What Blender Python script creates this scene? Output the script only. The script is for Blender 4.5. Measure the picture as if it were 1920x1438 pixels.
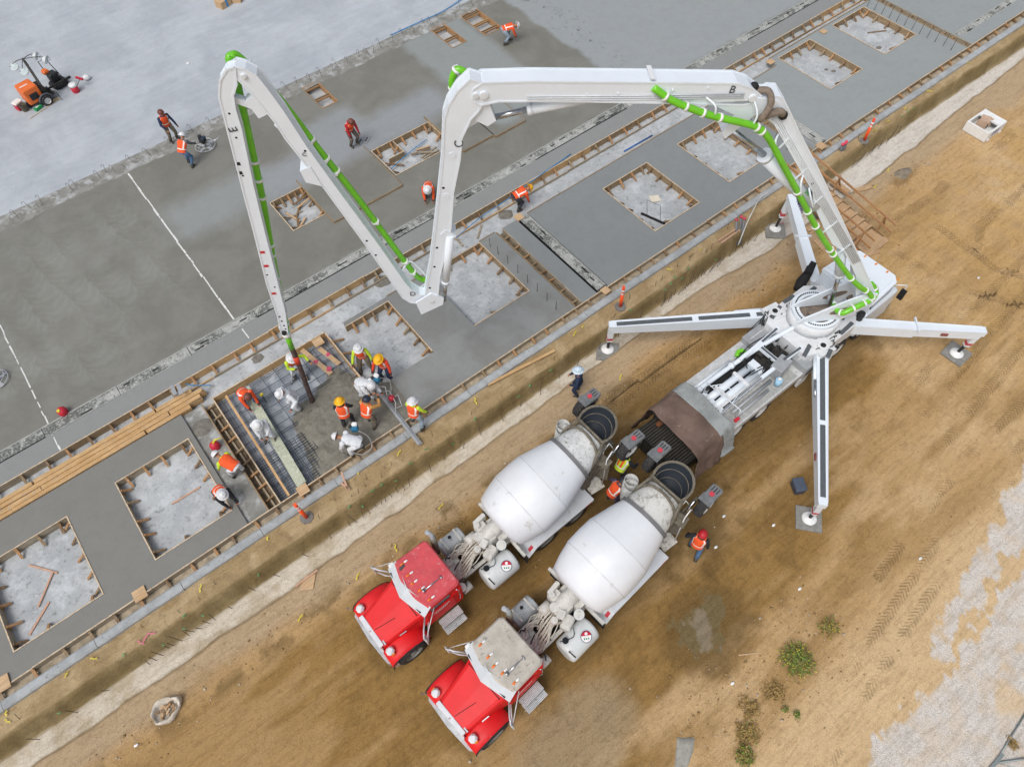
import bpy, math, random
import numpy as np
from mathutils import Vector, Matrix, Quaternion, noise as mnoise

for o in list(bpy.data.objects): bpy.data.objects.remove(o)
scene = bpy.context.scene
COL = scene.collection
rnd = random.Random(7)
R = math.radians

# ---------------------------------------------------------------- camera
H = 24.0; FPX = 1333.0; CX, CY = 960.0, 719.0
_pi, _ro, _ya = R(58.2154), R(-2.827), R(35.7017)
_cp, _sp = math.cos(_pi), math.sin(_pi)
FW = Vector((math.sin(_ya)*_cp, math.cos(_ya)*_cp, -_sp))
_r = Vector((math.cos(_ya), -math.sin(_ya), 0)); _u = _r.cross(FW)
RT = _r*math.cos(_ro)+_u*math.sin(_ro); UP = -_r*math.sin(_ro)+_u*math.cos(_ro)
cam = bpy.data.cameras.new('camera'); camo = bpy.data.objects.new('camera', cam); COL.objects.link(camo)
M = Matrix((RT, UP, -FW)).transposed().to_4x4(); M.translation = (0, 0, H)
camo.matrix_world = M
cam.sensor_width = 36; cam.lens = FPX/1920*36; cam.clip_end = 2000; cam.clip_start = .5
scene.camera = camo

# ---------------------------------------------------------------- sky, sun, exposure
w = bpy.data.worlds.new('World'); scene.world = w; w.use_nodes = True
nt = w.node_tree; nt.nodes.clear()
sky = nt.nodes.new('ShaderNodeTexSky'); sky.sky_type = 'NISHITA'; sky.sun_disc = False
SUN_EL, SUN_AZ = R(58), R(250)
sky.sun_elevation = SUN_EL; sky.sun_rotation = SUN_AZ; sky.dust_density = 4; sky.ozone_density = 1.2; sky.air_density = 1.0
hs = nt.nodes.new('ShaderNodeHueSaturation'); hs.inputs['Saturation'].default_value = .5
bg = nt.nodes.new('ShaderNodeBackground'); bg.inputs[1].default_value = 0.15
wo = nt.nodes.new('ShaderNodeOutputWorld')
nt.links.new(sky.outputs[0], hs.inputs['Color']); nt.links.new(hs.outputs[0], bg.inputs[0]); nt.links.new(bg.outputs[0], wo.inputs[0])
sl = bpy.data.lights.new('sun', 'SUN'); sl.energy = 1.5; sl.angle = R(28); sl.color = (1, .99, .98)
so = bpy.data.objects.new('sun', sl); COL.objects.link(so)
sd = Vector((math.sin(SUN_AZ)*math.cos(SUN_EL), math.cos(SUN_AZ)*math.cos(SUN_EL), math.sin(SUN_EL)))
so.rotation_mode = 'QUATERNION'; so.rotation_quaternion = sd.to_track_quat('Z', 'Y')
so.location = (0, 0, 60)
vs = scene.view_settings; vs.view_transform = 'Standard'; vs.look = 'None'; vs.gamma = 1; vs.exposure = -0.1; vs.use_curve_mapping = False
scene.render.engine = 'CYCLES'

def at(px, py, z=0.0):
    d = FW + RT*((px-CX)/FPX) - UP*((py-CY)/FPX)
    t = (z-H)/d.z
    return Vector((0, 0, H)) + d*t

# ---------------------------------------------------------------- materials
def srgb(h):
    if isinstance(h, str):
        h = h.lstrip('#'); c = [int(h[i:i+2], 16)/255 for i in (0, 2, 4)]
    else: c = [v/255 for v in h]
    return tuple((v/12.92 if v <= .04045 else ((v+.055)/1.055)**2.4) for v in c)+(1,)

class NT:
    def __init__(s, name):
        s.m = bpy.data.materials.new(name); s.m.use_nodes = True; s.t = s.m.node_tree; s.t.nodes.clear()
        s.out = s.n('ShaderNodeOutputMaterial'); s.b = s.n('ShaderNodeBsdfPrincipled'); s.l(s.b.outputs[0], s.out.inputs[0])
    def n(s, k, **kw):
        n = s.t.nodes.new(k)
        for a, b in kw.items(): setattr(n, a, b)
        return n
    def l(s, a, b): s.t.links.new(a, b)
    def inp(s, node, key, v):
        i = node.inputs[key]
        if hasattr(v, 'links') or hasattr(v, 'is_linked'): s.l(v, i)
        else: i.default_value = v
    def coord(s, scale=(1, 1, 1), rot=(0, 0, 0), obj=True):
        tc = s.n('ShaderNodeTexCoord') if obj else s.n('ShaderNodeNewGeometry')
        mp = s.n('ShaderNodeMapping'); mp.inputs['Scale'].default_value = scale; mp.inputs['Rotation'].default_value = rot
        s.l(tc.outputs['Object'] if obj else tc.outputs['Position'], mp.inputs[0]); return mp.outputs[0]
    def noise(s, co, scale=5, detail=4, rough=.6, dist=0.0):
        n = s.n('ShaderNodeTexNoise'); s.l(co, n.inputs['Vector']); n.inputs['Scale'].default_value = scale
        n.inputs['Detail'].default_value = detail; n.inputs['Roughness'].default_value = rough; n.inputs['Distortion'].default_value = dist
        return n.outputs[0]
    def ramp(s, f, a=.4, b=.6, ca=None, cb=None):
        n = s.n('ShaderNodeMapRange'); s.l(f, n.inputs[0]); n.inputs[1].default_value = a; n.inputs[2].default_value = b
        return n.outputs[0]
    def mix(s, f, a, b, mode='MIX'):
        n = s.n('ShaderNodeMix', data_type='RGBA', blend_type=mode)
        s.inp(n, 0, f); s.inp(n, 6, a); s.inp(n, 7, b); return n.outputs[2]
    def math(s, op, a, b=0.0):
        n = s.n('ShaderNodeMath', operation=op); s.inp(n, 0, a); s.inp(n, 1, b); return n.outputs[0]
    def bump(s, h, strength=.3, dist=.02):
        n = s.n('ShaderNodeBump'); s.l(h, n.inputs['Height']); n.inputs['Strength'].default_value = strength; n.inputs['Distance'].default_value = dist
        s.l(n.outputs[0], s.b.inputs['Normal'])
    def fin(s, col, rough=.7, metal=0.0, spec=None):
        s.inp(s.b, 'Base Color', col); s.inp(s.b, 'Roughness', rough); s.b.inputs['Metallic'].default_value = metal
        if spec is not None: s.b.inputs['Specular IOR Level'].default_value = spec
        return s.m

MATS = {}
def pm(name, col, rough=.6, metal=0.0, var=.12, scale=3.0, dirt=None, dirt_amt=.0, bump=0.0, coat=0.0, dscale=None):
    """painted / plain surface with uneven tone and an optional dirt layer"""
    if name in MATS: return MATS[name]
    t = NT(name); co = t.coord(obj=False)
    c = srgb(col); n1 = t.noise(co, scale, 5, .65)
    dk = tuple(v*(1-var) for v in c[:3])+(1,); lt = tuple(min(1, v*(1+var*.6)) for v in c[:3])+(1,)
    col_ = t.mix(t.ramp(n1, .38, .62), dk, lt)
    if dirt:
        n2 = t.noise(co, dscale or scale*2.3, 6, .75, .6)
        col_ = t.mix(t.ramp(n2, .66-dirt_amt*.3, .76-dirt_amt*.3), col_, srgb(dirt))
    if bump: t.bump(t.noise(co, scale*8, 4, .7), bump, .01)
    if coat: t.b.inputs['Coat Weight'].default_value = coat
    MATS[name] = t.fin(col_, rough, metal); return MATS[name]

# ---------------------------------------------------------------- mesh builder
def axes(d):
    d = Vector(d).normalized(); a = Vector((0, 0, 1)) if abs(d.z) < .95 else Vector((1, 0, 0))
    x = a.cross(d).normalized(); y = d.cross(x); return x, y, d
class MB:
    def __init__(s): s.v = []; s.f = []; s.m = []; s.sm = []
    def add(s, vs, fs, m=0, smooth=False, X=None):
        b = len(s.v)
        s.v += [tuple(X @ Vector(v)) if X else tuple(v) for v in vs]
        for f in fs: s.f.append(tuple(b+i for i in f)); s.m.append(m); s.sm.append(smooth)
        return s
    def box(s, c, d, m=0, rz=0.0, X=None, bev=0.0):
        hx, hy, hz = d[0]/2, d[1]/2, d[2]/2
        Mx = Matrix.Translation(Vector(c)) @ Matrix.Rotation(rz, 4, 'Z')
        if X: Mx = X @ Mx
        if bev <= 0:
            vs = [(x, y, z) for z in (-hz, hz) for x, y in ((-hx, -hy), (hx, -hy), (hx, hy), (-hx, hy))]
            fs = [(3, 2, 1, 0), (4, 5, 6, 7), (0, 1, 5, 4), (1, 2, 6, 5), (2, 3, 7, 6), (3, 0, 4, 7)]
        else:
            b = min(bev, hx*.95, hy*.95, hz*.95); vs = []; 
            def ring(ix, iy, z):
                return [(-ix, -iy+b, z), (-ix+b, -iy, z), (ix-b, -iy, z), (ix, -iy+b, z), (ix, iy-b, z), (ix-b, iy, z), (-ix+b, iy, z), (-ix, iy-b, z)]
            vs = ring(hx-b*.6, hy-b*.6, -hz)+ring(hx, hy, -hz+b)+ring(hx, hy, hz-b)+ring(hx-b*.6, hy-b*.6, hz)
            fs = [tuple(range(7, -1, -1)), tuple(range(24, 32))]
            for k in range(3):
                for i in range(8): j = (i+1) % 8; fs.append((k*8+i, k*8+j, k*8+8+j, k*8+8+i))
        return s.add(vs, fs, m, False, Mx)
    def bar(s, a, b, wd, ht, m=0, up=None):
        """rectangular bar from a to b, wd sideways, ht along 'up'"""
        a = Vector(a); b = Vector(b); d = b-a; L = d.length
        if L < 1e-6: return s
        d /= L; upv = Vector(up) if up else Vector((0, 0, 1))
        if abs(d.dot(upv)) > .98: upv = Vector((1, 0, 0))
        x = d.cross(upv).normalized(); z = x.cross(d)
        Mx = Matrix((d, x, z)).transposed().to_4x4(); Mx.translation = (a+b)/2
        return s.box((0, 0, 0), (L, wd, ht), m, 0, Mx)
    def prism(s, poly, z0, z1, m=0, X=None, mt=None):
        n = len(poly)
        ar = sum(poly[i][0]*poly[(i+1) % n][1]-poly[(i+1) % n][0]*poly[i][1] for i in range(n))
        if ar < 0: poly = poly[::-1]
        vs = [(p[0], p[1], z0) for p in poly]+[(p[0], p[1], z1) for p in poly]
        s.add(vs, [tuple(range(n-1, -1, -1))]+[(i, (i+1) % n, n+(i+1) % n, n+i) for i in range(n)], m, False, X)
        b = len(s.v)-2*n
        s.f.append(tuple(b+n+i for i in range(n))); s.m.append(m if mt is None else mt); s.sm.append(False)
        return s
    def tube(s, pts, r, n=8, m=0, cap=True, sub=0, closed=False):
        pts = [Vector(p) for p in pts]
        if sub: pts = smooth_path(pts, sub)
        rs = r if isinstance(r, (list, tuple)) else [r]*len(pts)
        if len(rs) != len(pts): rs = [rs[0]+(rs[-1]-rs[0])*i/(len(pts)-1) for i in range(len(pts))]
        vs = []; fs = []; px = None
        for i, p in enumerate(pts):
            if closed: d = pts[(i+1) % len(pts)]-pts[i-1]
            else: d = pts[min(i+1, len(pts)-1)]-pts[max(i-1, 0)]
            if d.length < 1e-9: d = Vector((0, 0, 1))
            d.normalize()
            if px is None: x, y, _ = axes(d)
            else:
                x = px-d*px.dot(d)
                if x.length < 1e-5: x, y, _ = axes(d)
                x.normalize(); y = d.cross(x)
            px = x
            for k in range(n):
                a = 2*math.pi*k/n; vs.append(p+(x*math.cos(a)+y*math.sin(a))*rs[i])
        L = len(pts)
        for i in range(L if closed else L-1):
            j = (i+1) % L
            for k in range(n): q = (k+1) % n; fs.append((i*n+k, i*n+q, j*n+q, j*n+k))
        s.add(vs, fs, m, True)
        if cap and not closed:
            b = len(s.v)-len(vs)
            s.f.append(tuple(b+k for k in range(n-1, -1, -1))); s.m.append(m); s.sm.append(False)
            s.f.append(tuple(b+(L-1)*n+k for k in range(n))); s.m.append(m); s.sm.append(False)
        return s
    def cyl(s, a, b, r, n=16, m=0, r2=None):
        return s.tube([a, b], [r, r if r2 is None else r2], n, m)
    def lathe(s, prof, o, ax=(0, 0, 1), n=24, m=0, mf=None, cap=True, smooth=True):
        """prof: [(radius, t)] along axis from o"""
        x, y, d = axes(ax); o = Vector(o); vs = []; b = len(s.v)
        for r_, t in prof:
            for k in range(n):
                a = 2*math.pi*k/n; vs.append(o+d*t+(x*math.cos(a)+y*math.sin(a))*r_)
        s.v += [tuple(v) for v in vs]
        for i in range(len(prof)-1):
            for k in range(n):
                q = (k+1) % n; s.f.append((b+i*n+k, b+i*n+q, b+(i+1)*n+q, b+(i+1)*n+k)); s.m.append(m if mf is None else mf(i, k)); s.sm.append(smooth)
        if cap:
            if prof[0][0] > 1e-4: s.f.append(tuple(b+k for k in range(n-1, -1, -1))); s.m.append(m if mf is None else mf(0, 0)); s.sm.append(False)
            if prof[-1][0] > 1e-4: s.f.append(tuple(b+(len(prof)-1)*n+k for k in range(n))); s.m.append(m if mf is None else mf(len(prof)-2, 0)); s.sm.append(False)
        return s
    def ball(s, c, r, n=10, m=0, sc=(1, 1, 1)):
        k = n//2+1; c = Vector(c); vs = []; fs = []
        for i in range(k+1):
            ph = math.pi*i/k
            for j in range(n):
                a = 2*math.pi*j/n; vs.append((c.x+r*sc[0]*math.sin(ph)*math.cos(a), c.y+r*sc[1]*math.sin(ph)*math.sin(a), c.z+r*sc[2]*math.cos(ph)))
        for i in range(k):
            for j in range(n): q = (j+1) % n; fs.append((i*n+j, (i+1)*n+j, (i+1)*n+q, i*n+q))
        return s.add(vs, fs, m, True)
    def mesh(s, name, mats, org=(0, 0, 0)):
        me = bpy.data.meshes.new(name); o = Vector(org)
        me.from_pydata([(v[0]-o.x, v[1]-o.y, v[2]-o.z) for v in s.v], [], s.f)
        for mt in (mats if isinstance(mats, (list, tuple)) else [mats]): me.materials.append(mt)
        me.polygons.foreach_set('material_index', s.m); me.polygons.foreach_set('use_smooth', s.sm)
        me.validate(); me.update(); return me

def smooth_path(pts, sub=4):
    pts = [Vector(p) for p in pts]; out = []
    for i in range(len(pts)-1):
        p0 = pts[max(i-1, 0)]; p1 = pts[i]; p2 = pts[i+1]; p3 = pts[min(i+2, len(pts)-1)]
        for k in range(sub):
            t = k/sub; t2 = t*t; t3 = t2*t
            out.append(.5*((2*p1)+(p2-p0)*t+(2*p0-5*p1+4*p2-p3)*t2+(3*p1-p0-3*p2+p3)*t3))
    out.append(pts[-1]); return out

def lnk(o, parent=None):
    COL.objects.link(o)
    if parent: o.parent = parent
    return o
def props(o, label=None, cat=None, group=None, kind=None):
    if label: o['label'] = label
    if cat: o['category'] = cat
    if group: o['group'] = group
    if kind: o['kind'] = kind
    return o
class Thing:
    """a thing made of parts: an Empty at its base; parts are modelled in the same coordinates as org"""
    def __init__(s, name, label, cat, org=(0, 0, 0), group=None):
        s.org = Vector(org); s.o = bpy.data.objects.new(name, None); s.o.location = s.org; s.o.empty_display_size = .3
        lnk(s.o); props(s.o, label, cat, group)
    def part(s, name, mb, mats, parent=None, label=None):
        o = bpy.data.objects.new(name, mb.mesh(name, mats, s.org)); lnk(o, parent or s.o)
        if label: o['label'] = label
        return o
def single(name, mb, mats, label, cat, org=(0, 0, 0), group=None, kind=None):
    o = bpy.data.objects.new(name, mb.mesh(name, mats, org)); o.location = org; lnk(o)
    return props(o, label, cat, group, kind)
def dup(root, loc, rz=None, label=None, group=None):
    r = root.copy(); COL.objects.link(r); r.location = loc
    if rz is not None: r.rotation_euler = (0, 0, rz)
    if label: r['label'] = label
    if group: r['group'] = group
    for ch in list(root.children):
        c = ch.copy(); COL.objects.link(c); c.parent = r
        for g in list(ch.children):
            e = g.copy(); COL.objects.link(e); e.parent = c
    return r
def struct(name, mb, mats, org=(0, 0, 0)):
    return single(name, mb, mats, None, None, org, None, 'structure')
# ================================================================ GROUND
_rs = np.random.RandomState(3)
_tab = _rs.rand(256, 256)
def vnoise(x, y):
    xi = np.floor(x).astype(int); yi = np.floor(y).astype(int); fx = x-xi; fy = y-yi
    fx = fx*fx*(3-2*fx); fy = fy*fy*(3-2*fy)
    g = lambda a, b: _tab[a % 256, b % 256]
    return (g(xi, yi)*(1-fx)+g(xi+1, yi)*fx)*(1-fy)+(g(xi, yi+1)*(1-fx)+g(xi+1, yi+1)*fx)*fy
def fbm(x, y, sc=1.0, oc=5, gain=.55):
    s = 0; a = 1; t = 0
    for i in range(oc):
        s = s+a*vnoise(x*sc+17.3*i, y*sc+9.1*i); t += a; a *= gain; sc *= 2.03
    return s/t
def sm(a, b, x): t = np.clip((x-a)/(b-a), 0, 1); return t*t*(3-2*t)
def lerp(a, b, t): return a+(b-a)*t[..., None]
def inpoly(X, Y, poly):
    r = np.zeros(X.shape, bool); n = len(poly)
    for i in range(n):
        x1, y1 = poly[i]; x2, y2 = poly[(i+1) % n]
        if y1 == y2: continue
        c = ((y1 > Y) != (y2 > Y)) & (X < (x2-x1)*(Y-y1)/(y2-y1)+x1); r ^= c
    return r
def dpoly(X, Y, pts):
    """distance and arclength to a polyline"""
    bd = np.full(X.shape, 1e9); bs = np.zeros(X.shape); bt = np.zeros(X.shape); acc = 0
    for (x1, y1), (x2, y2) in zip(pts[:-1], pts[1:]):
        dx, dy = x2-x1, y2-y1; L = math.hypot(dx, dy); t = np.clip(((X-x1)*dx+(Y-y1)*dy)/L/L, 0, 1)
        d = np.hypot(X-x1-t*dx, Y-y1-t*dy); sd = ((X-x1)*dy-(Y-y1)*dx)/L
        k = d < bd; bd = np.where(k, d, bd); bs = np.where(k, acc+t*L, bs); bt = np.where(k, sd, bt); acc += L
    return bd, bs, bt

ZD = -0.80
def edge_y(x): return np.interp(x, [-12, 0, 8, 13, 20, 24, 30, 36, 45], [11.82, 11.66, 11.66, 11.74, 11.86, 11.86, 12.08, 12.12, 12.05])
def far_y(x): return np.interp(x, [-12, 0, 8, 13, 19, 23, 31, 36, 44], [10.73, 10.70, 10.86, 10.93, 11.0, 10.62, 10.55, 10.86, 11.2])+(fbm(x, x*0+7, .8, 5)-.5)*.34
def terrain_h(X, Y, full=True):
    e = edge_y(X)+(fbm(X, Y*0, .9, 4)-.5)*.16
    n = fbm(X, Y, .6, 5)-.5; nf = fbm(X+50, Y, 3.5, 4)-.5
    h = ZD+n*.10+nf*.025
    st = (fbm(X*.12+9, Y*1.6, 1.0, 4)-.5)               # wheel-worn ruts along the footing
    h = h+st*.09*sm(10.3, 8.8, Y)
    h = h+.07*np.exp(-((Y-9.6-(fbm(X, Y*0+3, .5, 3)-.5)*1.2)/.28)**2)*sm(30, 20, X)   # spoil ridge beside the lane
    lo = far_y(X)
    h = np.where(Y > lo, h+(-.96-h)*sm(0, .16, Y-lo), h)
    h = np.where(Y > lo+.2, -.96+nf*.03, h)
    up = -.13+(fbm(X, Y, 1.6, 4)-.5)*.10-.06*sm(12.6, 11.6, Y)
    k = sm(-.10, .12, Y-e+nf*.10); h = np.where(Y > e-.2, h+(up-h)*k, h)
    # footprint-like scallops in the bank top
    h = h+np.where((Y > e+.1) & (Y < 12.6), (fbm(X, Y, 5.5, 3)-.5)*.06, 0)
    h = np.where(Y > 12.95, -.62, h)
    return h
def hz(x, y): return float(terrain_h(np.array([float(x)]), np.array([float(y)]))[0])

def axis_pts(lo, hi, step, outer):
    mid = np.arange(lo, hi+1e-6, step); return np.array([-v for v in outer[::-1]]) if 0 else mid
xs = np.concatenate([[-400, -200, -100, -50, -30, -22], np.arange(-17, 52, .10), [56, 64, 80, 110, 180, 300, 450]])
ys = np.concatenate([[-300, -150, -80, -40, -25, -18], np.arange(-13.5, 10.0, .11), np.arange(10.0, 13.1, .07), [13.6, 20, 40, 60, 90, 150, 300, 500]])
GX, GY = np.meshgrid(xs, ys)
GZ = terrain_h(GX, GY)

TRACKS = [([(4, -4.3), (7.24, -3.82), (10.91, -3.04), (14.44, -2.53), (18.40, -1.96), (22.54, -1.94), (27, -1.9)], .17),
          ([(4, -4.95), (7.4, -4.5), (11.2, -3.68), (14.8, -3.18), (19, -2.62), (23, -2.6), (28, -2.6)], .17),
          ([(26.9, 7.1), (27.14, 5.6), (27.27, 3.98), (28.46, 1.67), (30, -1)], .2),
          ([(29.64, 7.5), (29.64, 6.12), (29.46, 3.57), (29.89, 2.81)], .2),
          ([(30, 4.9), (31.34, 5.58), (34.02, 5.62), (36.05, 5.70), (44, 6)], .2),
          ([(27.6, 9.1), (28.6, 8.4), (30.5, 8.1), (33, 8.2), (38, 8.1)], .22),
          ([(14, -1.7), (16.68, -1.37), (20.58, -.95), (24.25, -.90), (32, -.9)], .18),
          ([(20, .3+1.6), (26, 2.9), (34, 3.4)], .18),
          ([(3, 9.0), (7, 8.8), (12, 9.1), (17, 9.0)], .2),
          ([(10, 9.7), (14, 9.35), (17, 9.5)], .17), ([(19, .9), (26, 1.8), (34, 2.3)], .2),
          ([(20, -.1), (26, .5), (36, .9)], .2)]
TB = np.full(GX.shape, 1e9); TM = np.zeros(GX.shape); TS = np.zeros(GX.shape); TT = np.zeros(GX.shape)
for pts, hw in TRACKS:
    bd, bs, bt = dpoly(GX, GY, pts); m = sm(hw*1.25, hw*.8, bd)*sm(.36, .58, fbm(GX+31, GY+len(pts), .55, 4))
    k = bd/hw < TB; TB = np.where(k, bd/hw, TB); TM = np.where(k, m, TM); TS = np.where(k, bs, TS); TT = np.where(k, bt, TT)
    GZ = GZ-.012*m+.008*np.exp(-((bd-hw*1.3)/.07)**2)

# --- tone of the soils (own colour, plus shade painted in under the trucks)
def C(h): return np.array(srgb(h)[:3])
n1 = fbm(GX, GY, .35, 5); n2 = fbm(GX*.25+4, GY*1.3, .8, 5); n3 = fbm(GX+11, GY+5, 1.7, 4)
col = np.zeros(GX.shape+(3,))+C('#c2a173')
col = lerp(col, C('#ccae83'), sm(.42, .66, n1))
col = lerp(col, C('#ad8d5e'), sm(.45, .7, n2)*.8)
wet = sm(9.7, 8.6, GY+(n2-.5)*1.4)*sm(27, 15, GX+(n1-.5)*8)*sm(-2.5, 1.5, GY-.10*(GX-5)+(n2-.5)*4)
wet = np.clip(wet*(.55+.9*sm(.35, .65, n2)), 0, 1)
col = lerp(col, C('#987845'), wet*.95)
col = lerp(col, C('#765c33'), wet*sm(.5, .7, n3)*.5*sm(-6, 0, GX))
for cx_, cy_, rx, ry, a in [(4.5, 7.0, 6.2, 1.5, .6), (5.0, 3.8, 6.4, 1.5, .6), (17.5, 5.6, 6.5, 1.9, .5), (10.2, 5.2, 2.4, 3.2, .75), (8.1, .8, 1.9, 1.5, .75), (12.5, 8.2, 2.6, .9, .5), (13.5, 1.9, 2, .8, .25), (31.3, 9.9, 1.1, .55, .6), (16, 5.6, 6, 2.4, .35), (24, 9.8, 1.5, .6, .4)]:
    d = np.hypot((GX-cx_)/rx, (GY-cy_)/ry)+(n3-.5)*.9; col = lerp(col, C('#6f5833'), sm(1.15, .7, d)*a)  # dark damp ellipses; those under trucks and hopper also paint in contact shade
col = lerp(col, C('#c9a467'), sm(22, 30, GX+(n1-.5)*14)*sm(9.5, 7.5, GY)*sm(.4, .6, n3)*.5)
pale = sm(9.2, 10.1, GY+(n1-.5)*1.6)
col = lerp(col, C('#b8a283'), pale*.9)
drk = np.exp(-((GY-9.35-(n1-.5)*1.2)/.35)**2)*sm(20, 12, GX)
col = lerp(col, C('#7f6843'), drk*.75*sm(.42, .6, n3))
d = np.hypot((GX-2.6)/2.4, (GY-.9)/1.5)+(n1-.5)*1.0+(n3-.5)*.4; col = lerp(col, C('#a8997f'), sm(1.2, .5, d)*.6)
col = lerp(col, C('#d8bc92'), sm(-2.0, -3.6, GY+.0*GX+(n1-.5)*1.5)*.8)
pud = inpoly(GX+(fbm(GX, GY, 2.0, 5)-.5)*1.5, GY+(fbm(GX+9, GY, 2.0, 5)-.5)*1.5, [(7.4, 1.8), (8.1, 1.5), (8.6, 1.7), (9.2, 1.3), (9.0, .7), (8.5, .5), (8.1, .0), (7.6, -.2), (7.1, .4), (7.0, 1.2)])
col = np.where(pud[..., None], C('#776848'), col); pu2 = inpoly(GX+(fbm(GX, GY, 3.0, 5)-.5)*.9, GY+(fbm(GX+9, GY, 3.0, 5)-.5)*.9, [(7.5, 1.4), (8.2, 1.2), (8.5, .9), (8.0, .3), (7.6, .2), (7.5, .8)])
col = np.where(pu2[..., None], C('#8a7e68'), col)
# trench: light lean-concrete strip, darker dug face, pale shoulder
e = edge_y(GX)+(fbm(GX, GY*0, .9, 4)-.5)*.16
lo = far_y(GX)
strip = sm(-.0, .10, GY-lo-.08)*sm(.02, -.1, GY-e+.06)
crk = np.exp(-((GY-lo-.05)/.045)**2)
sc = lerp(np.zeros(GX.shape+(3,))+C('#d8cfbe'), C('#c6b9a2'), sm(.5, .7, n3)); sc = lerp(sc, C('#d9d5cd'), sm(16, 28, GX)*.85)
face = sm(-.2, -.10, GY-e)*sm(.28, .12, GY-e)
sh = sm(.10, .22, GY-e)
col = np.where((GY > lo)[..., None], lerp(col, sc, strip), col)
col = lerp(col, C('#8f7a55'), crk*.6*sm(.35, .6, n3))
fc = lerp(np.zeros(GX.shape+(3,))+C('#86744f'), C('#978560'), sm(.4, .65, fbm(GX*.4, GY, 3, 4)))
shc = lerp(np.zeros(GX.shape+(3,))+C('#a68f69'), C('#b7a17c'), sm(.4, .65, n3))
col = lerp(col, fc, face); col = lerp(col, shc, sh*.95)
# gravel
g1 = [(20.5, -2.7), (18.8, -3.12), (16.47, -3.56), (14.8, -3.9), (13.57, -4.05), (13.15, -4.4), (13.4, -4.75), (14.18, -4.5), (15.49, -4.4), (18, -4.1), (24, -3.9), (26, -2.9)]
g2 = [(6.0, -5.9), (9.1, -5.2), (10.54, -4.95), (11.4, -4.75), (11.9, -5.3), (12.5, -5.1), (13.74, -5.0), (15.61, -4.75), (18, -4.7), (24, -4.4), (34, -4.2), (34, -14), (4, -14)]
wx = GX+(fbm(GX, GY, 1.6, 5)-.5)*1.3; wy = GY+(fbm(GX+9, GY, 1.6, 5)-.5)*1.3
gr = (inpoly(wx, wy, g1) | inpoly(wx, wy, g2)).astype(float)
gr = gr*(1-.7*sm(.56, .70, fbm(GX+5, GY, .9, 4)))
gr = gr*(.72+.28*sm(.35, .55, fbm(GX+2, GY, 3.0, 4))); col = lerp(col, C('#e2ddd6'), gr*.92)
lg = lambda a: a

nv = GX.size; me = bpy.data.meshes.new('dirt_ground')
me.vertices.add(nv); me.vertices.foreach_set('co', np.stack([GX, GY, GZ], -1).astype(np.float32).ravel())
ny, nx = GX.shape; idx = np.arange(nv).reshape(ny, nx)
q = np.stack([idx[:-1, :-1], idx[:-1, 1:], idx[1:, 1:], idx[1:, :-1]], -1).reshape(-1, 4)
me.loops.add(q.size); me.loops.foreach_set('vertex_index', q.ravel().astype(np.int32))
me.polygons.add(len(q)); me.polygons.foreach_set('loop_start', np.arange(0, q.size, 4, dtype=np.int32))
me.polygons.foreach_set('use_smooth', np.ones(len(q), bool))
me.update(calc_edges=True)
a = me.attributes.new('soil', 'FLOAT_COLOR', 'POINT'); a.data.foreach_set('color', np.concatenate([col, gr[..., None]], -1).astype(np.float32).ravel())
a = me.attributes.new('track', 'FLOAT_COLOR', 'POINT'); a.data.foreach_set('color', np.stack([TS, TT, TM, strip], -1).astype(np.float32).ravel())

t = NT('soil'); co = t.coord(obj=False)
at1 = t.n('ShaderNodeAttribute', attribute_name='soil'); at2 = t.n('ShaderNodeAttribute', attribute_name='track')
sep = t.n('ShaderNodeSeparateColor'); t.l(at2.outputs[0], sep.inputs[0])
s_, tt, mm = sep.outputs[0], sep.outputs[1], sep.outputs[2]
# tread lugs: chevrons along the track
wob = t.noise(co, 9, 3, .6)
v = t.math('ADD', s_, t.math('MULTIPLY', t.math('ABSOLUTE', tt), 1.1)); v = t.math('ADD', v, t.math('MULTIPLY', wob, .09))
lug = t.math('SINE', t.math('MULTIPLY', v, 2*math.pi/.155))
lug = t.math('MULTIPLY', t.ramp(lug, -.3, .5), t.math('MULTIPLY', t.ramp(mm, .35, .8), t.ramp(t.noise(co, 2.2, 3, .6), .28, .45)))
fine = t.noise(co, 34, 6, .75); mid = t.noise(co, 6, 6, .7, .4)
cs = t.coord((.35, 2.2, 1), obj=False); streak = t.noise(cs, 2.6, 6, .72, .3)
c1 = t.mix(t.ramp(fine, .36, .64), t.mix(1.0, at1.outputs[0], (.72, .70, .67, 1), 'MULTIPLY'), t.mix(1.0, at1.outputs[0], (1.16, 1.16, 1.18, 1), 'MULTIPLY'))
c2 = t.mix(t.math('MULTIPLY', t.ramp(streak, .48, .6), .42), c1, t.mix(1.0, c1, (.66, .62, .55, 1), 'MULTIPLY'))
c3 = t.mix(t.math('MULTIPLY', t.ramp(mid, .52, .62), .38), c2, t.mix(1.0, c2, (.62, .58, .52, 1), 'MULTIPLY'))
c3 = t.mix(t.math('MULTIPLY', lug, .26), c3, t.mix(1.0, c3, (.55, .52, .46, 1), 'MULTIPLY'))  # groove shade painted into the soil colour, since the bump alone reads weakly
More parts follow.
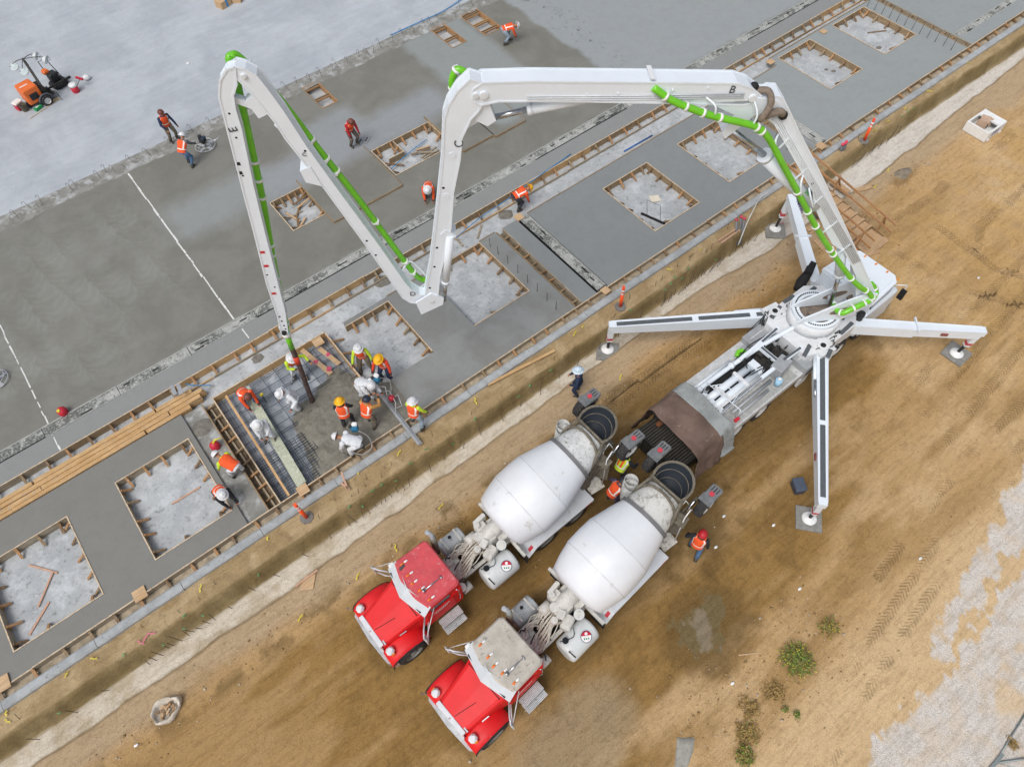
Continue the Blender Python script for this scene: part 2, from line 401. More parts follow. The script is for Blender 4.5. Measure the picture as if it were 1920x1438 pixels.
# gravel stones: cells
vo = t.n('ShaderNodeTexVoronoi'); t.l(co, vo.inputs['Vector']); vo.inputs['Scale'].default_value = 26
gs = t.mix(t.ramp(vo.outputs['Distance'], .2, .62), (1.06, 1.06, 1.06, 1), (.84, .84, .85, 1))
c4 = t.mix(t.math('MULTIPLY', at1.outputs['Alpha'], .75), c3, t.mix(1.0, c3, gs, 'MULTIPLY'))
vo2 = t.n('ShaderNodeTexVoronoi'); t.l(co, vo2.inputs['Vector']); vo2.inputs['Scale'].default_value = 7
peb = t.math('MULTIPLY', t.math('LESS_THAN', vo2.outputs['Distance'], .07), t.math('GREATER_THAN', t.noise(co, 1.3, 2), .5))
c5 = t.mix(t.math('MULTIPLY', peb, .55), c4, (.55, .5, .42, 1))
clump = t.noise(co, 13, 5, .75, .3); c5 = t.mix(t.math('MULTIPLY', t.ramp(clump, .5, .62), .26), c5, t.mix(1.0, c5, (.70, .66, .6, 1), 'MULTIPLY')); hgt = t.math('ADD', t.math('MULTIPLY', fine, .45), t.math('ADD', t.math('MULTIPLY', mid, .6), t.math('MULTIPLY', streak, .5)))
hgt = t.math('SUBTRACT', hgt, t.math('MULTIPLY', lug, .8)); hgt = t.math('SUBTRACT', hgt, t.math('MULTIPLY', vo.outputs['Distance'], t.math('MULTIPLY', at1.outputs['Alpha'], .5)))
t.bump(hgt, .9, .045)
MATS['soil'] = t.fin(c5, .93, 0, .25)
me.materials.append(MATS['soil'])
go = bpy.data.objects.new('ground', me); lnk(go); go['kind'] = 'structure'

# ================================================================ CONCRETE
def conc(name, base, alt, scale=.5, rough=.7, speck=None, zones=None, arcs=False, streak=None, spots=0.0, bump=.15):
    t = NT(name); co = t.coord(obj=False)
    b = srgb(base); col_ = t.mix(t.ramp(t.noise(co, scale, 5, .6, .5), .42, .58), b, srgb(alt))
    if zones:
        g = t.n('ShaderNodeNewGeometry'); sx = t.n('ShaderNodeSeparateXYZ'); t.l(g.outputs['Position'], sx.inputs[0])
        warp = t.math('MULTIPLY', t.math('SUBTRACT', t.noise(co, .9, 4, .6), .5), .9)
        X = t.math('ADD', sx.outputs[0], warp); Yy = t.math('ADD', sx.outputs[1], warp)
        for (x0, x1, y0, y1, cc, soft) in zones:
            m = t.math('MULTIPLY', t.ramp(X, x0-soft, x0+soft), t.ramp(X, x1+soft, x1-soft))
            m = t.math('MULTIPLY', m, t.math('MULTIPLY', t.ramp(Yy, y0-soft, y0+soft), t.ramp(Yy, y1+soft, y1-soft)))
            col_ = t.mix(t.math('MULTIPLY', m, .85), col_, srgb(cc))
    h = t.noise(co, 22, 5, .7)
    if arcs:      # overlapping power-trowel passes: rows of crescents
        g = t.n('ShaderNodeNewGeometry'); sx = t.n('ShaderNodeSeparateXYZ'); t.l(g.outputs['Position'], sx.inputs[0])
        wv = t.noise(co, .7, 3, .6)
        row = t.math('ADD', t.math('MULTIPLY', t.math('ADD', sx.outputs[0], t.math('MULTIPLY', sx.outputs[1], .16)), .80), t.math('MULTIPLY', wv, .9))
        fr = t.math('SUBTRACT', t.math('FRACT', row), .5)
        ph = t.math('ADD', t.math('MULTIPLY', sx.outputs[1], 13.0), t.math('MULTIPLY', t.math('MULTIPLY', fr, fr), -34.0))
        ph = t.math('ADD', ph, t.math('MULTIPLY', t.noise(co, 1.7, 3, .6), 9.0))
        cr = t.ramp(t.math('SINE', ph), -.4, .9)
        rowm = t.ramp(fr, -.5, .1)
        am = t.math('MULTIPLY', t.ramp(t.noise(co, .35, 3, .5), .38, .55), t.math('MULTIPLY', t.ramp(sx.outputs[0], 1.2, .2), t.math('MULTIPLY', t.ramp(sx.outputs[1], 22.3, 23.5), t.ramp(sx.outputs[1], 33.4, 32.0))))
        col_ = t.mix(t.math('MULTIPLY', am, t.math('MULTIPLY', rowm, .24)), col_, srgb('#93958f'))
        col_ = t.mix(t.math('MULTIPLY', t.math('MULTIPLY', am, cr), .09), col_, srgb('#a2a49e'))
        h = t.math('ADD', h, t.math('MULTIPLY', t.math('MULTIPLY', cr, am), .5))
    if streak:
        cs = t.coord((.25, 1.6, 1), (0, 0, R(streak)), obj=False); n = t.noise(cs, 1.1, 6, .68, .8)
        col_ = t.mix(t.math('MULTIPLY', t.ramp(n, .42, .66), .45), col_, t.mix(1.0, col_, (1.2, 1.2, 1.2, 1), 'MULTIPLY'))
        n = t.noise(t.coord((1.5, .3, 1), (0, 0, R(streak+10)), obj=False), .8, 5, .7, .6)
        col_ = t.mix(t.math('MULTIPLY', t.ramp(n, .5, .7), .35), col_, t.mix(1.0, col_, (.84, .85, .87, 1), 'MULTIPLY'))
    f = t.noise(co, 45, 4, .8)
    n5 = t.noise(co, 1.9, 7, .72, .8); col_ = t.mix(t.math('MULTIPLY', t.ramp(n5, .47, .62), .5), col_, t.mix(1.0, col_, (.88, .88, .89, 1), 'MULTIPLY'))
    col_ = t.mix(t.ramp(f, .35, .65), t.mix(1.0, col_, (.93, .93, .93, 1), 'MULTIPLY'), t.mix(1.0, col_, (1.06, 1.06, 1.06, 1), 'MULTIPLY'))
    if speck:
        n = t.noise(co, 3.2, 8, .82, .3); col_ = t.mix(t.math('MULTIPLY', t.ramp(n, .555, .62), speck), col_, srgb('#5c5c57'))
        n = t.noise(co, 14, 3, .7); col_ = t.mix(t.math('MULTIPLY', t.ramp(n, .62, .655), speck*.8), col_, srgb('#4a4a46'))
        n = t.noise(co, 1.4, 6, .7); col_ = t.mix(t.math('MULTIPLY', t.ramp(n, .50, .62), .45), col_, srgb('#cfd2d4'))
    if spots:
        vo = t.n('ShaderNodeTexVoronoi'); t.l(co, vo.inputs['Vector']); vo.inputs['Scale'].default_value = 2.3
        k = t.math('MULTIPLY', t.math('LESS_THAN', vo.outputs['Distance'], .06), t.math('GREATER_THAN', t.noise(co, .5, 2), .52))
        col_ = t.mix(t.math('MULTIPLY', k, spots), col_, srgb('#6e6e6a'))
    rr = t.n('ShaderNodeMapRange'); t.l(t.noise(co, .8, 4, .6), rr.inputs[0]); rr.inputs[3].default_value = rough-.1; rr.inputs[4].default_value = rough+.12
    t.bump(h, bump, .01)
    MATS[name] = t.fin(col_, rr.outputs[0], 0, .35); return MATS[name]

WETD = conc('fresh_concrete_dark', '#76756c', '#7e7d75', .45, .5, arcs=True,
            zones=[(17.7, 21.8, 24.5, 33.9, '#8f9492', .25), (24.9, 90, 22, 33.9, '#989d9e', .15), (6, 17, 27.2, 29.6, '#93979a', .5), (1.5, 6.5, 27.5, 30.2, '#8f9391', .6), (9.5, 12.6, 29.2, 31.2, '#919596', .4), (-14, 40, 20.4, 22, '#8c8e8c', .15)])
WETL = conc('fresh_concrete_grey', '#7f7f7b', '#898b88', .5, .52, zones=[(-20, -1, 12, 20, '#7c7b75', .3), (13.0, 28.6, 12, 20, '#838786', .2), (28.7, 90, 12, 20.4, '#949998', .2)])
OLDC = conc('cured_concrete', '#a6abb0', '#b1b6ba', .28, .62, streak=28, spots=.5)
SUBC = conc('rat_slab_concrete', '#a6a9aa', '#b2b5b5', .8, .75, speck=.6)
LUMP = conc('rough_concrete', '#8f8e88', '#7f7e77', 2.2, .85, speck=.4, bump=.6)
PATCH = pm('stiff_mortar', '#77736a', .9, 0, .25, 6, bump=.5)

def cells(rects, holes, z0, z1, mb=None, m=0):
    """union of rectangles minus holes, extruded"""
    xs_ = sorted({v for r in rects+holes for v in r[:2]}); ys_ = sorted({v for r in rects+holes for v in r[2:]})
    def full(i, j):
        if not (0 <= i < len(xs_)-1 and 0 <= j < len(ys_)-1): return False
        x, y = (xs_[i]+xs_[i+1])/2, (ys_[j]+ys_[j+1])/2
        if any(h[0] < x < h[1] and h[2] < y < h[3] for h in holes): return False
        return any(r[0] < x < r[1] and r[2] < y < r[3] for r in rects)
    mb = mb or MB()
    for i in range(len(xs_)-1):
        for j in range(len(ys_)-1):
            if not full(i, j): continue
            a, b, c_, d_ = xs_[i], xs_[i+1], ys_[j], ys_[j+1]
            mb.add([(a, c_, z1), (b, c_, z1), (b, d_, z1), (a, d_, z1)], [(0, 1, 2, 3)], m)
            for (di, dj, p, q_) in ((-1, 0, (a, d_), (a, c_)), (1, 0, (b, c_), (b, d_)), (0, -1, (a, c_), (b, c_)), (0, 1, (b, d_), (a, d_))):
                if not full(i+di, j+dj): mb.add([(p[0], p[1], z0), (q_[0], q_[1], z0), (q_[0], q_[1], z1), (p[0], p[1], z1)], [(0, 1, 2, 3)], m)
    return mb

XL, XR = -60, 130
struct('sub_slab', MB().add([(XL, 12.98, -.34), (XR, 12.98, -.34), (XR, 22.0, -.34), (XL, 22.0, -.34)], [(0, 1, 2, 3)]).add([(4, 24, -.34), (20, 24, -.34), (20, 36, -.34), (4, 36, -.34)], [(0, 1, 2, 3)]).add([(19, 30, -.341), (26, 30, -.341), (26, 36, -.341), (19, 36, -.341)], [(0, 1, 2, 3)]), SUBC)
BIGH = [(-10.4, -7.32, 14.2, 17.8), (-5.47, -2.5, 14.2, 17.96), (4.95, 7.12, 15.3, 18.72), (9.2, 12.17, 15.28, 18.92), (18.72, 21.62, 14.35, 17.92), (23.65, 26.42, 14.4, 17.9), (32.8, 35.47, 15.8, 19.35), (37.4, 40.24, 15.84, 19.4)]
rects = [(XL, -2.3, 13.36, 19.12), (5.0, 13.1, 13.36, 18.95), (13.52, 28.1, 13.36, 18.95), (28.5, 41.3, 13.36, 18.95), (32.3, 41.3, 18.9, 19.6), (41.75, XR, 13.36, 20.3)]
holes = BIGH+[(14.33, 14.97, 13.3, 19), (28.9, 29.5, 13.3, 19)]
struct('footing_slab', cells(rects, holes, -.33, 0), WETL)
SMALLH = [(11.4, 12.38, 31.76, 34.0), (19.76, 20.76, 31.6, 33.9), (21.87, 23.1, 31.34, 33.86)]
MIDH = [(11.62, 15.1, 25.0, 27.3), (5.92, 7.7, 24.95, 27.32)]
struct('new_floor_slab', cells([(XL, XR, 20.56, 21.5), (XL, XR, 21.98, 34.0)], SMALLH+MIDH, -.33, .0), WETD)
# lumpy pour edge between the old and the new floor
mb = MB(); n = 1100; vs = []; fs = []
for i in range(n+1):
    x = -14+70*i/n
    for j, y in enumerate(np.linspace(33.75, 34.85, 12)):
        yy = y+(fbm(np.array([x]), np.array([y*0]), 1.1, 4)[0]-.5)*(.35 if j < 11 else .02)*(1-j/11)
        z = .004+(fbm(np.array([x]), np.array([y]), 2.6, 5)[0]-.42)*.12*math.sin(math.pi*min(1, (j+.3)/11)); vs.append((x, yy, max(z, .003) if j else .003))
for i in range(n):
    for j in range(11): a_ = i*12+j; fs.append((a_, a_+12, a_+13, a_+1))
mb.add(vs, fs, 0, True); struct('pour_edge', mb, LUMP)
struct('old_floor_slab', MB().box(((XL+XR)/2, 234.8, -.16), (XR-XL, 400, .34)), OLDC)
# pale saw-cut chalk lines on the new floor
chalk = pm('chalk_line', '#d9dad5', .9, 0, .2, 9)
def chalk_line(x, y0, y1, wd=.05, gap=.12):
    mb = MB(); y = y0; k = 0
    while y < y1:
        L = rnd.uniform(.15, .8); x0 = x+rnd.uniform(-.018, .018); w_ = wd*rnd.uniform(.6, 1.15)
        e = min(y1, y+L); x1 = x0+rnd.uniform(-.015, .015)
        mb.add([(x0-w_/2, y, .006), (x0+w_/2, y+rnd.uniform(-.03, .03), .006), (x1+w_/2, e, .006), (x1-w_/2, e+rnd.uniform(-.03, .03), .006)], [(0, 1, 2, 3)])
        y = e+(rnd.uniform(0, gap) if rnd.random() < .5 else 0)
    return mb
chalk_line(1.44, 22.05, 33.7, .08, .05)
mb = chalk_line(1.44, 22.05, 33.7, .08, .05); mb2 = chalk_line(1.5, 20.75, 21.4, .05, .1)
mb.v += []; struct('joint_line', mb, chalk); struct('joint_line', mb2, chalk)
struct('joint_line', chalk_line(-6.56, 22.05, 33.5, .06, .25), chalk); struct('joint_line', chalk_line(-6.6, 20.6, 21.45, .06, .2), chalk)
# footprints pressed in the drying floor
mb = MB()
for i in range(46):
    u = rnd.random(); x = 26.3-.7*u+rnd.gauss(.25, .35); y = 32.5-8.4*u; a_ = rnd.uniform(0, 3); c_, s2 = math.cos(a_), math.sin(a_)
    mb.add([(x+c_*.16*math.cos(k*.785)-s2*.055*math.sin(k*.785), y+s2*.16*math.cos(k*.785)+c_*.055*math.sin(k*.785), .0055) for k in range(8)], [tuple(range(8))])
struct('footprints', mb, pm('wet_footprint', '#8b9090', .8))
# concrete curb pipe along the outer edge
mb = MB(); pr = [(-.17, -.30), (-.17, -.02), (-.12, .03), (.10, .03), (.16, -.01), (.16, -.30)]
x = XL; k = 0
while x < XR:
    L = 3.05; dz = rnd.uniform(-.008, .008); dy = rnd.uniform(-.012, .012)
    for a_, b_ in [(x+.008, x+L-.008)]:
        vs = [(xx, 12.82+p[0]+dy, p[1]+dz) for xx in (a_, b_) for p in pr]; nn = len(pr)
        mb.add(vs, [(i, i+1, nn+i+1, nn+i) for i in range(nn-1)]+[tuple(range(nn-1, -1, -1)), tuple(range(nn, 2*nn))])
    x += L
single('concrete_curb', mb, pm('curb_concrete', '#a3a6a6', .8, 0, .18, 2.0, '#6f6d68', .25, .3, dscale=7), 'long grey concrete curb running between the formwork and the dirt bank', 'curb')
# ================================================================ FORMWORK, RAILS, STEEL
def wood(name, base, dark, ax='X', scale=1.0, rough=.75):
    t = NT(name); sc_ = {'X': (.6, 9, 9), 'Y': (9, .6, 9), 'Z': (9, 9, .6)}[ax]
    co = t.coord(sc_, obj=False); n = t.noise(co, 2.2*scale, 6, .7, 1.2); k = t.noise(t.coord(obj=False), 1.7, 4, .6)
    c_ = t.mix(t.ramp(n, .4, .6), srgb(base), srgb(dark)); c_ = t.mix(t.math('MULTIPLY', t.ramp(k, .47, .6), .4), c_, srgb(dark))
    vo = t.n('ShaderNodeTexVoronoi'); t.l(t.coord(tuple(v*.35 for v in sc_), obj=False), vo.inputs['Vector']); vo.inputs['Scale'].default_value = 3
    c_ = t.mix(t.math('MULTIPLY', t.math('LESS_THAN', vo.outputs['Distance'], .09), .6), c_, tuple(v*.45 for v in srgb(dark)[:3])+(1,))
    c_ = t.mix(t.math('MULTIPLY', t.ramp(t.noise(t.coord(obj=False), 7, 5, .8), .55, .62), .45), c_, srgb('#9b9890'))
    t.bump(n, .2, .005); return t.fin(c_, rough)
WX = wood('weathered_board_x', '#a28b6b', '#7d684c', 'X'); WY = wood('weathered_board_y', '#a58e6e', '#7d684c', 'Y')
WXP = wood('grey_board_x', '#aba08c', '#847660', 'X'); WYP = wood('grey_board_y', '#b0a591', '#8a7c66', 'Y')
NX = wood('new_pine_x', '#cfae80', '#b08a58', 'X'); NY = wood('new_pine_y', '#d8b486', '#b98b55', 'Y')
OR_ = wood('orange_pine', '#b98d60', '#94704a', 'Z'); OR2 = wood('brown_pine', '#8e7250', '#6b5238', 'Z')
TOPE = pm('board_edge', '#cdb89c', .8, 0, .25, 7, '#8a7f6e', .3)
PLY = wood('plywood', '#cdb08a', '#b5926a', 'X', .6)
KM = [OR_, OR2, WX, OR_]

def kicker(T, x, y, dx, dy, L=.34, mat=None, z1=-.02, z0=-.32, w=.09):
    """short 2x4 brace from the form board down to the floor"""
    mb = MB(); a = Vector((x, y, z1)); b = Vector((x+dx*L*rnd.uniform(.85, 1.1)+rnd.gauss(0, .02), y+dy*L*rnd.uniform(.85, 1.1)+rnd.gauss(0, .02), z0+.03))
    mb.bar(a, b, w, .045)
    px, py = -dy, dx
    mb.box((x+dx*.035, y+dy*.035, (z1+z0)/2+.02), (.05 if dx else .09, .09 if dx else .05, z1-z0-.02))
    return T.part('kicker', mb, mat or rnd.choice(KM))

def hole_form(x0, x1, y0, y1, label, n=(3, 3), sides='NSEW', mats=None, dens=1.0, gray=False):
    T = Thing('opening_formwork', label, 'formwork', ((x0+x1)/2, (y0+y1)/2, -.34), 'wooden forms around the square slab openings')
    th = .04; zt = .016; mx, my = (WXP, WYP) if gray else (WX, WY)
    def brd(c, d):
        mb = MB(); mb.box(c, d); 
        mb.box((c[0], c[1], zt+.003), (d[0]+.001, d[1]+.001, .006), 1); T.part('form_board', mb, [mx if d[0] > d[1] else my, TOPE])
    if 'N' in sides: brd(((x0+x1)/2, y1-th/2-.002, (zt-.33)/2), (x1-x0-.004, th, zt+.33))
    if 'S' in sides: brd(((x0+x1)/2, y0+th/2+.002, (zt-.33)/2), (x1-x0-.004, th, zt+.33))
    if 'W' in sides: brd((x0+th/2+.002, (y0+y1)/2, (zt-.33)/2-.001), (th, y1-y0-2*th-.01, zt+.33))
    if 'E' in sides: brd((x1-th/2-.002, (y0+y1)/2, (zt-.33)/2-.001), (th, y1-y0-2*th-.01, zt+.33))
    for s in sides:
        k = n[0] if s in 'NS' else n[1]
        for i in range(k):
            f = (i+.5+rnd.uniform(-.12, .12))/k if k > 2 else (i+.5)/k
            if s == 'N': kicker(T, x0+(x1-x0)*f, y1-th, 0, -1)
            if s == 'S' and i % 2: kicker(T, x0+(x1-x0)*f, y0+th, 0, 1)
            if s == 'W': kicker(T, x0+th, y0+(y1-y0)*f, 1, 0)
            if s == 'E': kicker(T, x1-th, y0+(y1-y0)*f, -1, 0)
    return T
HL = ['wooden form around the lower left corner opening with three loose boards inside', 'wooden form around the opening with one loose stick, left of the two kneeling workers',
      'wooden form around the opening where two workers stand', 'wooden form around the opening below the lowest boom joint', 'wooden form around the opening holding the black screed rail with wire handles',
      'wooden form around the opening beneath the long chrome cylinder rod', 'wooden form around the opening with two dark mortar lumps', 'wooden form around the farthest opening, at the top right of the slab']
for i, h in enumerate(BIGH):
    hole_form(*h, HL[i], n=(4, 5) if i > 1 else (4, 5), sides='NE' if i == 2 else ('NSE' if i == 3 else 'NSEW'), gray=i < 2)

def small_form(x0, x1, y0, y1, label, nb):
    T = Thing('small_opening_formwork', label, 'formwork', ((x0+x1)/2, (y0+y1)/2, -.34), 'small framed openings near the old floor')
    for c, d in [(((x0+x1)/2, y1-.025, -.15), (x1-x0-.01, .045, .34)), (((x0+x1)/2, y0+.025, -.15), (x1-x0-.01, .045, .34)), ((x0+.025, (y0+y1)/2, -.15), (.045, y1-y0-.11, .34)), ((x1-.025, (y0+y1)/2, -.15), (.045, y1-y0-.11, .34))]:
        T.part('form_board', MB().box(c, d), OR_ if rnd.random() < .6 else WX)
    for f in nb:
        y = y0+(y1-y0)*f; T.part('cross_brace', MB().box(((x0+x1)/2, y, -.04), (x1-x0-.1, .05, .09)), NX if rnd.random() < .5 else WX)
        T.part('cross_brace', MB().box(((x0+x1)/2, y-.14, -.07), (x1-x0-.1, .05, .09)), OR_)
small_form(*SMALLH[0], 'small framed opening beside the uppermost boom joint', [.92, .42])
small_form(*SMALLH[1], 'small framed opening left of the bending worker, nearer the boom', [.92, .42])
small_form(*SMALLH[2], 'largest small framed opening, just left of the bending worker at top', [.9, .52, .2])
for h, L in zip(MIDH, ['debris-filled framed opening above the crouching worker', 'debris-filled framed opening crossed by the falling boom section at left']):
    T = hole_form(*h, L, n=(5, 3), sides='NSEW')
    for i in range(7):
        x, y = rnd.uniform(h[0]+.4, h[1]-.4), rnd.uniform(h[2]+.4, h[3]-.4); a_ = rnd.uniform(0, 3.1); l_ = rnd.uniform(.3, .6)
        single('scrap_lumber', MB().bar((x-math.cos(a_)*l_, y-math.sin(a_)*l_, -.29+.02*i), (x+math.cos(a_)*l_, y+math.sin(a_)*l_, -.29+.02*i), .09, .035), rnd.choice([PLY, OR2, WXP]),
               'weathered scrap board lying in a debris-filled slab opening', 'scrap board', (x, y, -.3), 'scrap boards in the slab openings')
T = hole_form(12.0, 12.9, 26.2, 27.25, 'small plank box at the top corner of the debris-filled opening', n=(1, 1), sides='SE')

def run_form(name, label, y, xa, xb, side, step, zt=.03, seg=4.88, mats=(WX,), kl=.32, kz0=-.3, thick=.04, skip=None):
    T = Thing(name, label, 'formwork', ((xa+xb)/2, y, -.33)); x = xa
    while x < xb-.1:
        e = min(xb, x+seg*rnd.uniform(.8, 1.05)); yy = y+rnd.uniform(-.01, .01)
        mb = MB(); z_ = zt+rnd.uniform(-.02, .012); mb.box(((x+e)/2, yy, (z_-.33)/2), (e-x-.01, thick, z_+.33)); mb.box(((x+e)/2, yy, z_+.004), (e-x-.012, thick+.003, .006), 1)
        T.part('form_board', mb, [rnd.choice(mats), TOPE]); x = e
    x = xa+.4
    while x < xb:
        kicker(T, x, y+side*thick/2, 0, side, kl, z0=kz0); x += step*rnd.uniform(.8, 1.25)
    return T
run_form('edge_formwork', 'long line of form boards and braces along the outer slab edge beside the curb', 13.33, -15, 49, -1, .86, mats=(WXP, WXP, WX, WX), kl=.30, kz0=-.2)
run_form('inner_formwork', 'long line of form boards and braces between the corridor and the big floor slab', 20.53, -15, 46, -1, .84, mats=(WX, WX, WXP, NX), kl=.36)
T = Thing('corridor_waler', 'narrow weathered boards lying along the foot of the inner formwork', 'boards', (15, 20.2, -.33))
x = -15
while x < 46:
    L = rnd.uniform(2.5, 4.8); T.part('board', MB().box((x+L/2, 20.12+rnd.uniform(-.02, .02), -.27), (L-.05, .045, .10)), rnd.choice([WXP, WX, PLY])); x += L
# packed soil under the braces beside the curb
single('gutter_soil', MB().box((17, 13.13, -.27), (64, .36, .12)), pm('gutter_dirt', '#a89a84', .95, 0, .3, 3, '#77705f', .4, .5), None, None, (17, 13.13, -.3), None, 'structure')
# forms along the corridor side of the slab
T = Thing('corridor_formwork', 'form boards on the corridor side of the slab, between the pit and the far openings', 'formwork', (20, 18.97, -.33))
for a_, b_, y_ in [(7.2, 9.1, 18.975), (12.2, 13.1, 18.975), (15.0, 18.6, 18.975), (18.6, 24, 18.975), (24, 28, 18.975), (29.6, 32.25, 18.975), (32.4, 37.2, 19.63), (37.2, 41.2, 19.63)]:
    T.part('form_board', MB().box(((a_+b_)/2, y_, -.15), (b_-a_, .04, .34)), WX)
# joint channels across the footing slab
def channel(x0, x1, label, ya=13.4, yb=18.9):
    T = Thing('joint_formwork', label, 'formwork', ((x0+x1)/2, 16, -.33), 'form boards across the footing slab')
    T.part('form_board', MB().box((x0+.03, (ya+yb)/2, -.14), (.045, yb-ya, .36)), WY); T.part('form_board', MB().box((x1-.03, (ya+yb)/2, -.15), (.045, yb-ya, .34)), WYP)
    T.part('soil_fill', MB().box(((x0+x1)/2, (ya+yb)/2, -.27), (x1-x0-.1, yb-ya-.1, .14)), pm('channel_soil', '#6f6350', .95, 0, .4, 5))
    y = ya+.25
    while y < yb: T.part('brace', MB().box(((x0+x1)/2, y, -.02+rnd.uniform(-.05, .01)), (x1-x0-.1, .06, .08), 0, rnd.uniform(-.2, .2)), rnd.choice([OR_, OR2, WX])); y += rnd.uniform(.5, .8)
channel(13.1, 13.52, 'narrow timber channel between the rebar row and the spattered rail, mid slab')
channel(28.1, 28.5, 'narrow timber channel partly hidden behind the boom knuckle')
channel(41.3, 41.75, 'narrow timber channel at the far right end of the slab', 13.4, 20.2)

def spatter(name, light, dark, k=.5):
    t = NT(name); co = t.coord(obj=False); n = t.noise(co, 3.2, 8, .85, .9); n2 = t.noise(co, .8, 3, .5)
    f = t.math('ADD', n, t.math('MULTIPLY', t.math('SUBTRACT', n2, .5), .5))
    c_ = t.mix(t.ramp(f, k-.04, k+.05), srgb(light), srgb(dark)); c_ = t.mix(t.math('MULTIPLY', t.ramp(t.noise(co, 15, 4, .8), .55, .6), .5), c_, srgb('#e2e2dc'))
    t.bump(n, .7, .03); return t.fin(c_, .75)
RAIL = spatter('spattered_rail', '#a3a49e', '#5f615c', .495); RAILW = pm('rail_flange', '#b2b3ae', .6, 0, .2, 4, '#77776f', .3)
BLK = pm('black_slot', '#181818', .8)
def rail(axis, a0, a1, c, wd, label, grp, z=0.0):
    x = a0
    while x < a1-.2:
        L = min(3.05, a1-x); mbx = MB(); dz = rnd.uniform(0, .02); off = rnd.uniform(-.012, .012)
        def P3(u, v, zz): return (x+u, c+v+off, zz) if axis == 'X' else (c+v+off, x+u, zz)
        T = Thing('joint_rail', label, 'joint rail', P3(L/2, 0, 0), grp)
        def bx(name, u0, u1, v0, v1, z0, z1, m):
            p = P3((u0+u1)/2, (v0+v1)/2, (z0+z1)/2); d = (u1-u0, v1-v0, z1-z0) if axis == 'X' else (v1-v0, u1-u0, z1-z0)
            T.part(name, MB().box(p, d, 0, 0, None, .006), m)
        bx('rail_body', .01, L-.01, -wd/2+.03, wd/2-.04, -.3, .022+dz, RAIL)
        bx('flange', .01, L-.01, wd/2-.038, wd/2, -.3, .05+dz, RAILW); bx('flange', .01, L-.01, -wd/2, -wd/2+.028, -.3, .012+dz, BLK if rnd.random() < .5 else RAILW)
        for k in range(rnd.choice([1, 2, 2, 3])):
            u = rnd.uniform(.2, L-.7); v = rnd.choice([-wd*.33, wd*.22, wd*.05]); bx('slot', u, u+rnd.uniform(.25, .5), v-.035, v+.035, 0, .027+dz, BLK)
        x += 3.05
rail('X', -16, 47, 21.74, .48, 'cement-spattered steel joint rail lying in the long line across the big floor slab', 'steel joint rails in the long line across the floor')
rail('Y', 13.45, 18.85, 14.65, .5, 'cement-spattered steel joint rail crossing the footing slab right of the timber channel, mid slab', 'steel joint rails across the footing slab in the middle')
rail('Y', 13.45, 18.85, 29.2, .5, 'pale steel joint rail crossing the footing slab beside the boom knuckle', 'steel joint rails across the footing slab near the boom')
rail('X', 41.9, 54, 14.35, .42, 'cement-spattered steel joint rail at the far right end of the slab', 'steel joint rails at the far right')
PSQ = [(14.68, 13.22, .34, 'square plywood cap at the near end of the spattered rail, mid slab'), (14.5, 18.98, .38, 'square plywood cap at the corridor end of the spattered rail'), (3.66, 18.72, .42, 'square plywood cap on the back corner of the pour pit'),
       (-.1, 13.28, .40, 'square plywood cap at the front end of the plank in the pour pit'), (28.95, 13.28, .42, 'square plywood cap beside the yellow ribbons near the boom'), (36.55, 19.3, .34, 'square plywood cap between the two farthest openings'),
       (32.2, 19.35, .38, 'square plywood cap by the opening with dark mortar lumps'), (-6.35, 13.4, .44, 'mortar-smeared plywood scrap on the slab edge between the left openings'), (-11.0, 13.45, .5, 'muddy scrap at the lower left slab edge')]
for x, y, s_, L in PSQ: single('plywood_square', MB().box((x, y, .045), (s_, s_, .045), 0, rnd.uniform(-.08, .08), None, .005), PLY, L, 'plywood', (x, y, .02), 'plywood squares on the forms')

STEEL = pm('rebar_steel', '#4f4a44', .7, .4, .3, 12, '#7a5236', .4)
REB = pm('rebar_blue_grey', '#4c5560', .6, .5, .2, 12)
def rod(name, pts, r, label, cat, grp, m=STEEL): 
    return single(name, MB().tube(pts, r, 5), m, label, cat, pts[0], grp)
# hooked rebar along the old floor edge
x = -4.2
while x < 25:
    y = 34.25+rnd.gauss(0, .15); h_ = rnd.choice([.45, .55, .6, .25, .18]); l1, l2 = rnd.gauss(-.06, .08), rnd.gauss(.05, .08)
    p = Vector((x, y, -.05)); q_ = p+Vector((l1, l2, h_)); pts = [p, q_]
    if h_ > .3: pts += [q_+Vector((-.04, .0, .05)), q_+Vector((-.10, .0, .03)), q_+Vector((-.12, 0, -.08))]
    rod('rebar_hook', pts, .009, 'thin hooked rebar sticking up along the edge of the old grey floor', 'rebar', 'hooked rebars along the old floor edge'); x += rnd.choice([.25, .35, .6, .7, .8])
for y in [16.4, 15.7, 15.06, 14.4, 13.8, 17.1, 17.8, 18.4]:
    rod('rebar_dowel', [(12.39, y, -.1), (12.39+rnd.gauss(0, .02), y, .55)], .013, 'straight upright rebar dowel in the slab left of the timber channel', 'rebar', 'upright dowels in the middle of the slab')
for y in [14.2, 15, 15.8, 16.6, 17.4, 18.2]:
    rod('rebar_dowel', [(27.5, y, -.1), (27.5+rnd.gauss(0, .03), y, .6)], .013, 'straight upright rebar dowel in the slab behind the boom knuckle', 'rebar', 'upright dowels behind the boom')
for i in range(13):
    y = 13.8+i*.5; rod('rebar_dowel', [(40.4, y, -.1), (40.5+rnd.gauss(0, .05), y, .7)], .013, 'straight upright rebar dowel in the slab at the far right', 'rebar', 'upright dowels at the far right')
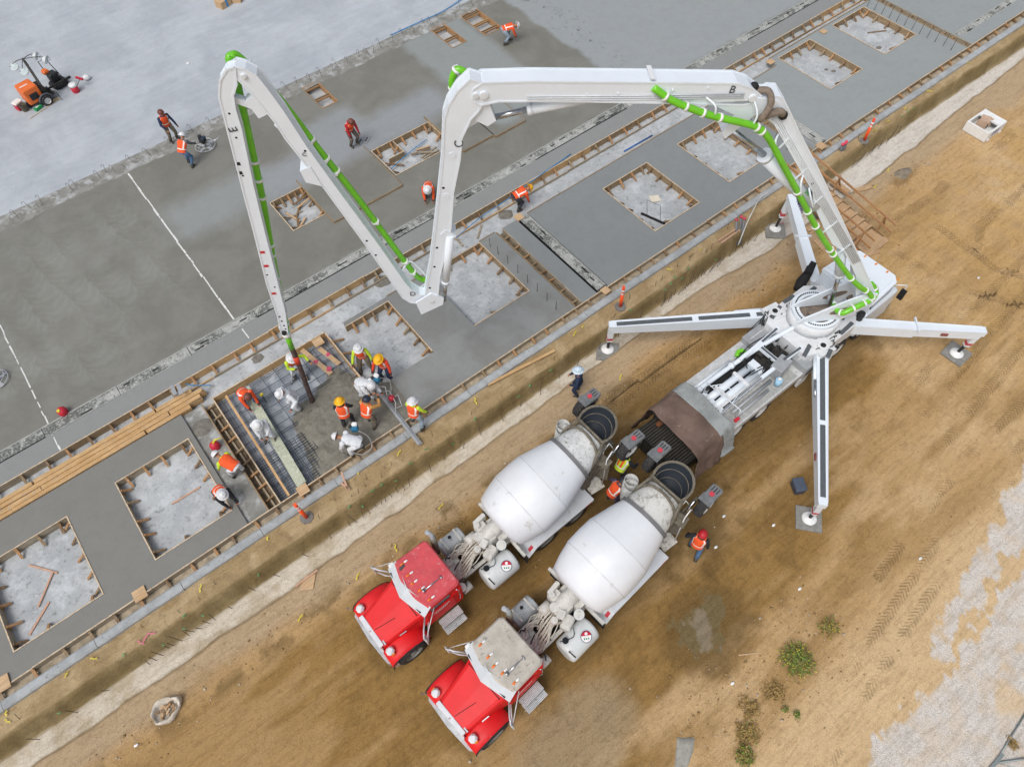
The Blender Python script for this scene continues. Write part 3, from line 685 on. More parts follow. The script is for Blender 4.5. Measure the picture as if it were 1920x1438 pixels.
# rebar pins in the dug bank
pins = [(-7.3+i*.24, 0) for i in range(11)]+[(.6+i*.26, 0) for i in range(11)]+[(16.6+i*.21, 0) for i in range(20)]+[(21+i*.4, 0) for i in range(5)]+[(30+i*.3, 0) for i in range(14)]+[(x_, 0) for x_ in (-11, -9.8, -8.7, -4.3, -3.3, -2.4, -1.2, -.2, 4.1, 4.9, 5.7, 6.6, 7.7, 8.6, 9.6, 10.7, 11.6, 12.9, 14, 15.2)]
for x, _ in pins:
    e_ = float(edge_y(x)); x += rnd.gauss(0, .03); b_ = Vector((x, e_-.16-rnd.uniform(0, .12), -.95))
    rod('rebar_pin', [b_, b_+Vector((rnd.gauss(0, .06), rnd.gauss(-.05, .06), rnd.uniform(.45, .8)))], .012, 'thin rebar pin standing against the dug bank of the trench', 'rebar', 'rebar pins along the trench bank')
    if rnd.random() < .55:
        y = e_+.12+rnd.uniform(0, .5); rod('rebar_pin', [(x+.05, y, -.15), (x+.1, y+rnd.gauss(0, .05), .15)], .009, 'short rebar pin poking out of the top of the trench bank', 'rebar', 'short pins on the bank top')
RIB = {c: pm('ribbon_'+c, h, .6) for c, h in (('green', '#4f9257'), ('yellow', '#d6c53a'), ('pink', '#cf6682'))}
def ribbon(x, y, z, c, L=.28, a_=None, grp=None, lab=None):
    a_ = rnd.uniform(0, 3.14) if a_ is None else a_; mb = MB(); pts = []; n = 6
    for i in range(n+1):
        u = (i/n-.5)*L; w_ = .02+.010*math.sin(i*2.1); pts.append((x+math.cos(a_)*u+.03*math.sin(i*1.7), y+math.sin(a_)*u, z+.015+.03*abs(math.sin(i*1.3)), w_))
    vs = []
    for p in pts: vs += [(p[0]-math.sin(a_)*p[3], p[1]+math.cos(a_)*p[3], p[2]), (p[0]+math.sin(a_)*p[3], p[1]-math.cos(a_)*p[3], p[2]+.012)]
    mb.add(vs, [(2*i, 2*i+1, 2*i+3, 2*i+2) for i in range(n)], 0, True)
    o = single('flagging_ribbon', mb, RIB[c], lab or {'green': 'scrap of green flagging tape on the dug trench bank', 'yellow': 'scrap of yellow flagging tape lying beside the concrete curb', 'pink': 'scrap of pink flagging tape on the trench bank'}[c], 'flagging tape', (x, y, z), grp or {'green': 'green tape scraps on the bank', 'yellow': 'yellow tape scraps along the curb', 'pink': 'pink tape scraps on the bank'}[c])
    return o
for x, y in [(40.3, 12.6), (36.7, 12.5), (34.6, 12.45), (33.1, 12.4), (29.8, 12.7), (28.6, 12.8), (28.2, 12.75), (19.6, 12.35), (17.7, 12.4), (14.9, 12.5), (12.74, 12.45), (12.25, 12.4), (7.1, 12.4), (3.5, 12.4), (1.9, 12.7), (-.2, 12.85), (-2, 12.5), (-4.65, 12.35), (-8.4, 12.4), (-9.3, 12.5), (-11.2, 12.55), (-11.25, 12.3), (32, 12.4)]:
    ribbon(x, y, hz(x, y)+.03, 'yellow', rnd.uniform(.14, .32))
for x in [-10.1, -7.6, -6.6, -5.8, -5.5, -5.1, -2.9, .9, 1.3, 1.9, 2.3, 2.8, 3.6, 4.4, 5.4, 6.6, 8.7, 9.3, 10.4, 14.9, 16.9, 17.3, 17.6, 18.0, 18.4, 20.2, 26.5, 34, 34.5, 35]:
    y = float(edge_y(x))+rnd.uniform(-.03, .22); ribbon(x, y, hz(x, y)+.04, 'green', .15)
for x, y in [(-7.0, 11.95), (-6.8, 11.98), (-6.6, 12.0), (-5.2, 12.7), (24.2, 11.4), (24.4, 11.5)]: ribbon(x, y, hz(x, y)+.03, 'pink', .25)
for x, y, a_ in [(-.2, 9.6, .6), (-2.5, 9.6, .4), (3.6, 9.9, .2), (1.4, 9.6, 1.2), (12.6, 9.9, .6), (17.4, 10.0, .6), (23.6, 9.9, .3), (31, 10.5, .5), (29.6, 10.2, .2), (10.2, 9.9, .4)]:
    ribbon(x, y, hz(x, y)+.02, 'yellow', .3, a_, 'yellow tape scraps on the tan dirt', 'scrap of yellow flagging tape lying on the tan dirt beyond the trench')

# ------------------------------------------------ pour pit
T = Thing('pit_formwork', 'new timber form around the rebar-filled pour pit', 'formwork', (2, 16, -.34))
T.part('form_board', MB().box((-1.0, 16.15, -.13), (.05, 5.6, .40)).box((-1.0, 16.15, .073), (.052, 5.6, .006), 1), [NY, TOPE], label='long raw edge board on the left side of the pit')
T.part('form_board', MB().box((1.55, 18.97, -.13), (5.1, .05, .40)).box((1.55, 18.97, .073), (5.1, .052, .006), 1), [NX, TOPE])
T.part('form_board', MB().box((4.12, 17.3, -.14), (.05, 3.2, .38)).box((4.12, 17.3, .053), (.052, 3.2, .006), 1), [NY, TOPE])
for y in (16, 16.8, 17.6, 18.4): kicker(T, 4.16, y, 1, 0, .45, OR_)
for y in [13.8+.62*i for i in range(9)]: T.part('brace', MB().bar((-1.03, y, -.02), (-1.42, y+.05, -.2), .07, .05), rnd.choice([OR_, WX, OR2]))
T.part('form_board', MB().box((-1.47, 16.2, -.16), (.05, 5.7, .32)), WY)
T.part('form_board', MB().box((-1.25, 16.2, -.25), (.07, 5.6, .06), 0, .01), WYP)
struct('grout_strip', cells([(-2.32, -1.5, 13.4, 19.1)], [], -.33, -.11), LUMP)
struct('pit_floor', MB().box((1.55, 16.2, -.33), (5.05, 5.55, .04)), conc('pit_floor_concrete', '#9aa1a8', '#8a9097', 1.2, .7, speck=.3))
struct('gutter_floor', MB().box((-1.25, 16.2, -.325), (.4, 5.5, .03)), MATS['channel_soil'])
T = Thing('rebar_mat', 'wide grid of rebar tied over the floor of the pour pit', 'rebar mat', (1.5, 16.2, -.3))
for i in range(12):
    y = 13.7+i*.45; T.part('bar', MB().tube([(-.95, y, -.13), (4.05, y, -.13)], .012, 5), REB)
    if i % 2: T.part('bar', MB().tube([(-.95, y+.09, -.13), (4.05, y+.09, -.13)], .012, 5), REB)
for i in range(9): T.part('bar', MB().tube([(-.75+i*.58, 13.4, -.155), (-.75+i*.58, 18.9, -.155)], .012, 5), REB)
T = Thing('rebar_cage', 'dense blue-grey rebar cage at the front corner of the pour pit', 'rebar cage', (.4, 14.3, -.3))
for i in range(17): T.part('bar', MB().tube([(-.95, 13.45+i*.12, -.10), (1.9, 13.45+i*.12, -.10)], .011, 5), REB)
for i in range(16): T.part('bar', MB().tube([(-.92+i*.175, 13.4, -.08), (-.92+i*.175, 15.5, -.08)], .011, 5), REB)
BOARD = spatter('smeared_board', '#b4b8a0', '#a0a48e', .55)
single('walk_plank', MB().prism([(.06, 18.6), (.42, 18.6), (.16, 13.5), (-.22, 13.5)], -.02, .05), BOARD, 'pale mortar-smeared walking plank laid across the pour pit', 'plank', (.1, 16, 0))
single('walk_plank_hole', MB().box((.02, 14.9, .054), (.06, .3, .004), 0, .3), BLK, 'black slot in the pale walking plank of the pour pit', 'slot', (.02, 14.9, .05)) if 0 else None
single('timber_screed', MB().bar((-.53, 18.85, -.07), (-.62, 13.45, -.07), .09, .045), NY, 'long raw timber strip lying on the rebar at the left of the pit', 'timber', (-.6, 16, -.1))
single('pit_board', MB().bar((2.95, 18.9, -.09), (3.3, 17.1, -.09), .2, .03), PLY, 'pink-marked raw board lying on the rebar at the back of the pit', 'plank', (3.1, 18, -.1))
single('pit_board', MB().bar((3.55, 18.5, -.09), (3.8, 17.3, -.09), .2, .03), PLY, 'pink-marked raw board in the back right corner of the pit', 'plank', (3.7, 18, -.1))
PINK = pm('pink_marking', '#c9536e', .8, 0, .3, 9)
for x, y in [(3.1, 18.0), (3.7, 18.0), (3.35, 17.35), (1.05, 15.9)]:
    single('paint_mark', MB().add([(x+.16*math.cos(k)*rnd.uniform(.4, 1), y+.16*math.sin(k)*rnd.uniform(.4, 1), -.070 if x > 2 else -.305) for k in np.arange(0, 6.28, .5)], [tuple(range(13))]), PINK, 'faded pink spray paint mark in the pour pit', 'paint mark', (x, y, -.1), 'pink marks in the pit')
# fresh concrete being placed
bnd = [(4.14, 16.3), (3.68, 17.25), (3.23, 17.3), (3.0, 17.02), (2.52, 16.95), (2.34, 16.72), (1.9, 16.75), (1.37, 16.62), (1.01, 16.32), (.84, 15.88), (.82, 15.34), (.78, 14.93), (.62, 14.3), (.35, 13.36), (5.03, 13.36), (5.03, 15.26), (4.14, 15.9)]
gx, gy = np.meshgrid(np.arange(.2, 5.08, .05), np.arange(13.36, 17.5, .05))
wx = gx+(fbm(gx, gy, 1.5, 3)-.5)*.3; wy = gy+(fbm(gx+3, gy, 1.5, 3)-.5)*.3
ins = inpoly(np.where(gx > 3.9, gx, wx), np.where(gy < 13.9, gy, wy), bnd)
bd = dpoly(gx, gy, bnd[:14])[0]
lump = fbm(gx, gy, 2.4, 6)-.45
zz = -.17+.16*sm(0, .8, bd)+lump*.16*sm(5.2, 3.6, gx)*np.clip(bd/.4, .3, 1)
zz = np.where(gx > 4.4, zz*(1-sm(4.4, 5, gx))+(-.002)*sm(4.4, 5, gx), zz); zz = np.minimum(zz, .03)
vs = [(float(a_), float(b_), float(c_)) for a_, b_, c_ in zip(gx.ravel(), gy.ravel(), zz.ravel())]; nx_ = gx.shape[1]; fs = []
for j in range(gx.shape[0]-1):
    for i in range(nx_-1):
        if ins[j, i] and ins[j+1, i+1] and ins[j, i+1] and ins[j+1, i]: k = j*nx_+i; fs.append((k, k+1, k+1+nx_, k+nx_))
t = NT('wet_mix'); co = t.coord(obj=False); n = t.noise(co, 5, 7, .75, .5)
c_ = t.mix(t.ramp(n, .35, .65), srgb('#6d695d'), srgb('#858175')); c_ = t.mix(t.math('MULTIPLY', t.ramp(t.noise(co, 22, 4, .8), .6, .7), .6), c_, srgb('#4e4a40'))
t.bump(n, .9, .06); WMIX = t.fin(c_, .5)
single('fresh_concrete', MB().add(vs, fs, 0, True), WMIX, 'wet brown-grey concrete being spread over the rebar in the pit', 'wet concrete', (3, 15, -.2), None, 'stuff')

# ------------------------------------------------ stack of long lumber
for k, (y0, z0, h_) in enumerate([(19.80, -.30, .46), (19.62, -.30, .41), (19.44, -.3, .36), (19.27, -.3, .31)]):
    x = -14
    lab = ['top row', 'second row', 'third row', 'lowest row'][k]
    while x < -1.5:
        e = min(x+rnd.uniform(4.5, 7), -1.35+[-.1, .25, .05, -.5][k])
        if e-x < .4: break
        mb = MB(); 
        for q in range(3): mb.box(((x+e)/2+rnd.uniform(-.04, .04), y0+rnd.uniform(-.01, .01), z0+h_*(q+.5)/3), (e-x-.02, .176, h_/3-.006), 0, 0, None, .004)
        single('long_board', mb, NX, 'long new pine boards stacked beside the corridor, '+lab, 'lumber', ((x+e)/2, y0, z0), 'long pine boards in the stack'); x = e
# corridor and slab bits
def stick(x0, y0, x1, y1, z, w_, m, label, name='loose_board', cat='board', h_=.03, grp=None):
    return single(name, MB().bar((x0, y0, z), (x1, y1, z), w_, h_), m, label, cat, ((x0+x1)/2, (y0+y1)/2, z), grp)
PK = wood('pink_pine', '#d3ab92', '#b98d72', 'X')
def pxl(a_, b_, z): p, q_ = at(*a_, z), at(*b_, z); return p.x, p.y, q_.x, q_.y
Z3 = -.31
stick(*pxl((322, 945), (375, 913), Z3), Z3, .06, PK, 'single pinkish stick lying in the square opening left of the kneeling workers')
stick(*pxl((54, 1059), (108, 1074), Z3), Z3, .06, PK, 'upper pinkish stick in the lower left square opening')
stick(*pxl((72, 1138), (100, 1072), Z3), Z3+.02, .06, PK, 'middle pinkish stick in the lower left square opening')
stick(*pxl((55, 1190), (92, 1128), Z3), Z3, .07, PK, 'lower pinkish stick in the lower left square opening')
stick(*pxl((1140, 262), (1186, 240), Z3), Z3, .08, OR2, 'brown board beside the inner formwork left of the boom pipe'); stick(*pxl((845, 436), (868, 462), Z3), Z3, .10, WXP, 'scrap board behind boom joint in the corridor'); stick(*pxl((895, 448), (903, 422), Z3), Z3, .09, WXP, 'short grey board in corridor near the boom')
stick(*pxl((1627, 62), (1662, 58), Z3), Z3, .07, OR2, 'dark board in the farthest opening'); stick(*pxl((1385, 1228), (1423, 1224), -.78), -.77, .04, PLY, 'thin straw-coloured stick on the dirt right of the puddle')
stick(*pxl((915, 722), (1040, 658), -.08), -.04, .12, NX, 'long new pine board lying on the bank beside the curb', h_=.04)
for a_, b_, L in [((640, 885), (652, 918), 'new pine brace leaning at the front pit form'), ((640, 906), (655, 918), 'short pink board on bank below the pit')]: stick(*pxl(a_, b_, .02), .03, .07, PK, L)
BLUE = pm('blue_pipe', '#2f86bf', .45); BLU2 = pm('blue_rod', '#2a62a8', .5)
def hose(name, px, z, r, m, label, sag=0):
    pts = [at(a_, b_, z) for a_, b_ in px]; return single(name, MB().tube(pts, r, 6, sub=4 if len(pts) > 2 else 0), m, label, 'hose', pts[0])
hose('blue_hose', [(733, 66), (795, 38), (830, 22), (870, -4)], .08, .025, BLUE, 'thin blue hose lying along the old floor edge at top')
hose('blue_hose', [(855, 446), (880, 425), (905, 405), (950, 375), (1000, 338), (1070, 289)], .06, .02, BLUE, 'blue hose lying along the inner formwork in the corridor')
hose('blue_conduit', [(1170, 284), (1223, 254)], -.28, .035, BLU2, 'short dark blue conduit lying in the corridor under the boom'); hose('blue_hose', [(730, 320), (765, 288), (800, 262)], -.2, .02, BLUE, 'pale blue hose across the debris-filled opening')
hose('blue_hose', [(335, 716), (360, 722), (395, 722)], -.2, .02, BLUE, 'short blue hose at the end of the lumber stack')
# black screed rail with wire handles
T = Thing('screed_rail', 'black slatted hand tamper rail with two wire handles in a square opening', 'hand tamper', at(1225, 410, Z3))
a_, b_ = at(1202, 400, Z3+.03), at(1247, 420, Z3+.03); T.part('blade', MB().bar(a_, b_, .1, .05), BLK)
c1_, d1_ = a_.lerp(b_, .25), a_.lerp(b_, .8); up_ = Vector((.1, .25, .75)); T.part('handle', MB().tube([c1_, c1_+up_, d1_+up_, d1_], .01, 5), BLK)
single('paper_scrap', MB().prism([tuple(at(x_, y_, Z3)[:2]) for x_, y_ in ((1216, 368), (1234, 366), (1240, 377), (1222, 380))], Z3, Z3+.012), pm('paper', '#d6cdbb', .9), 'cream board scrap lying above the black tamper', 'scrap', at(1228, 372, Z3))
# wet mortar lumps
def lump_(x, y, z, r, label, m=PATCH, hh=.35):
    mb = MB(); n = 16; vs = [(x, y, z+r*hh)]; 
    for k, (f, hh2) in enumerate(((.45, .8*hh), (.8, .4*hh), (1.0, -.02))):
        for i in range(n):
            a_ = 6.283*i/n; rr = r*f*(1+.35*(mnoise.noise(Vector((x*3+math.cos(a_)*1.2, y*3+math.sin(a_)*1.2, 0))))+rnd.uniform(-.06, .06)); vs.append((x+math.cos(a_)*rr, y+math.sin(a_)*rr*.8, z+r*hh2*(1+rnd.uniform(-.2, .2))))
    fs = [(0, 1+i, 1+(i+1) % n) for i in range(n)]+[(1+k*n+i, 1+(k+1)*n+i, 1+(k+1)*n+(i+1) % n, 1+k*n+(i+1) % n) for k in range(2) for i in range(n)]
    return single('mortar_lump', mb.add(vs, fs, 0, True), m, label, 'mortar', (x, y, z))
for px, z, r_, L in [((483, 672), -.34, .3, 'dark mortar splash in the corridor left of the green hose tip'), ((715, 528), -.34, .45, 'dark mortar pile in the corridor between two boom sections'), ((948, 403), -.34, .4, 'dark mortar pile behind the bending worker in the yellow hat'),
                      ((1648, 90), -.34, .18, 'dark mortar lump in the farthest opening'), ((1549, 131), -.34, .14, 'left dark mortar lump in the opening near the far right'), ((1563, 134), -.34, .15, 'right dark mortar lump in the opening near the far right'), ((380, 800), -.11, .5, 'wet mortar patch beside the lumber stack end')]:
    p = at(*px, z); lump_(p.x, p.y, p.z, r_, L, hh=.12)
# raised panels with timber edging on the big slab
for (x0, x1, y0, y1, L) in [(7.68, 11.45, 24.2, 27.8, 'large square raised concrete panel edged in timber, left of the debris-filled opening'), (15.15, 17.02, 24.25, 27.7, 'raised concrete panel edged in timber right of the white boom, near half'), (17.06, 18.96, 24.1, 27.6, 'raised concrete panel edged in timber right of the white boom, far half')]:
    T = Thing('raised_panel', L, 'concrete panel', ((x0+x1)/2, (y0+y1)/2, 0)); T.part('panel', MB().box(((x0+x1)/2, (y0+y1)/2, .045), (x1-x0, y1-y0, .11)), WETD)
    for c_, d_ in [(((x0+x1)/2, y0-.02, .02), (x1-x0, (.05), .15)), ((x0-.02, (y0+y1)/2, .03), (.045, y1-y0, .14)), ((x1+.02, (y0+y1)/2, .03), (.045, y1-y0, .14))]: T.part('edging', MB().box(c_, d_), WX if d_[0] > 1 else WY)
# ================================================================ CONCRETE PUMP TRUCK
WH = pm('boom_white', '#dee5eb', .42, 0, .03, 1.2, coat=.2)
WH2 = pm('chassis_white', '#d6d8d9', .5, 0, .08, 2.2, '#b5afa4', .12)
GRN = pm('pipe_green', '#6cc01e', .35, 0, .10, 2.0, coat=.3)
CLM = pm('clamp_white', '#e6e6e4', .5, 0, .1, 4)
CHR = pm('chrome', '#b9bcc0', .18, 1.0, .1, 3)
DKG = pm('grip_strip', '#555a5e', .9, 0, .12, 9)
RUB = pm('rubber', '#26272a', .85, 0, .2, 6, '#6f6656', .25)
TYR = pm('tyre', '#2c2c2e', .85, 0, .2, 8, '#6f6250', .35)
RIMS = pm('rim_white', '#cfcfcc', .5, .2, .12, 5)
ALU = pm('deck_aluminium', '#c6c7c6', .5, .1, .14, 5, '#8b867b', .3)
GRYB = pm('grey_box', '#a3a6a8', .5, .2, .1, 4)
DKM = pm('dark_machinery', '#34332f', .7, .3, .4, 6, '#6d655a', .3)
BRN = pm('hose_wrap', '#7f7265', .8, 0, .25, 7)
REDM = pm('red_paint_stripe', '#c22e35', .5)
SUEDE = pm('tarp_brown', '#6b574c', .8, 0, .28, 1.1, '#9a8b80', .18, .4)
TGRY = pm('tarp_grey', '#8f9391', .75, 0, .2, 2.2, '#6f6f6a', .3, .4)
FLR = pm('deck_dark', '#3b3a36', .85, 0, .4, 4)

def wheel(T, x, y, z, R_, w_, side, dual=False, name='wheel', parent=None, rim=None, dx=0):
    """side = +1/-1: which way the rim faces along y"""
    mb = MB(); r = R_
    prof = [(r*.60, -w_/2), (r*.93, -w_/2), (r, -w_*.34), (r, w_*.34), (r*.93, w_/2), (r*.60, w_/2)]
    n = 32
    mb.lathe(prof, (x, y, z), (0, side, 0), n, 0, cap=False)
    for k in range(n):      # shoulder lugs
        a_ = 6.2832*k/n; c_, s_ = math.cos(a_), math.sin(a_)
        mb.box((x+c_*r*.985, y, z+s_*r*.985), (.035, w_*.86, .05), 0, X=None) if 0 else mb.bar((x+c_*(r+.004), y-w_*.4, z+s_*(r+.004)), (x+c_*(r+.004), y+w_*.4, z+s_*(r+.004)), .035, .016, 0, up=(c_, 0, s_))
    if dual: mb.lathe(prof, (x, y-side*(w_+.05), z), (0, side, 0), n, 0, cap=False)
    t_ = T.part(name, mb, TYR, parent)
    mb = MB(); f = w_/2
    mb.lathe([(r*.62, f*.98), (r*.585, f*1.02), (r*.55, f*.8), (r*.40, f*.1), (r*.30, f*.05), (r*.22, f*.1), (r*.20, f*.8), (r*.12, f*.95), (0.001, f*.95)], (x, y, z), (0, side, 0), n, 0, cap=False)
    for k in range(10):
        a_ = 6.2832*k/10; mb.cyl((x+math.cos(a_)*r*.32, y+side*f*.05, z+math.sin(a_)*r*.32), (x+math.cos(a_)*r*.32, y+side*f*.3, z+math.sin(a_)*r*.32), .02, 6, 0)
        mb.cyl((x+math.cos(a_+.3)*r*.47, y+side*(f*.35), z+math.sin(a_+.3)*r*.47), (x+math.cos(a_+.3)*r*.47, y+side*(f*.46), z+math.sin(a_+.3)*r*.47), .032, 8, 1)
    T.part('rim', mb, [rim or RIMS, BLK], t_); return t_

def text_mb(txt, size, X, depth=.004, mb=None, m=0):
    cu = bpy.data.curves.new('t', 'FONT'); cu.body = txt; cu.size = size; cu.align_x = 'CENTER'; cu.align_y = 'CENTER'; cu.extrude = depth; cu.resolution_u = 3
    o = bpy.data.objects.new('t', cu); COL.objects.link(o); bpy.context.view_layer.update()
    me = o.to_mesh(); mb = mb or MB(); mb.add([v.co for v in me.vertices], [tuple(p.vertices) for p in me.polygons], m, False, X)
    o.to_mesh_clear(); bpy.data.objects.remove(o); bpy.data.curves.remove(cu); return mb

TW = Vector((19.1, 6.24, 0)); BD = Vector((-.84729714, .53111916, 0)); BN = Vector((-.53111916, -.84729714, 0)); ZU = Vector((0, 0, 1))
def BP(s, z, off=0.0): return TW+BD*s+ZU*z+BN*off
XB = Matrix((BD, ZU, -BN)).transposed().to_4x4(); XB.translation = TW
PT = Thing('concrete_pump_truck', 'white concrete pump truck with raised folding boom, green pipes and four spread outriggers', 'pump truck', (17.5, 6.3, ZD))
def inset(poly, f):
    cx = sum(p[0] for p in poly)/len(poly); cy = sum(p[1] for p in poly)/len(poly); return poly
def boom(name, poly, w_, off=0.0, extra=None, lab=None):
    mb = MB(); Xo = Matrix.Translation(BN*off) @ XB
    mb.prism(poly, -w_/2, w_/2, 0, Xo)
    # flange lips along the outline, on both cheeks
    n = len(poly)
    for sgn in (-1, 1):
        for i in range(n):
            p, q_ = poly[i], poly[(i+1) % n]
            if math.hypot(p[0]-q_[0], p[1]-q_[1]) < .12: continue
            a_ = BP(p[0], p[1], off+sgn*w_/2*1.0); b_ = BP(q_[0], q_[1], off+sgn*w_/2)
            mb.bar(a_, b_, .03, .045, 0, up=ZU if abs((b_-a_).normalized().z) < .9 else BD)
    if extra: extra(mb, w_, off)
    return PT.part(name, mb, [WH, BLK, WH2, REDM], label=lab)
def holes_(mb, pts, w_, off, r=.045):
    for s, z in pts: mb.cyl(BP(s, z, off+w_/2-.01), BP(s, z, off+w_/2+.006), r, 10, 1)
def pins(mb, pts, w_, off, r=.09):
    for s, z in pts:
        mb.cyl(BP(s, z, off-w_/2-.05), BP(s, z, off+w_/2+.05), r, 14, 0); mb.cyl(BP(s, z, off+w_/2+.05), BP(s, z, off+w_/2+.062), r*.75, 14, 2)
pA = [(-1.3, 2.72), (-1.0, 2.95), (-.48, 4.3), (-0.03, 4.98), (0.49, 5.7), (1.04, 6.14), (1.45, 6.7), (2.26, 7.95), (2.58, 8.65), (3.09, 9.33), (3.41, 9.82), (4.02, 10.64), (4.33, 11.08), (4.75, 11.5), (4.98, 11.95), (4.85, 12.15), (4.58, 12.1), (4.3, 11.74), (3.46, 10.52), (2.46, 9.15), (1.88, 8.3), (0.76, 6.68), (-0.05, 5.49), (-0.94, 4.17), (-1.5, 3.35), (-1.62, 2.95)]
pB = [(12.54, 12.83), (12.50, 13.12), (12.26, 13.27), (11.04, 13.19), (8.39, 12.9), (5.84, 12.61), (5.46, 12.45), (5.12, 12.18), (5.15, 12.0), (5.56, 11.95), (7.77, 12.25), (9.69, 12.49), (11.04, 12.64), (11.9, 12.72), (12.36, 12.66)]
pC = [(12.55, 13.39), (12.88, 13.1), (13.15, 12.7), (13.29, 12.32), (13.46, 11.08), (13.83, 9.17), (14.29, 6.93), (14.67, 5.43), (14.59, 4.93), (14.29, 5.17), (14.08, 6.38), (13.75, 7.59), (13.51, 8.48), (13.29, 9.92), (13.01, 11.02), (12.9, 11.71), (12.63, 12.25), (12.40, 12.5), (12.2, 12.9), (12.25, 13.25)]
pD = [(17.87, 14.19), (17.99, 14.1), (17.94, 13.95), (17.73, 13.48), (17.43, 12.63), (17.33, 12.14), (17.17, 11.65), (16.76, 10.36), (16.12, 8.11), (15.41, 5.44), (15.19, 5.15), (14.67, 4.98), (14.40, 5.10), (14.45, 5.35), (14.85, 5.50), (15.09, 5.81), (15.25, 6.24), (15.78, 8.13), (16.45, 10.32), (16.88, 11.78), (17.15, 12.91), (17.34, 13.55), (17.47, 13.92), (17.66, 14.1)]
pE = [(17.87, 14.19), (18.07, 14.14), (18.31, 13.89), (18.49, 13.48), (18.62, 12.63), (18.93, 10.53), (19.16, 8.92), (19.49, 6.81), (19.65, 5.18), (19.82, 4.15), (19.61, 4.11), (19.37, 5.28), (19.17, 6.77), (18.88, 8.88), (18.62, 10.68), (18.3, 12.55), (18.25, 13.09), (18.16, 13.48), (17.98, 13.75)]
def exA(mb, w_, off):
    # hydraulic lines along the upper edge of the cheek
    for k in range(5):
        o_ = .10+.055*k; a_ = BP(4.55+o_*.3, 11.75-o_, off+w_/2+.02); b_ = BP(-.35+o_*.8, 5.2-o_*.6, off+w_/2+.02); mb.tube([a_, b_], .014, 5, 2)
    for f in (.12, .3, .48, .66, .84):
        p = BP(4.55-4.9*f, 11.55-6.5*f, off+w_/2+.02); q_ = BP(4.85-4.9*f, 11.05-6.5*f, off+w_/2+.02); mb.bar(p, q_, .05, .03, 0)
    holes_(mb, [(2.7, 8.95), (.35, 5.9)], w_, off, .04); pins(mb, [(-1.35, 3.0), (4.75, 11.95)], w_, off, .12)
    # red and white tail-marking at the knuckle
    for k in range(3): mb.bar(BP(4.72+.05*k, 11.6+.16*k, off+w_/2+.015), BP(4.86+.05*k, 11.5+.16*k, off+w_/2+.015), .012, .05, 3)
boom('boom_section', pA, .55, 0, exA)
def exB(mb, w_, off):
    for z_ in (.16, .22, .28):
        mb.tube([BP(5.6, 12.45-z_+.02, off+w_/2+.02), BP(8.4, 12.9-z_-.20, off+w_/2+.02), BP(11.2, 13.17-z_-.2, off+w_/2+.02)], .014, 5, 2)
    mb.bar(BP(8.0, 12.96, off), BP(8.12, 12.97, off), w_+.03, .02, 2)
    for s in (10.6, 9.7, 8.9, 7.5, 6.6): mb.cyl(BP(s, 12.62+.1*(s-8)/3, off+w_/2), BP(s, 12.62+.1*(s-8)/3, off+w_/2+.03), .03, 8, 0)
    pins(mb, [(12.25, 12.95), (5.35, 12.15)], w_, off, .11)
boom('boom_section', pB, .52, 0, exB)
mb = MB().prism([(6.5, 12.13), (5.13, 12.05), (4.93, 11.8), (5.37, 11.35), (5.78, 10.9), (5.9, 11.1), (5.69, 11.65)], -.26, .26, 0, XB).prism([(5.35, 12.15), (4.75, 12.1), (4.6, 11.8), (5.2, 11.6)], -.3, .3, 0, XB)
PT.part('knuckle_bracket', mb, [WH])
def exC(mb, w_, off):
    holes_(mb, [(13.55, 10.1), (14.0, 7.75), (14.45, 5.9), (14.18, 6.9)], w_, off, .04); pins(mb, [(12.45, 12.95), (14.45, 5.2)], w_, off, .09)
    for s, z in [(13.2, 11.2), (13.5, 9.8)]: mb.cyl(BP(s, z, off+w_/2), BP(s, z, off+w_/2+.015), .10, 16, 0)
    mb.bar(BP(13.75, 8.4, off), BP(13.45, 8.1, off), w_+.05, .25, 0)
boom('boom_section', pC, .42, .04, exC)
def exD(mb, w_, off):
    holes_(mb, [(16.05, 8.25), (15.9, 7.6), (16.95, 11.7)], w_, off, .035); pins(mb, [(17.75, 13.95)], w_, off, .07)
    mb.prism([(16.95, 11.2), (17.25, 11.1), (17.2, 10.7), (16.8, 10.5)], -.2, .2, 0, XB)
boom('boom_section', pD, .34, 0, exD)
def exE(mb, w_, off):
    holes_(mb, [(18.42, 13.0), (18.5, 12.3), (18.75, 11.1), (19.35, 7.2), (19.3, 6.6)], w_, off, .03)
    for s, z in [(18.75, 11.5), (18.8, 11.2), (19.17, 8.2), (19.25, 7.6), (19.42, 6.3)]: mb.bar(BP(s-.07, z, off+w_/2+.004), BP(s+.07, z, off+w_/2+.004), .008, .10, 3 if z < 10 else 1)
    for z_ in (5.1, 4.85, 4.6, 4.4): mb.cyl(BP(19.6, z_, off+w_/2-.01), BP(19.6, z_, off+w_/2+.008), .035, 8, 1)
boom('boom_section', pE, .26, .05, exE)
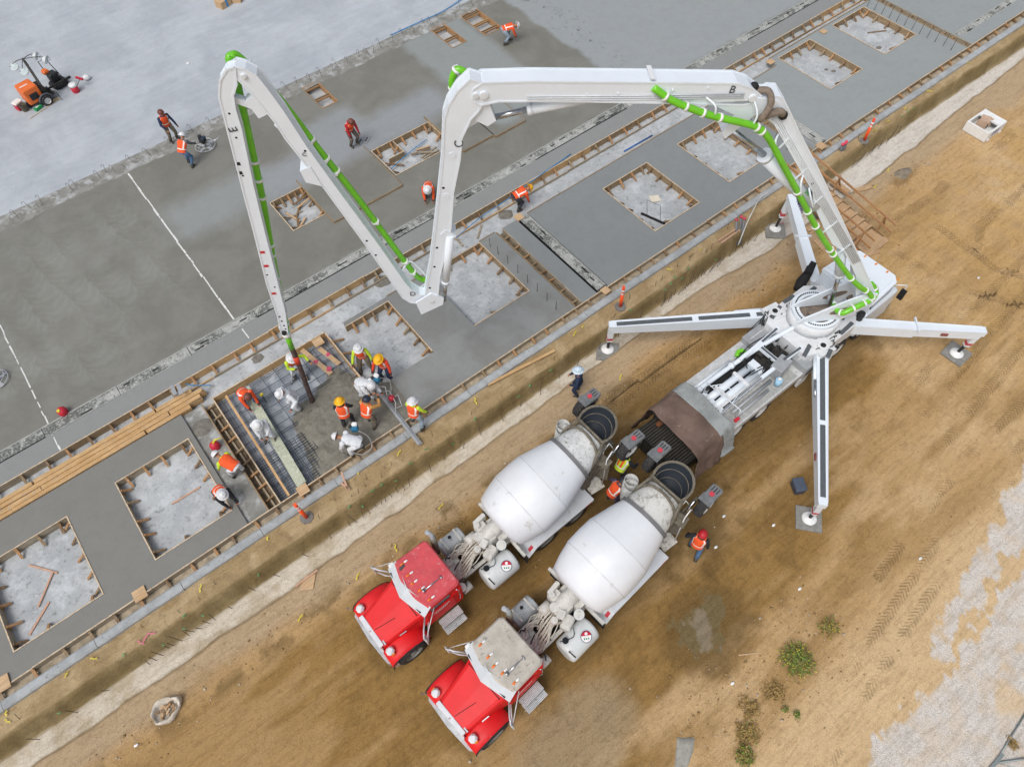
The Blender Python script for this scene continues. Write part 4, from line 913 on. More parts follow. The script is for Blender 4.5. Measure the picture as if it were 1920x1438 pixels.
# lettering on the sections
FACE = lambda s, z, off, ang, h: (Matrix.Translation(BP(s, z, off)) @ Matrix((-BD, ZU, (-BD).cross(ZU))).transposed().to_4x4() @ Matrix.Rotation(ang, 4, 'Z'))
INK = pm('boom_lettering', '#45484c', .6)
for ch_, s, z, w_, ang, sz_ in [('B', 5.95, 12.45, .27, -.15, .30), ('C', 12.98, 11.55, .26, 1.45, .34), ('D', 15.05, 5.6, .185, -.1, .28), ('E', 18.48, 12.55, .19, 1.7, .3), ('C', 17.0, 11.6, .185, 0, .16)]:
    PT.part('letter', text_mb(ch_, sz_, FACE(s, z, w_+.006, ang, 0)), INK)
LG = pm('logo_green', '#3f9d3c', .5); LP = pm('logo_purple', '#5b57a3', .5)
PT.part('logo', text_mb('Western', .30, FACE(2.55, 8.25, .30, -1.0, 0)), LG); PT.part('logo', text_mb('PUMPING', .15, FACE(2.78, 8.05, .30, -1.0, 0)), LP)
# links and cylinders
def cylr(name, a_, b_, c_, rb, rr):
    o = PT.part(name, MB().cyl(a_, b_, rb, 20).cyl(b_-(b_-a_).normalized()*.12, b_+(b_-a_).normalized()*.02, rb*1.08, 20), WH); PT.part('rod', MB().cyl(b_, c_, rr, 14), CHR, o); return o
cylr('boom_cylinder', BP(2.2, 7.85, .12), BP(4.42, 10.08, .12), BP(5.65, 11.1, .12), .21, .095)
cylr('boom_cylinder', BP(.45, 5.6, .02), BP(-.02, 4.1, .02), BP(-.30, 2.4, .02), .17, .08)
cylr('boom_cylinder', BP(9.6, 12.42, 0), BP(11.15, 12.22, 0), BP(12.05, 12.06, 0), .15, .08)
cylr('boom_cylinder', BP(13.55, 8.2, .22), BP(13.92, 6.05, .22), BP(14.05, 5.15, .22), .125, .065)
cylr('boom_cylinder', BP(17.05, 11.6, -.02), BP(17.45, 12.45, -.02), BP(17.66, 12.95, -.02), .08, .045)
for nm, pl, w_ in [('link', [(12.6, 12.62), (12.15, 12.7), (11.98, 12.1), (12.2, 11.95), (12.5, 12.15)], .3), ('link', [(12.5, 12.3), (12.9, 12.0), (12.85, 11.8), (12.4, 12.1)], .18),
                   ('link', [(14.91, 4.60), (14.12, 5.02), (14.05, 5.35), (14.45, 5.65), (15.0, 5.25)], .54), ('link', [(17.70, 13.4), (17.95, 13.25), (17.8, 12.75), (17.55, 12.85)], .2), ('link', [(17.75, 13.1), (18.25, 13.4), (18.3, 13.25), (17.8, 12.95)], .12)]:
    mb = MB()
    for sg in (-1, 1): mb.prism(pl, sg*w_/2-.03, sg*w_/2+.03, 0, XB)
    mb.prism(pl, -w_/2*.6, w_/2*.6, 0, XB) if w_ < .5 else None
    PT.part(nm, mb, WH)
# green delivery line with clamps
def pipe(pts, r=.095, clamps=(), brackets=()):
    o = PT.part('delivery_pipe', MB().tube(pts, r, 14, sub=5 if len(pts) > 2 else 0), GRN)
    P_ = smooth_path(pts, 5) if len(pts) > 2 else [Vector(p) for p in pts]
    L = [0]
    for i in range(1, len(P_)): L.append(L[-1]+(P_[i]-P_[i-1]).length)
    for c_ in clamps:
        t_ = c_*L[-1]; i = max(1, next((k for k in range(1, len(L)) if L[k] >= t_), len(L)-1)); f = (t_-L[i-1])/(L[i]-L[i-1]+1e-9); p = P_[i-1].lerp(P_[i], f); d_ = (P_[i]-P_[i-1]).normalized()
        PT.part('pipe_clamp', MB().cyl(p-d_*.035, p+d_*.035, r*1.32, 14).box(p+axes(d_)[0]*r*1.35, (.07, .07, .07)), CLM, o)
    return o
pipe([BP(5.12, 11.35, .5), BP(4.75, 11.1, .5), BP(3.97, 10.0, .48), BP(3.13, 8.8, .45), BP(1.66, 6.7, .45), BP(-.23, 4.35, .45), BP(-1.21, 3.45, .45), BP(-1.5, 3.05, .45)], clamps=(.02, .3, .4, .48, .62, .65, .82, .93, .99))
pipe([BP(8.02, 12.72, .25), BP(7.54, 12.40, .38), BP(6.95, 12.12, .45), BP(6.34, 11.86, .48), BP(5.3, 11.5, .5), BP(4.9, 11.28, .5)], clamps=(.12, .3, .45, .6, .93))
for a_, b_, c_ in [((4.3, 10.9), (4.45, 10.9), (4.35, 10.5)), ((3.1, 9.35), (3.2, 9.2), (3.05, 8.75)), ((2.75, 8.8), (2.7, 8.6), (2.5, 8.2)), ((6.6, 12.3), (6.4, 12.2), (6.35, 11.95)), ((5.3, 12.1), (5.2, 11.8), (5.25, 11.5))]:
    PT.part('pipe_bracket', MB().tube([BP(a_[0], a_[1], .27), BP(b_[0], b_[1], .5), BP(c_[0], c_[1], .52)], .03, 6, sub=4), WH)
pipe([BP(12.85, 12.4, -.45), BP(13.0, 12.8, -.45), BP(12.85, 13.2, -.45), BP(12.6, 13.1, -.4)], clamps=(.3, .75))
pipe([BP(13.0, 12.6, -.45), BP(13.4, 10.5, -.42), BP(13.95, 7.4, -.42), BP(14.35, 5.6, -.42)], clamps=(.1, .5))
pipe([BP(14.35, 5.6, -.42), BP(14.75, 5.6, -.42), BP(15.1, 6.5, -.33), BP(16.0, 9.3, -.33), BP(16.75, 11.4, -.33), BP(17.3, 13.0, -.33), BP(17.85, 14.1, -.33), BP(17.97, 14.16, -.2)], clamps=(.1, .16, .36, .58, .63, .7, .95))
pipe([BP(17.95, 14.16, -.33), BP(18.06, 14.12, -.26), BP(18.08, 13.7, -.27), BP(18.21, 12.82, -.27), BP(18.41, 11.5, -.27), BP(18.7, 9.7, -.25), BP(19.14, 7.3, -.2), BP(19.6, 4.5, -.1), BP(19.72, 4.0, 0)], r=.10, clamps=(.03, .3, .36, .42, .6, .64, .74, .9, .96))
for z_, s_ in [(13.0, 18.15)]: PT.part('pipe_bracket', MB().tube([BP(s_, z_, -.1), BP(s_+.05, z_+.1, -.3), BP(s_+.1, z_, -.42)], .03, 6, sub=3), WH)
PT.part('pipe_bracket', MB().tube([BP(15.3, 6.4, -.1), BP(15.0, 6.6, -.35), BP(14.7, 6.1, -.4), BP(14.5, 5.7, -.3)], .035, 6, sub=3), WH)
PT.part('delivery_pipe', MB().tube([BP(19.74, 3.85, 0), BP(19.8, 3.0, 0)], .10, 14).cyl(BP(19.73, 3.98, 0), BP(19.745, 3.8, 0), .16, 14, 1), [GRN, CLM])
PT.part('end_valve', MB().box(BP(19.75, 4.25, .05), (.16, .16, .34), 0, .5).cyl(BP(19.7, 4.25, .1), BP(19.7, 4.25, .28), .08, 10, 1), [WH, BLK])
e0 = at(586, 752, -.12); h0 = BP(19.8, 3.0, 0)
HB = pm('end_hose', '#4b3a36', .8, 0, .3, 5, '#8a7d70', .3)
eh = PT.part('end_hose', MB().tube([h0, h0.lerp(e0, .3)+Vector((.02, 0, -.03)), h0.lerp(e0, .7)+Vector((0, .03, -.05)), e0], .095, 14, sub=5).tube([e0, e0+(e0-h0).normalized()*.12], [.12, .12], 14), HB)
PT.part('hose_band', MB().tube([h0.lerp(e0, .14), h0.lerp(e0, .26)+Vector((.01, 0, -.02))], .105, 14), pm('hose_band_orange', '#d9482a', .5), eh)
# wrapped hose loops at the first knuckle
PT.part('hose_bundle', MB().tube([BP(5.2, 12.25, .12), BP(4.98, 12.3, .25), BP(4.88, 12.05, .4), BP(5.02, 11.7, .48), BP(5.05, 11.45, .3)], .09, 12, sub=5), BRN)
PT.part('hose_bundle', MB().tube([BP(4.9, 11.6, .35), BP(4.6, 11.75, .38), BP(4.42, 11.62, .33)], .10, 12, sub=4).ball(BP(4.38, 11.55, .30), .13, 8, 1).ball(BP(5.3, 12.3, .05), .14, 8, 1), [BRN, BLK])

# --- turret, pedestal
def ring(c, r0, r1, z0, z1, n=48, m=0, mb=None):
    mb = mb or MB(); mb.lathe([(r0, z0), (r1, z0), (r1, z1), (r0, z1), (r0, z0)], (c[0], c[1], 0), (0, 0, 1), n, m, cap=False, smooth=False); return mb
RC = (19.22, 6.38)
PT.part('pedestal', MB().prism([(17.7, 5.35), (18.3, 5.1), (20.3, 5.1), (20.9, 5.5), (20.9, 7.2), (20.3, 7.65), (18.3, 7.65), (17.7, 7.35)], .55, 1.25).cyl((*RC, 1.25), (*RC, 1.75), .98, 40), WH2)
PT.part('slewing_ring', ring(RC, .66, .93, 1.75, 1.9), WH)
mb = MB()
for k in range(60):
    a_ = 6.2832*k/60; mb.cyl((RC[0]+.80*math.cos(a_), RC[1]+.80*math.sin(a_), 1.89), (RC[0]+.80*math.cos(a_), RC[1]+.80*math.sin(a_), 1.915), .034, 6)
PT.part('bolt_ring', mb, BLK)
PT.part('turret_floor', MB().cyl((*RC, 1.74), (*RC, 1.78), .66, 32), BRN)
for o_ in (-.38, .38):     # the two cheeks of the turret column
    mb = MB(); pl = [(.95, 1.9), (.75, 2.15), (.1, 2.55), (-.6, 3.0), (-1.3, 3.35), (-1.65, 3.25), (-1.7, 2.8), (-1.2, 2.2), (-.8, 1.9)]
    mb.prism(pl, -.035, .035, 0, Matrix.Translation(BN*o_) @ XB)
    cx_, cz_ = -.6, 2.45; mb.prism([(cx_+.45*math.cos(k*.4), cz_+.17*math.sin(k*.4)+.1*math.cos(k*.4)*-1.1) for k in range(16)], -.037, .037, 1, Matrix.Translation(BN*o_) @ XB)
    PT.part('turret_cheek', mb, [WH, BRN])
PT.part('turret_crossbar', MB().cyl(BP(-.42, 2.4, -.4), BP(-.42, 2.4, .4), .11, 14).cyl(BP(-1.35, 3.0, -.45), BP(-1.35, 3.0, .45), .13, 14), WH)
PT.part('turret_tube', MB().tube([BP(.4, 1.95, .1), BP(-.2, 2.15, .1), BP(-.9, 2.3, .15)], .12, 10, sub=4), BRN)
PT.part('turret_tube', MB().tube([(20.75, 6.15, 2.6), (20.4, 5.95, 2.3), (20.25, 5.6, 2.0)], .12, 10, sub=4), BRN)
q = [at(1563, 568, 2.3), at(1566, 578, 2.5), at(1578, 587, 2.6), at(1594, 581, 2.75), at(1630, 564, 3.0), at(1641, 553, 3.1), at(1641, 543, 3.2), at(1633, 532, 3.5)]
pipe(q, .105, clamps=(.06, .28, .45, .6, .68, .88))
PT.part('control_box', MB().tube([(21.2, 8.05, 1.7), (20.9, 7.95, 1.35), (20.55, 7.9, 1.1), (20.2, 7.75, .95)], [.12, .17, .22, .2], 8).box((20.85, 7.95, 1.5), (.3, .3, .2), 0, .4), BLK)

# --- outriggers
def leg(a_, b_, w0, w1, h0_, h1_, ztop, foot, strips, sleeve=False, lab=None):
    a_ = Vector(a_); b_ = Vector(b_); d_ = (b_-a_); L = d_.length; d_.normalize(); s_ = Vector((-d_.y, d_.x, 0)).normalized()
    mb = MB(); vs = []
    for p, w_, h_ in ((a_, w0, h0_), (a_.lerp(b_, .5), (w0+w1)/2 if not sleeve else w0*.98, (h0_+h1_)/2+.03), (a_.lerp(b_, .5), (w0+w1)/2 if not sleeve else w0*.8, (h0_+h1_)/2), (b_, w1, h1_)):
        vs += [p+s_*w_/2+ZU*0, p-s_*w_/2, p-s_*w_/2-ZU*h_, p+s_*w_/2-ZU*h_]
    fs = [(0, 1, 2, 3)[::-1]]+[(k*4+i, k*4+(i+1) % 4, k*4+4+(i+1) % 4, k*4+4+i) for k in range(3) for i in range(4)]+[(12, 13, 14, 15)]
    mb.add(vs, fs)
    for sg in (-1, 1): mb.bar(a_+s_*sg*w0/2+ZU*.01, b_+s_*sg*w1/2+ZU*.01, .03, .03)
    if sleeve: mb.bar(a_.lerp(b_, .5)-s_*w0*.75+ZU*.05, a_.lerp(b_, .5)+s_*w0*.9+ZU*.05, .05, .10)
    o = PT.part('outrigger', mb, [WH], label=lab)
    for u0, u1 in strips:
        p, q_ = a_.lerp(b_, u0)+ZU*.004, a_.lerp(b_, u1)+ZU*.004; PT.part('grip_strip', MB().bar(p, q_, min(w0, w1)*.62, .012), DKG, o)
    mid = a_.lerp(b_, .72)-s_*(w0+w1)*.25*1.02-ZU*h1_*.5; PT.part('decal', MB().bar(mid-d_*.13, mid+d_*.13, .06, .12), pm('decal', '#8d4f4a', .5, 0, .6, 20), o)
    f = Vector(foot); t_ = b_-d_*.02-ZU*.05
    j = PT.part('outrigger_jack', MB().bar(t_, t_.lerp(f, .62), .20, .22, 0, up=d_).bar(t_+ZU*.07, t_-ZU*.2, .3, .26, 0, up=d_), [WH], o)
    PT.part('stripe_band', MB().bar(t_.lerp(f, .47), t_.lerp(f, .56), .206, .226, 0, up=d_), pm('red_white_band', '#c9545c', .5, 0, .5, 18), o)
    PT.part('jack_rod', MB().cyl(t_.lerp(f, .6), f+ZU*.06, .06, 10), DKM, o)
    PT.part('foot_plate', MB().lathe([(.27, 0), (.27, .03), (.2, .06), (.1, .09), (.08, .14), (0.001, .14)], f, (0, 0, 1), 24), CLM, o)
    # guide cylinder alongside
    if not sleeve: 
        g0 = a_.lerp(b_, .06)+s_*(-w0*.62)-ZU*.05; g1 = a_.lerp(b_, .34)+s_*(-w0*.55)-ZU*.1
        PT.part('swing_cylinder', MB().cyl(g0, g0.lerp(g1, .6), .07, 10).cyl(g0.lerp(g1, .6), g1, .04, 8, 1), [WH, CHR], o)
    return o
PADS = [('square ply pad under the outrigger foot in the trench, nearest the blue-hatted worker', tuple(at(1139, 660, -.93)[:2]), .78, -.93), ('square ply pad under the outrigger foot in the trench beside the ramp', tuple(at(1453, 434, -.93)[:2]), .8, -.93),
        ('square ply pad under the right-hand outrigger foot on open dirt', (24.07, 2.05), .05, ZD), ('square ply pad under the outrigger foot near the grey toolbox', (13.75, 1.15), .7, ZD)]
PADM = pm('pad_grey', '#85847f', .9, 0, .18, 4, '#a8a196', .3)
for L, (x, y), rz, z_ in PADS:
    z_ = hz(x, y)+.02; single('outrigger_pad', MB().box((x, y, z_+.035), (.92, .92, .07), 0, rz, None, .01), PADM, L, 'outrigger pad', (x, y, z_), 'pads under the outriggers')
leg((18.35, 7.55, 1.15), (13.1, 11.22, 1.05), .42, .30, .62, .42, 1, (*at(1139, 656, -.9)[:2], -.85), [(.05, .10), (.14, .46), (.5, .97)])
leg((20.95, 7.5, 1.15), (24.15, 11.45, 1.0), .42, .30, .5, .42, 1, (*at(1453, 430, -.9)[:2], -.85), [], True)
leg((20.35, 5.35, 1.15), (24.15, 1.90, 1.0), .42, .30, .5, .42, 1, (24.07, 2.05, ZD+.09), [], True)
leg((18.55, 5.25, 1.15), (13.62, 1.15, 1.0), .42, .30, .62, .42, 1, (13.75, 1.15, ZD+.09), [(.05, .50), (.53, .97)])
for (x, y, a_) in [(18.35, 7.5, 2.5), (18.5, 5.25, 3.9)]: PT.part('pivot_housing', MB().prism([(x-.42, y-.3), (x+.3, y-.42), (x+.42, y+.3), (x-.3, y+.42)], .5, 1.3).cyl((x, y, 1.3), (x, y, 1.36), .22, 20).cyl((x, y, 1.36), (x, y, 1.37), .11, 12, 1), [WH2, BLK])
for x0, y0, x1, y1, z_ in [(18.0, 7.35, 18.75, 7.55, 1.3), (19.0, 7.6, 19.6, 7.55, 1.27), (20.3, 7.3, 20.6, 7.3, 1.27), (19.5, 5.2, 20.3, 5.25, 1.27), (18.2, 5.6, 17.6, 5.4, 1.27), (20.1, 5.6, 20.5, 5.75, 1.27), (18.6, 4.95, 18.2, 4.8, 1.32)]: PT.part('grip_strip', MB().bar((x0, y0, z_), (x1, y1, z_), .16, .012), DKG)

# --- chassis, deck and machinery
YC = 6.33
PT.part('chassis_frame', MB().box((16.9, YC-.42, .05), (11.4, .14, .32)).box((16.9, YC+.42, .05), (11.4, .14, .32)).box((16.9, YC, .02), (11.2, .7, .1), 1).box((19.4, YC, .3), (3.2, 2.3, .5)), [WH2, FLR])
PT.part('deck_pan', MB().box((15.2, YC, .36), (4.4, 2.3, .06)), FLR)
PT.part('side_deck', MB().box((15.0, 7.36, .58), (3.75, .5, .05), 0, 0, None, .01).box((15.0, 7.6, .45), (3.75, .03, .3)), ALU, label='left walkway of the pump deck')
PT.part('side_deck', MB().box((15.45, 5.42, .58), (4.5, .72, .05), 0, 0, None, .01).box((15.45, 5.06, .45), (4.5, .03, .3)).box((15.45, 5.80, .64), (4.5, .04, .14)), ALU, label='right walkway of the pump deck')
PT.part('tool_cabinet', MB().box((17.25, 7.3, .62), (1.05, .6, .62), 0, 0, None, .02).box((17.25, 7.3, .96), (.8, .06, .05), 1), [GRYB, ALU]); PT.part('tool_cabinet', MB().box((17.9, 5.35, .62), (.9, .75, .66), 0, 0, None, .02).box((17.75, 5.5, .98), (.5, .06, .05), 1).box((18.1, 5.2, .98), (.5, .06, .05), 1), [GRYB, ALU])
PT.part('valve_cabinet', MB().box((16.75, 5.72, .95), (.75, .5, .6), 0, .12, None, .03), GRYB)
PT.part('water_bottle', MB().cyl((16.3, 5.35, .62), (16.3, 5.35, .95), .13, 14).cyl((16.3, 5.35, .95), (16.3, 5.35, 1.02), .06, 10, 1), [pm('bottle_blue', '#9cc5dd', .3), CLM])
o = PT.part('pumping_cylinder', MB().cyl((13.25, 6.10, .85), (16.0, 6.10, .85), .15, 16).box((16.05, 6.28, .85), (.3, .62, .36)), WH)
PT.part('pumping_cylinder', MB().cyl((13.25, 6.47, .85), (16.0, 6.47, .85), .15, 16), WH)
PT.part('water_box', MB().box((13.45, 6.25, .8), (.62, 1.05, .3), 0, 0, None, .03).box((13.45, 6.1, .96), (.2, .5, .02), 1), [WH, DKG])
for y_ in (5.95, 5.9): PT.part('tie_rod', MB().cyl((13.3, y_, .95), (16.0, y_, .95), .03, 8), WH2)
PT.part('white_delivery_line', MB().tube([(13.0, 6.95, .95), (14.2, 6.95, .95), (15.6, 6.9, 1.0), (17.0, 6.75, 1.15), (18.4, 6.5, 1.35)], .095, 14, sub=4).cyl((13.6, 6.95, .95), (13.72, 6.95, .95), .13, 14).cyl((15.3, 6.92, .98), (15.42, 6.92, .98), .13, 14).cyl((13.0, 6.95, .95), (13.12, 6.95, .95), .13, 14), WH)
for a_, b_, r_, m_ in [((13.4, 7.15, .75), (15.6, 7.15, .75), .075, WH), ((14.0, 5.55, .68), (16.2, 5.6, .68), .07, GRYB), ((14.0, 5.35, .68), (15.8, 5.38, .68), .06, GRYB)]: PT.part('spare_pipe', MB().cyl(a_, b_, r_, 10), m_)
PT.part('green_elbows', MB().tube([(16.0, 7.15, .72), (16.2, 7.25, .8), (16.4, 7.1, .82)], .09, 10, sub=3).ball((16.15, 6.98, .8), .1).cyl((16.42, 7.22, .7), (16.42, 7.22, .95), .09, 12, 1), [GRN, GRYB])
PT.part('engine_block', MB().box((16.9, 6.3, .62), (1.3, .9, .5), 0, .1, None, .05).cyl((16.5, 6.6, .9), (17.3, 6.65, .9), .16, 12).cyl((16.4, 6.0, .85), (17.2, 6.0, .85), .14, 12), DKM)
mb = MB()
for i in range(26):
    a_ = Vector((rnd.uniform(15.9, 17.8), rnd.uniform(5.9, 6.8), rnd.uniform(.7, 1.0))); mb.tube([a_, a_+Vector((rnd.uniform(-.3, .3), rnd.uniform(-.2, .2), .22)), a_+Vector((rnd.uniform(-.7, .7), rnd.uniform(-.3, .3), .0))], .022, 5, 0, sub=4)
PT.part('hydraulic_hoses', mb, RUB)
mb = MB().box((14.9, 6.5, .47), (2.2, 1.3, .16))
for i in range(14):
    a_ = Vector((rnd.uniform(13.9, 15.8), rnd.uniform(5.9, 7.05), rnd.uniform(.45, .54))); mb.tube([a_, a_+Vector((.4, rnd.uniform(-.1, .1), .15)), a_+Vector((rnd.uniform(.6, 1.4), rnd.uniform(-.2, .2), .0))], .018, 5, 0, sub=4)
PT.part('hydraulic_hoses', mb, RUB)
mb = MB()
for ys in (5.78, 6.85):
    mb.bar((17.9, ys+.05*(1 if ys > 6 else -1), 1.22), (15.7, ys-.0, 1.12), .14, .14, 0); mb.bar((17.8, ys+.05*(1 if ys > 6 else -1), 1.295), (16.9, ys, 1.275), .09, .012, 1)
mb.bar((16.7, 5.78, 1.17), (16.7, 6.85, 1.17), .16, .14, 0); mb.bar((16.7, 5.95, 1.245), (16.7, 6.7, 1.245), .1, .012, 1); mb.bar((15.7, 5.78, 1.12), (13.6, 5.74, 1.0), .07, .07, 0); mb.bar((15.7, 5.78, 1.16), (13.6, 5.74, 1.04), .04, .012, 1)
PT.part('boom_rest_frame', mb, [WH, DKG])
mb = MB().box((18.5, YC, .6), (2.0, 2.75, .1))
for i in range(20):
    a_ = Vector((rnd.uniform(17.6, 19.4), rnd.choice([rnd.uniform(5.0, 5.4), rnd.uniform(7.3, 7.65)]), rnd.uniform(.62, .65))); mb.tube([a_, a_+Vector((rnd.uniform(-.3, .3), rnd.uniform(-.2, .2), .75)), a_+Vector((rnd.uniform(-.5, .5), rnd.uniform(-.3, .3), .1))], .018, 5, 0, sub=4)
PT.part('hydraulic_hoses', mb, RUB)
for k in range(7): PT.part('hydraulic_pipe', MB().tube([(13.5, 5.92+.03*k, .72+.02*(k%2)), (15.9, 5.92+.03*k, .74), (16.2, 6.0+.05*k, .9)], .013, 5), CHR if k % 2 else WH2)
for x_, y_ in [(14.2, 6.28), (15.2, 6.28)]: PT.part('cylinder_clamp', MB().box((x_, y_, .9), (.12, .78, .26), 0, 0, None, .03), WH2)
for x_, y_, s_ in [(16.3, 6.9, .2), (16.9, 5.95, .22), (17.5, 6.6, .18), (13.8, 6.75, .16)]: PT.part('valve_block', MB().box((x_, y_, .9), (s_*1.4, s_, s_), 0, .3, None, .02).cyl((x_, y_, .9), (x_+.1, y_, 1.12), .05, 10, 1), [GRYB, RUB])
for y_ in (6.9, 7.0): PT.part('hanging_cable', MB().tube([(17.6, y_, 1.0), (16.5, y_+.1, 1.05), (15.6, y_, .8), (14.6, y_+.12, .72)], .02, 5, sub=4), RUB)
PT.part('deck_tread', MB().box((15.4, 5.42, .608), (3.6, .62, .004)), pm('tread_plate', '#a9a9a5', .6, .1, .2, 14))
PT.part('wire_guard', MB().tube([(14.0, 5.3, 1.25), (13.9, 6.9, 1.25)], .02, 6).tube([(14.0, 5.3, .7), (14.0, 5.3, 1.25)], .02, 6).tube([(14.0, 5.7, 1.25), (14.7, 5.9, .9), (14.5, 6.6, .9), (13.9, 6.7, 1.25)], .02, 6), WH)
PT.part('red_bucket', MB().cyl((13.25, 5.52, .62), (13.25, 5.52, .85), .15, 14), pm('bucket_red', '#c4273a', .45)); PT.part('red_box', MB().box((13.95, 5.25, .66), (.22, .12, .1)), MATS['bucket_red'])
# rear canopy over the hopper
def canopy(xa, xb, prof, nm, mat_, amp, seed):
    nu, nv = 46, 26; vs = []; pr = smooth_path([Vector((0, p[0], p[1])) for p in prof], 8); L = len(pr)
    for j in range(nv+1):
        for i in range(nu+1):
            f = i/nu*(L-1); k = min(int(f), L-2); p = pr[k].lerp(pr[k+1], f-k); x = xa(p)+(xb(p)-xa(p))*j/nv
            n_ = mnoise.noise(Vector((x*1.4+seed, p.y*1.6, p.z*1.6)))+.5*mnoise.noise(Vector((x*4+seed, p.y*4, p.z*4)))
            fall = max(0, 1.4-p.z); out = Vector((0, p.y-YC, 0)).normalized()
            q_ = Vector((x+.5*amp*n_, p.y, p.z))+out*amp*n_*(.4+fall)+ZU*amp*n_*.6; vs.append(q_)
    fs = [(j*(nu+1)+i, j*(nu+1)+i+1, (j+1)*(nu+1)+i+1, (j+1)*(nu+1)+i) for j in range(nv) for i in range(nu)]
    o = PT.part(nm, MB().add(vs, fs, 0, True), mat_); sd_ = o.modifiers.new('s', 'SOLIDIFY'); sd_.thickness = .012; return o
prof = [(7.62, -.25), (7.6, .4), (7.5, 1.0), (7.3, 1.42), (6.9, 1.50), (6.3, 1.56), (5.7, 1.52), (5.1, 1.42), (4.88, 1.0), (4.72, .3), (4.62, -.3)]
canopy(lambda p: 11.25+.10*abs(p.y-6.2)-(.35 if p.z < .9 else 0)*(1-p.z), lambda p: 12.66, prof, 'hopper_tarp', SUEDE, .11, 3)
canopy(lambda p: 12.58, lambda p: 13.2+.05*math.sin(p.y*3), [(p[0]+(.03 if p[0] > 6.3 else -.03), max(p[1], .28)+.03) for p in prof], 'rear_cover', TGRY, .04, 9)
PT.part('tarp_rib', MB().tube([(11.42, 7.25, 1.35), (11.36, 6.3, 1.47), (11.42, 5.2, 1.35)], .05, 8, sub=4), BLK)
PT.part('hopper', MB().box((11.55, 6.2, .05), (1.5, 2.0, .9)).box((10.82, 6.2, .52), (.10, 2.1, .16)).box((12.25, 6.2, .6), (.12, 2.1, .26), 1).box((11.55, 5.18, .52), (1.5, .08, .16)).box((11.55, 7.22, .52), (1.5, .08, .16)), [DKM, ALU])
mb = MB()
for i in range(19): mb.bar((10.85, 5.25+i*.105, .62), (12.2, 5.25+i*.105, .62), .02, .05)
PT.part('hopper_grate', mb, pm('grate_steel', '#6e6a60', .6, .4, .3, 8)); PT.part('hopper_floor', MB().box((11.55, 6.2, .53), (1.36, 1.95, .04)), pm('hopper_mud', '#2b2722', .8))
PT.part('agitator_motor', MB().ball((11.6, 6.9, .75), .16, 8, 0, (1.3, .8, .7)), pm('rusty', '#7a4a2a', .8, 0, .4, 8))
# cab
mb = MB(); sec = [(20.95, 5.12, 7.55, 1.95, 2.02), (21.2, 5.1, 7.57, 1.95, 2.12), (22.5, 5.25, 7.42, 1.95, 2.08), (22.95, 5.4, 7.28, 1.5, 1.95)]
PT.part('cab_body', MB().box((22.0, YC, .55), (2.15, 2.44, 1.5), 0, 0, None, .08).prism([(20.95, 5.14), (22.7, 5.2), (23.08, 5.5), (23.08, 7.16), (22.7, 7.46), (20.95, 7.52)], .7, 1.25), WH)
PT.part('cab_glass', MB().prism([(21.3, 5.2), (22.66, 5.26), (22.98, 5.55), (22.98, 7.1), (22.66, 7.4), (21.3, 7.46)], 1.25, 1.82), pm('dark_glass', '#15181b', .1, 0, .1, 2))
PT.part('cab_roof', MB().prism([(20.95, 5.14), (22.6, 5.24), (22.86, 5.5), (22.86, 7.16), (22.6, 7.42), (20.95, 7.52)], 1.82, 1.95).prism([(21.1, 5.3), (22.5, 5.38), (22.6, 5.6), (22.6, 7.06), (22.5, 7.28), (21.1, 7.36)], 1.95, 2.02).box((20.98, YC, 1.5), (.1, 2.3, .7)), WH)
for y_ in (5.3, 5.8, 6.33, 6.86, 7.3): PT.part('marker_lamp', MB().box((22.75, y_, 1.97), (.1, .06, .04)), pm('amber', '#e58a2a', .4))
PT.part('mirror_arm', MB().tube([(22.7, 5.25, 1.7), (23.0, 4.95, 1.75), (22.95, 4.9, 1.0)], .025, 6).box((22.9, 4.9, 1.3), (.12, .22, .5), 1), [WH, BLK]); PT.part('mirror_arm', MB().tube([(22.7, 7.42, 1.7), (23.0, 7.7, 1.75), (22.95, 7.75, 1.0)], .025, 6).box((22.9, 7.75, 1.3), (.12, .22, .5), 1), [WH, BLK])
PT.part('windscreen_wiper', MB().tube([(23.1, 5.6, .95), (23.05, 6.2, 1.6)], .015, 5).box((23.12, YC, .1), (.16, 2.4, .3), 1), [WH, DKG])
PT.part('exhaust_stack', MB().cyl((20.75, 5.25, .6), (20.75, 5.25, 1.5), .14, 14), RUB)
for x_ in (20.1, 21.65):
    for sg in (-1, 1): wheel(PT, x_, YC+sg*1.06, ZD+.52, .52, .32, sg)
for x_ in (12.55, 14.1, 15.5):
    for sg in (-1, 1): wheel(PT, x_, YC+sg*1.08, ZD+.52, .52, .28, sg, dual=True)
PT.part('side_skirt', MB().box((18.85, 5.1, .25), (1.6, .06, .5)).box((18.85, 7.56, .25), (1.6, .06, .5)).box((17.7, 5.06, -.1), (.5, .1, .5)), WH2)
# ================================================================ CONCRETE MIXER TRUCKS
RED = pm('truck_red', '#da171c', .55, 0, .07, 1.5, '#cf5650', .10)
DRUM = pm('drum_white', '#dbdde0', .45, 0, .045, .8, '#b3b1a9', .16, coat=.2)
DRUM2 = pm('drum_collar', '#cccdcb', .6, 0, .15, 3, '#85827a', .4, dscale=9)
COLM = spatter('mud_speckled_collar', '#cccbc6', '#8a877c', .57)
GRM = pm('muddy_steel', '#746d5f', .8, .1, .3, 5, '#5e584d', .45)
FRW = pm('frame_white', '#c8c6bf', .55, 0, .14, 5, '#857b6b', .28)
SIL = pm('tank_silver', '#b4b9ba', .45, .1, .12, 4, '#857c6d', .3)
TAW = pm('tank_white', '#ccd0cf', .4, 0, .07, 3, '#a8a498', .2)
INB = NT('funnel_inside'); MATS['funnel'] = INB.fin(srgb('#2f343a'), .3)
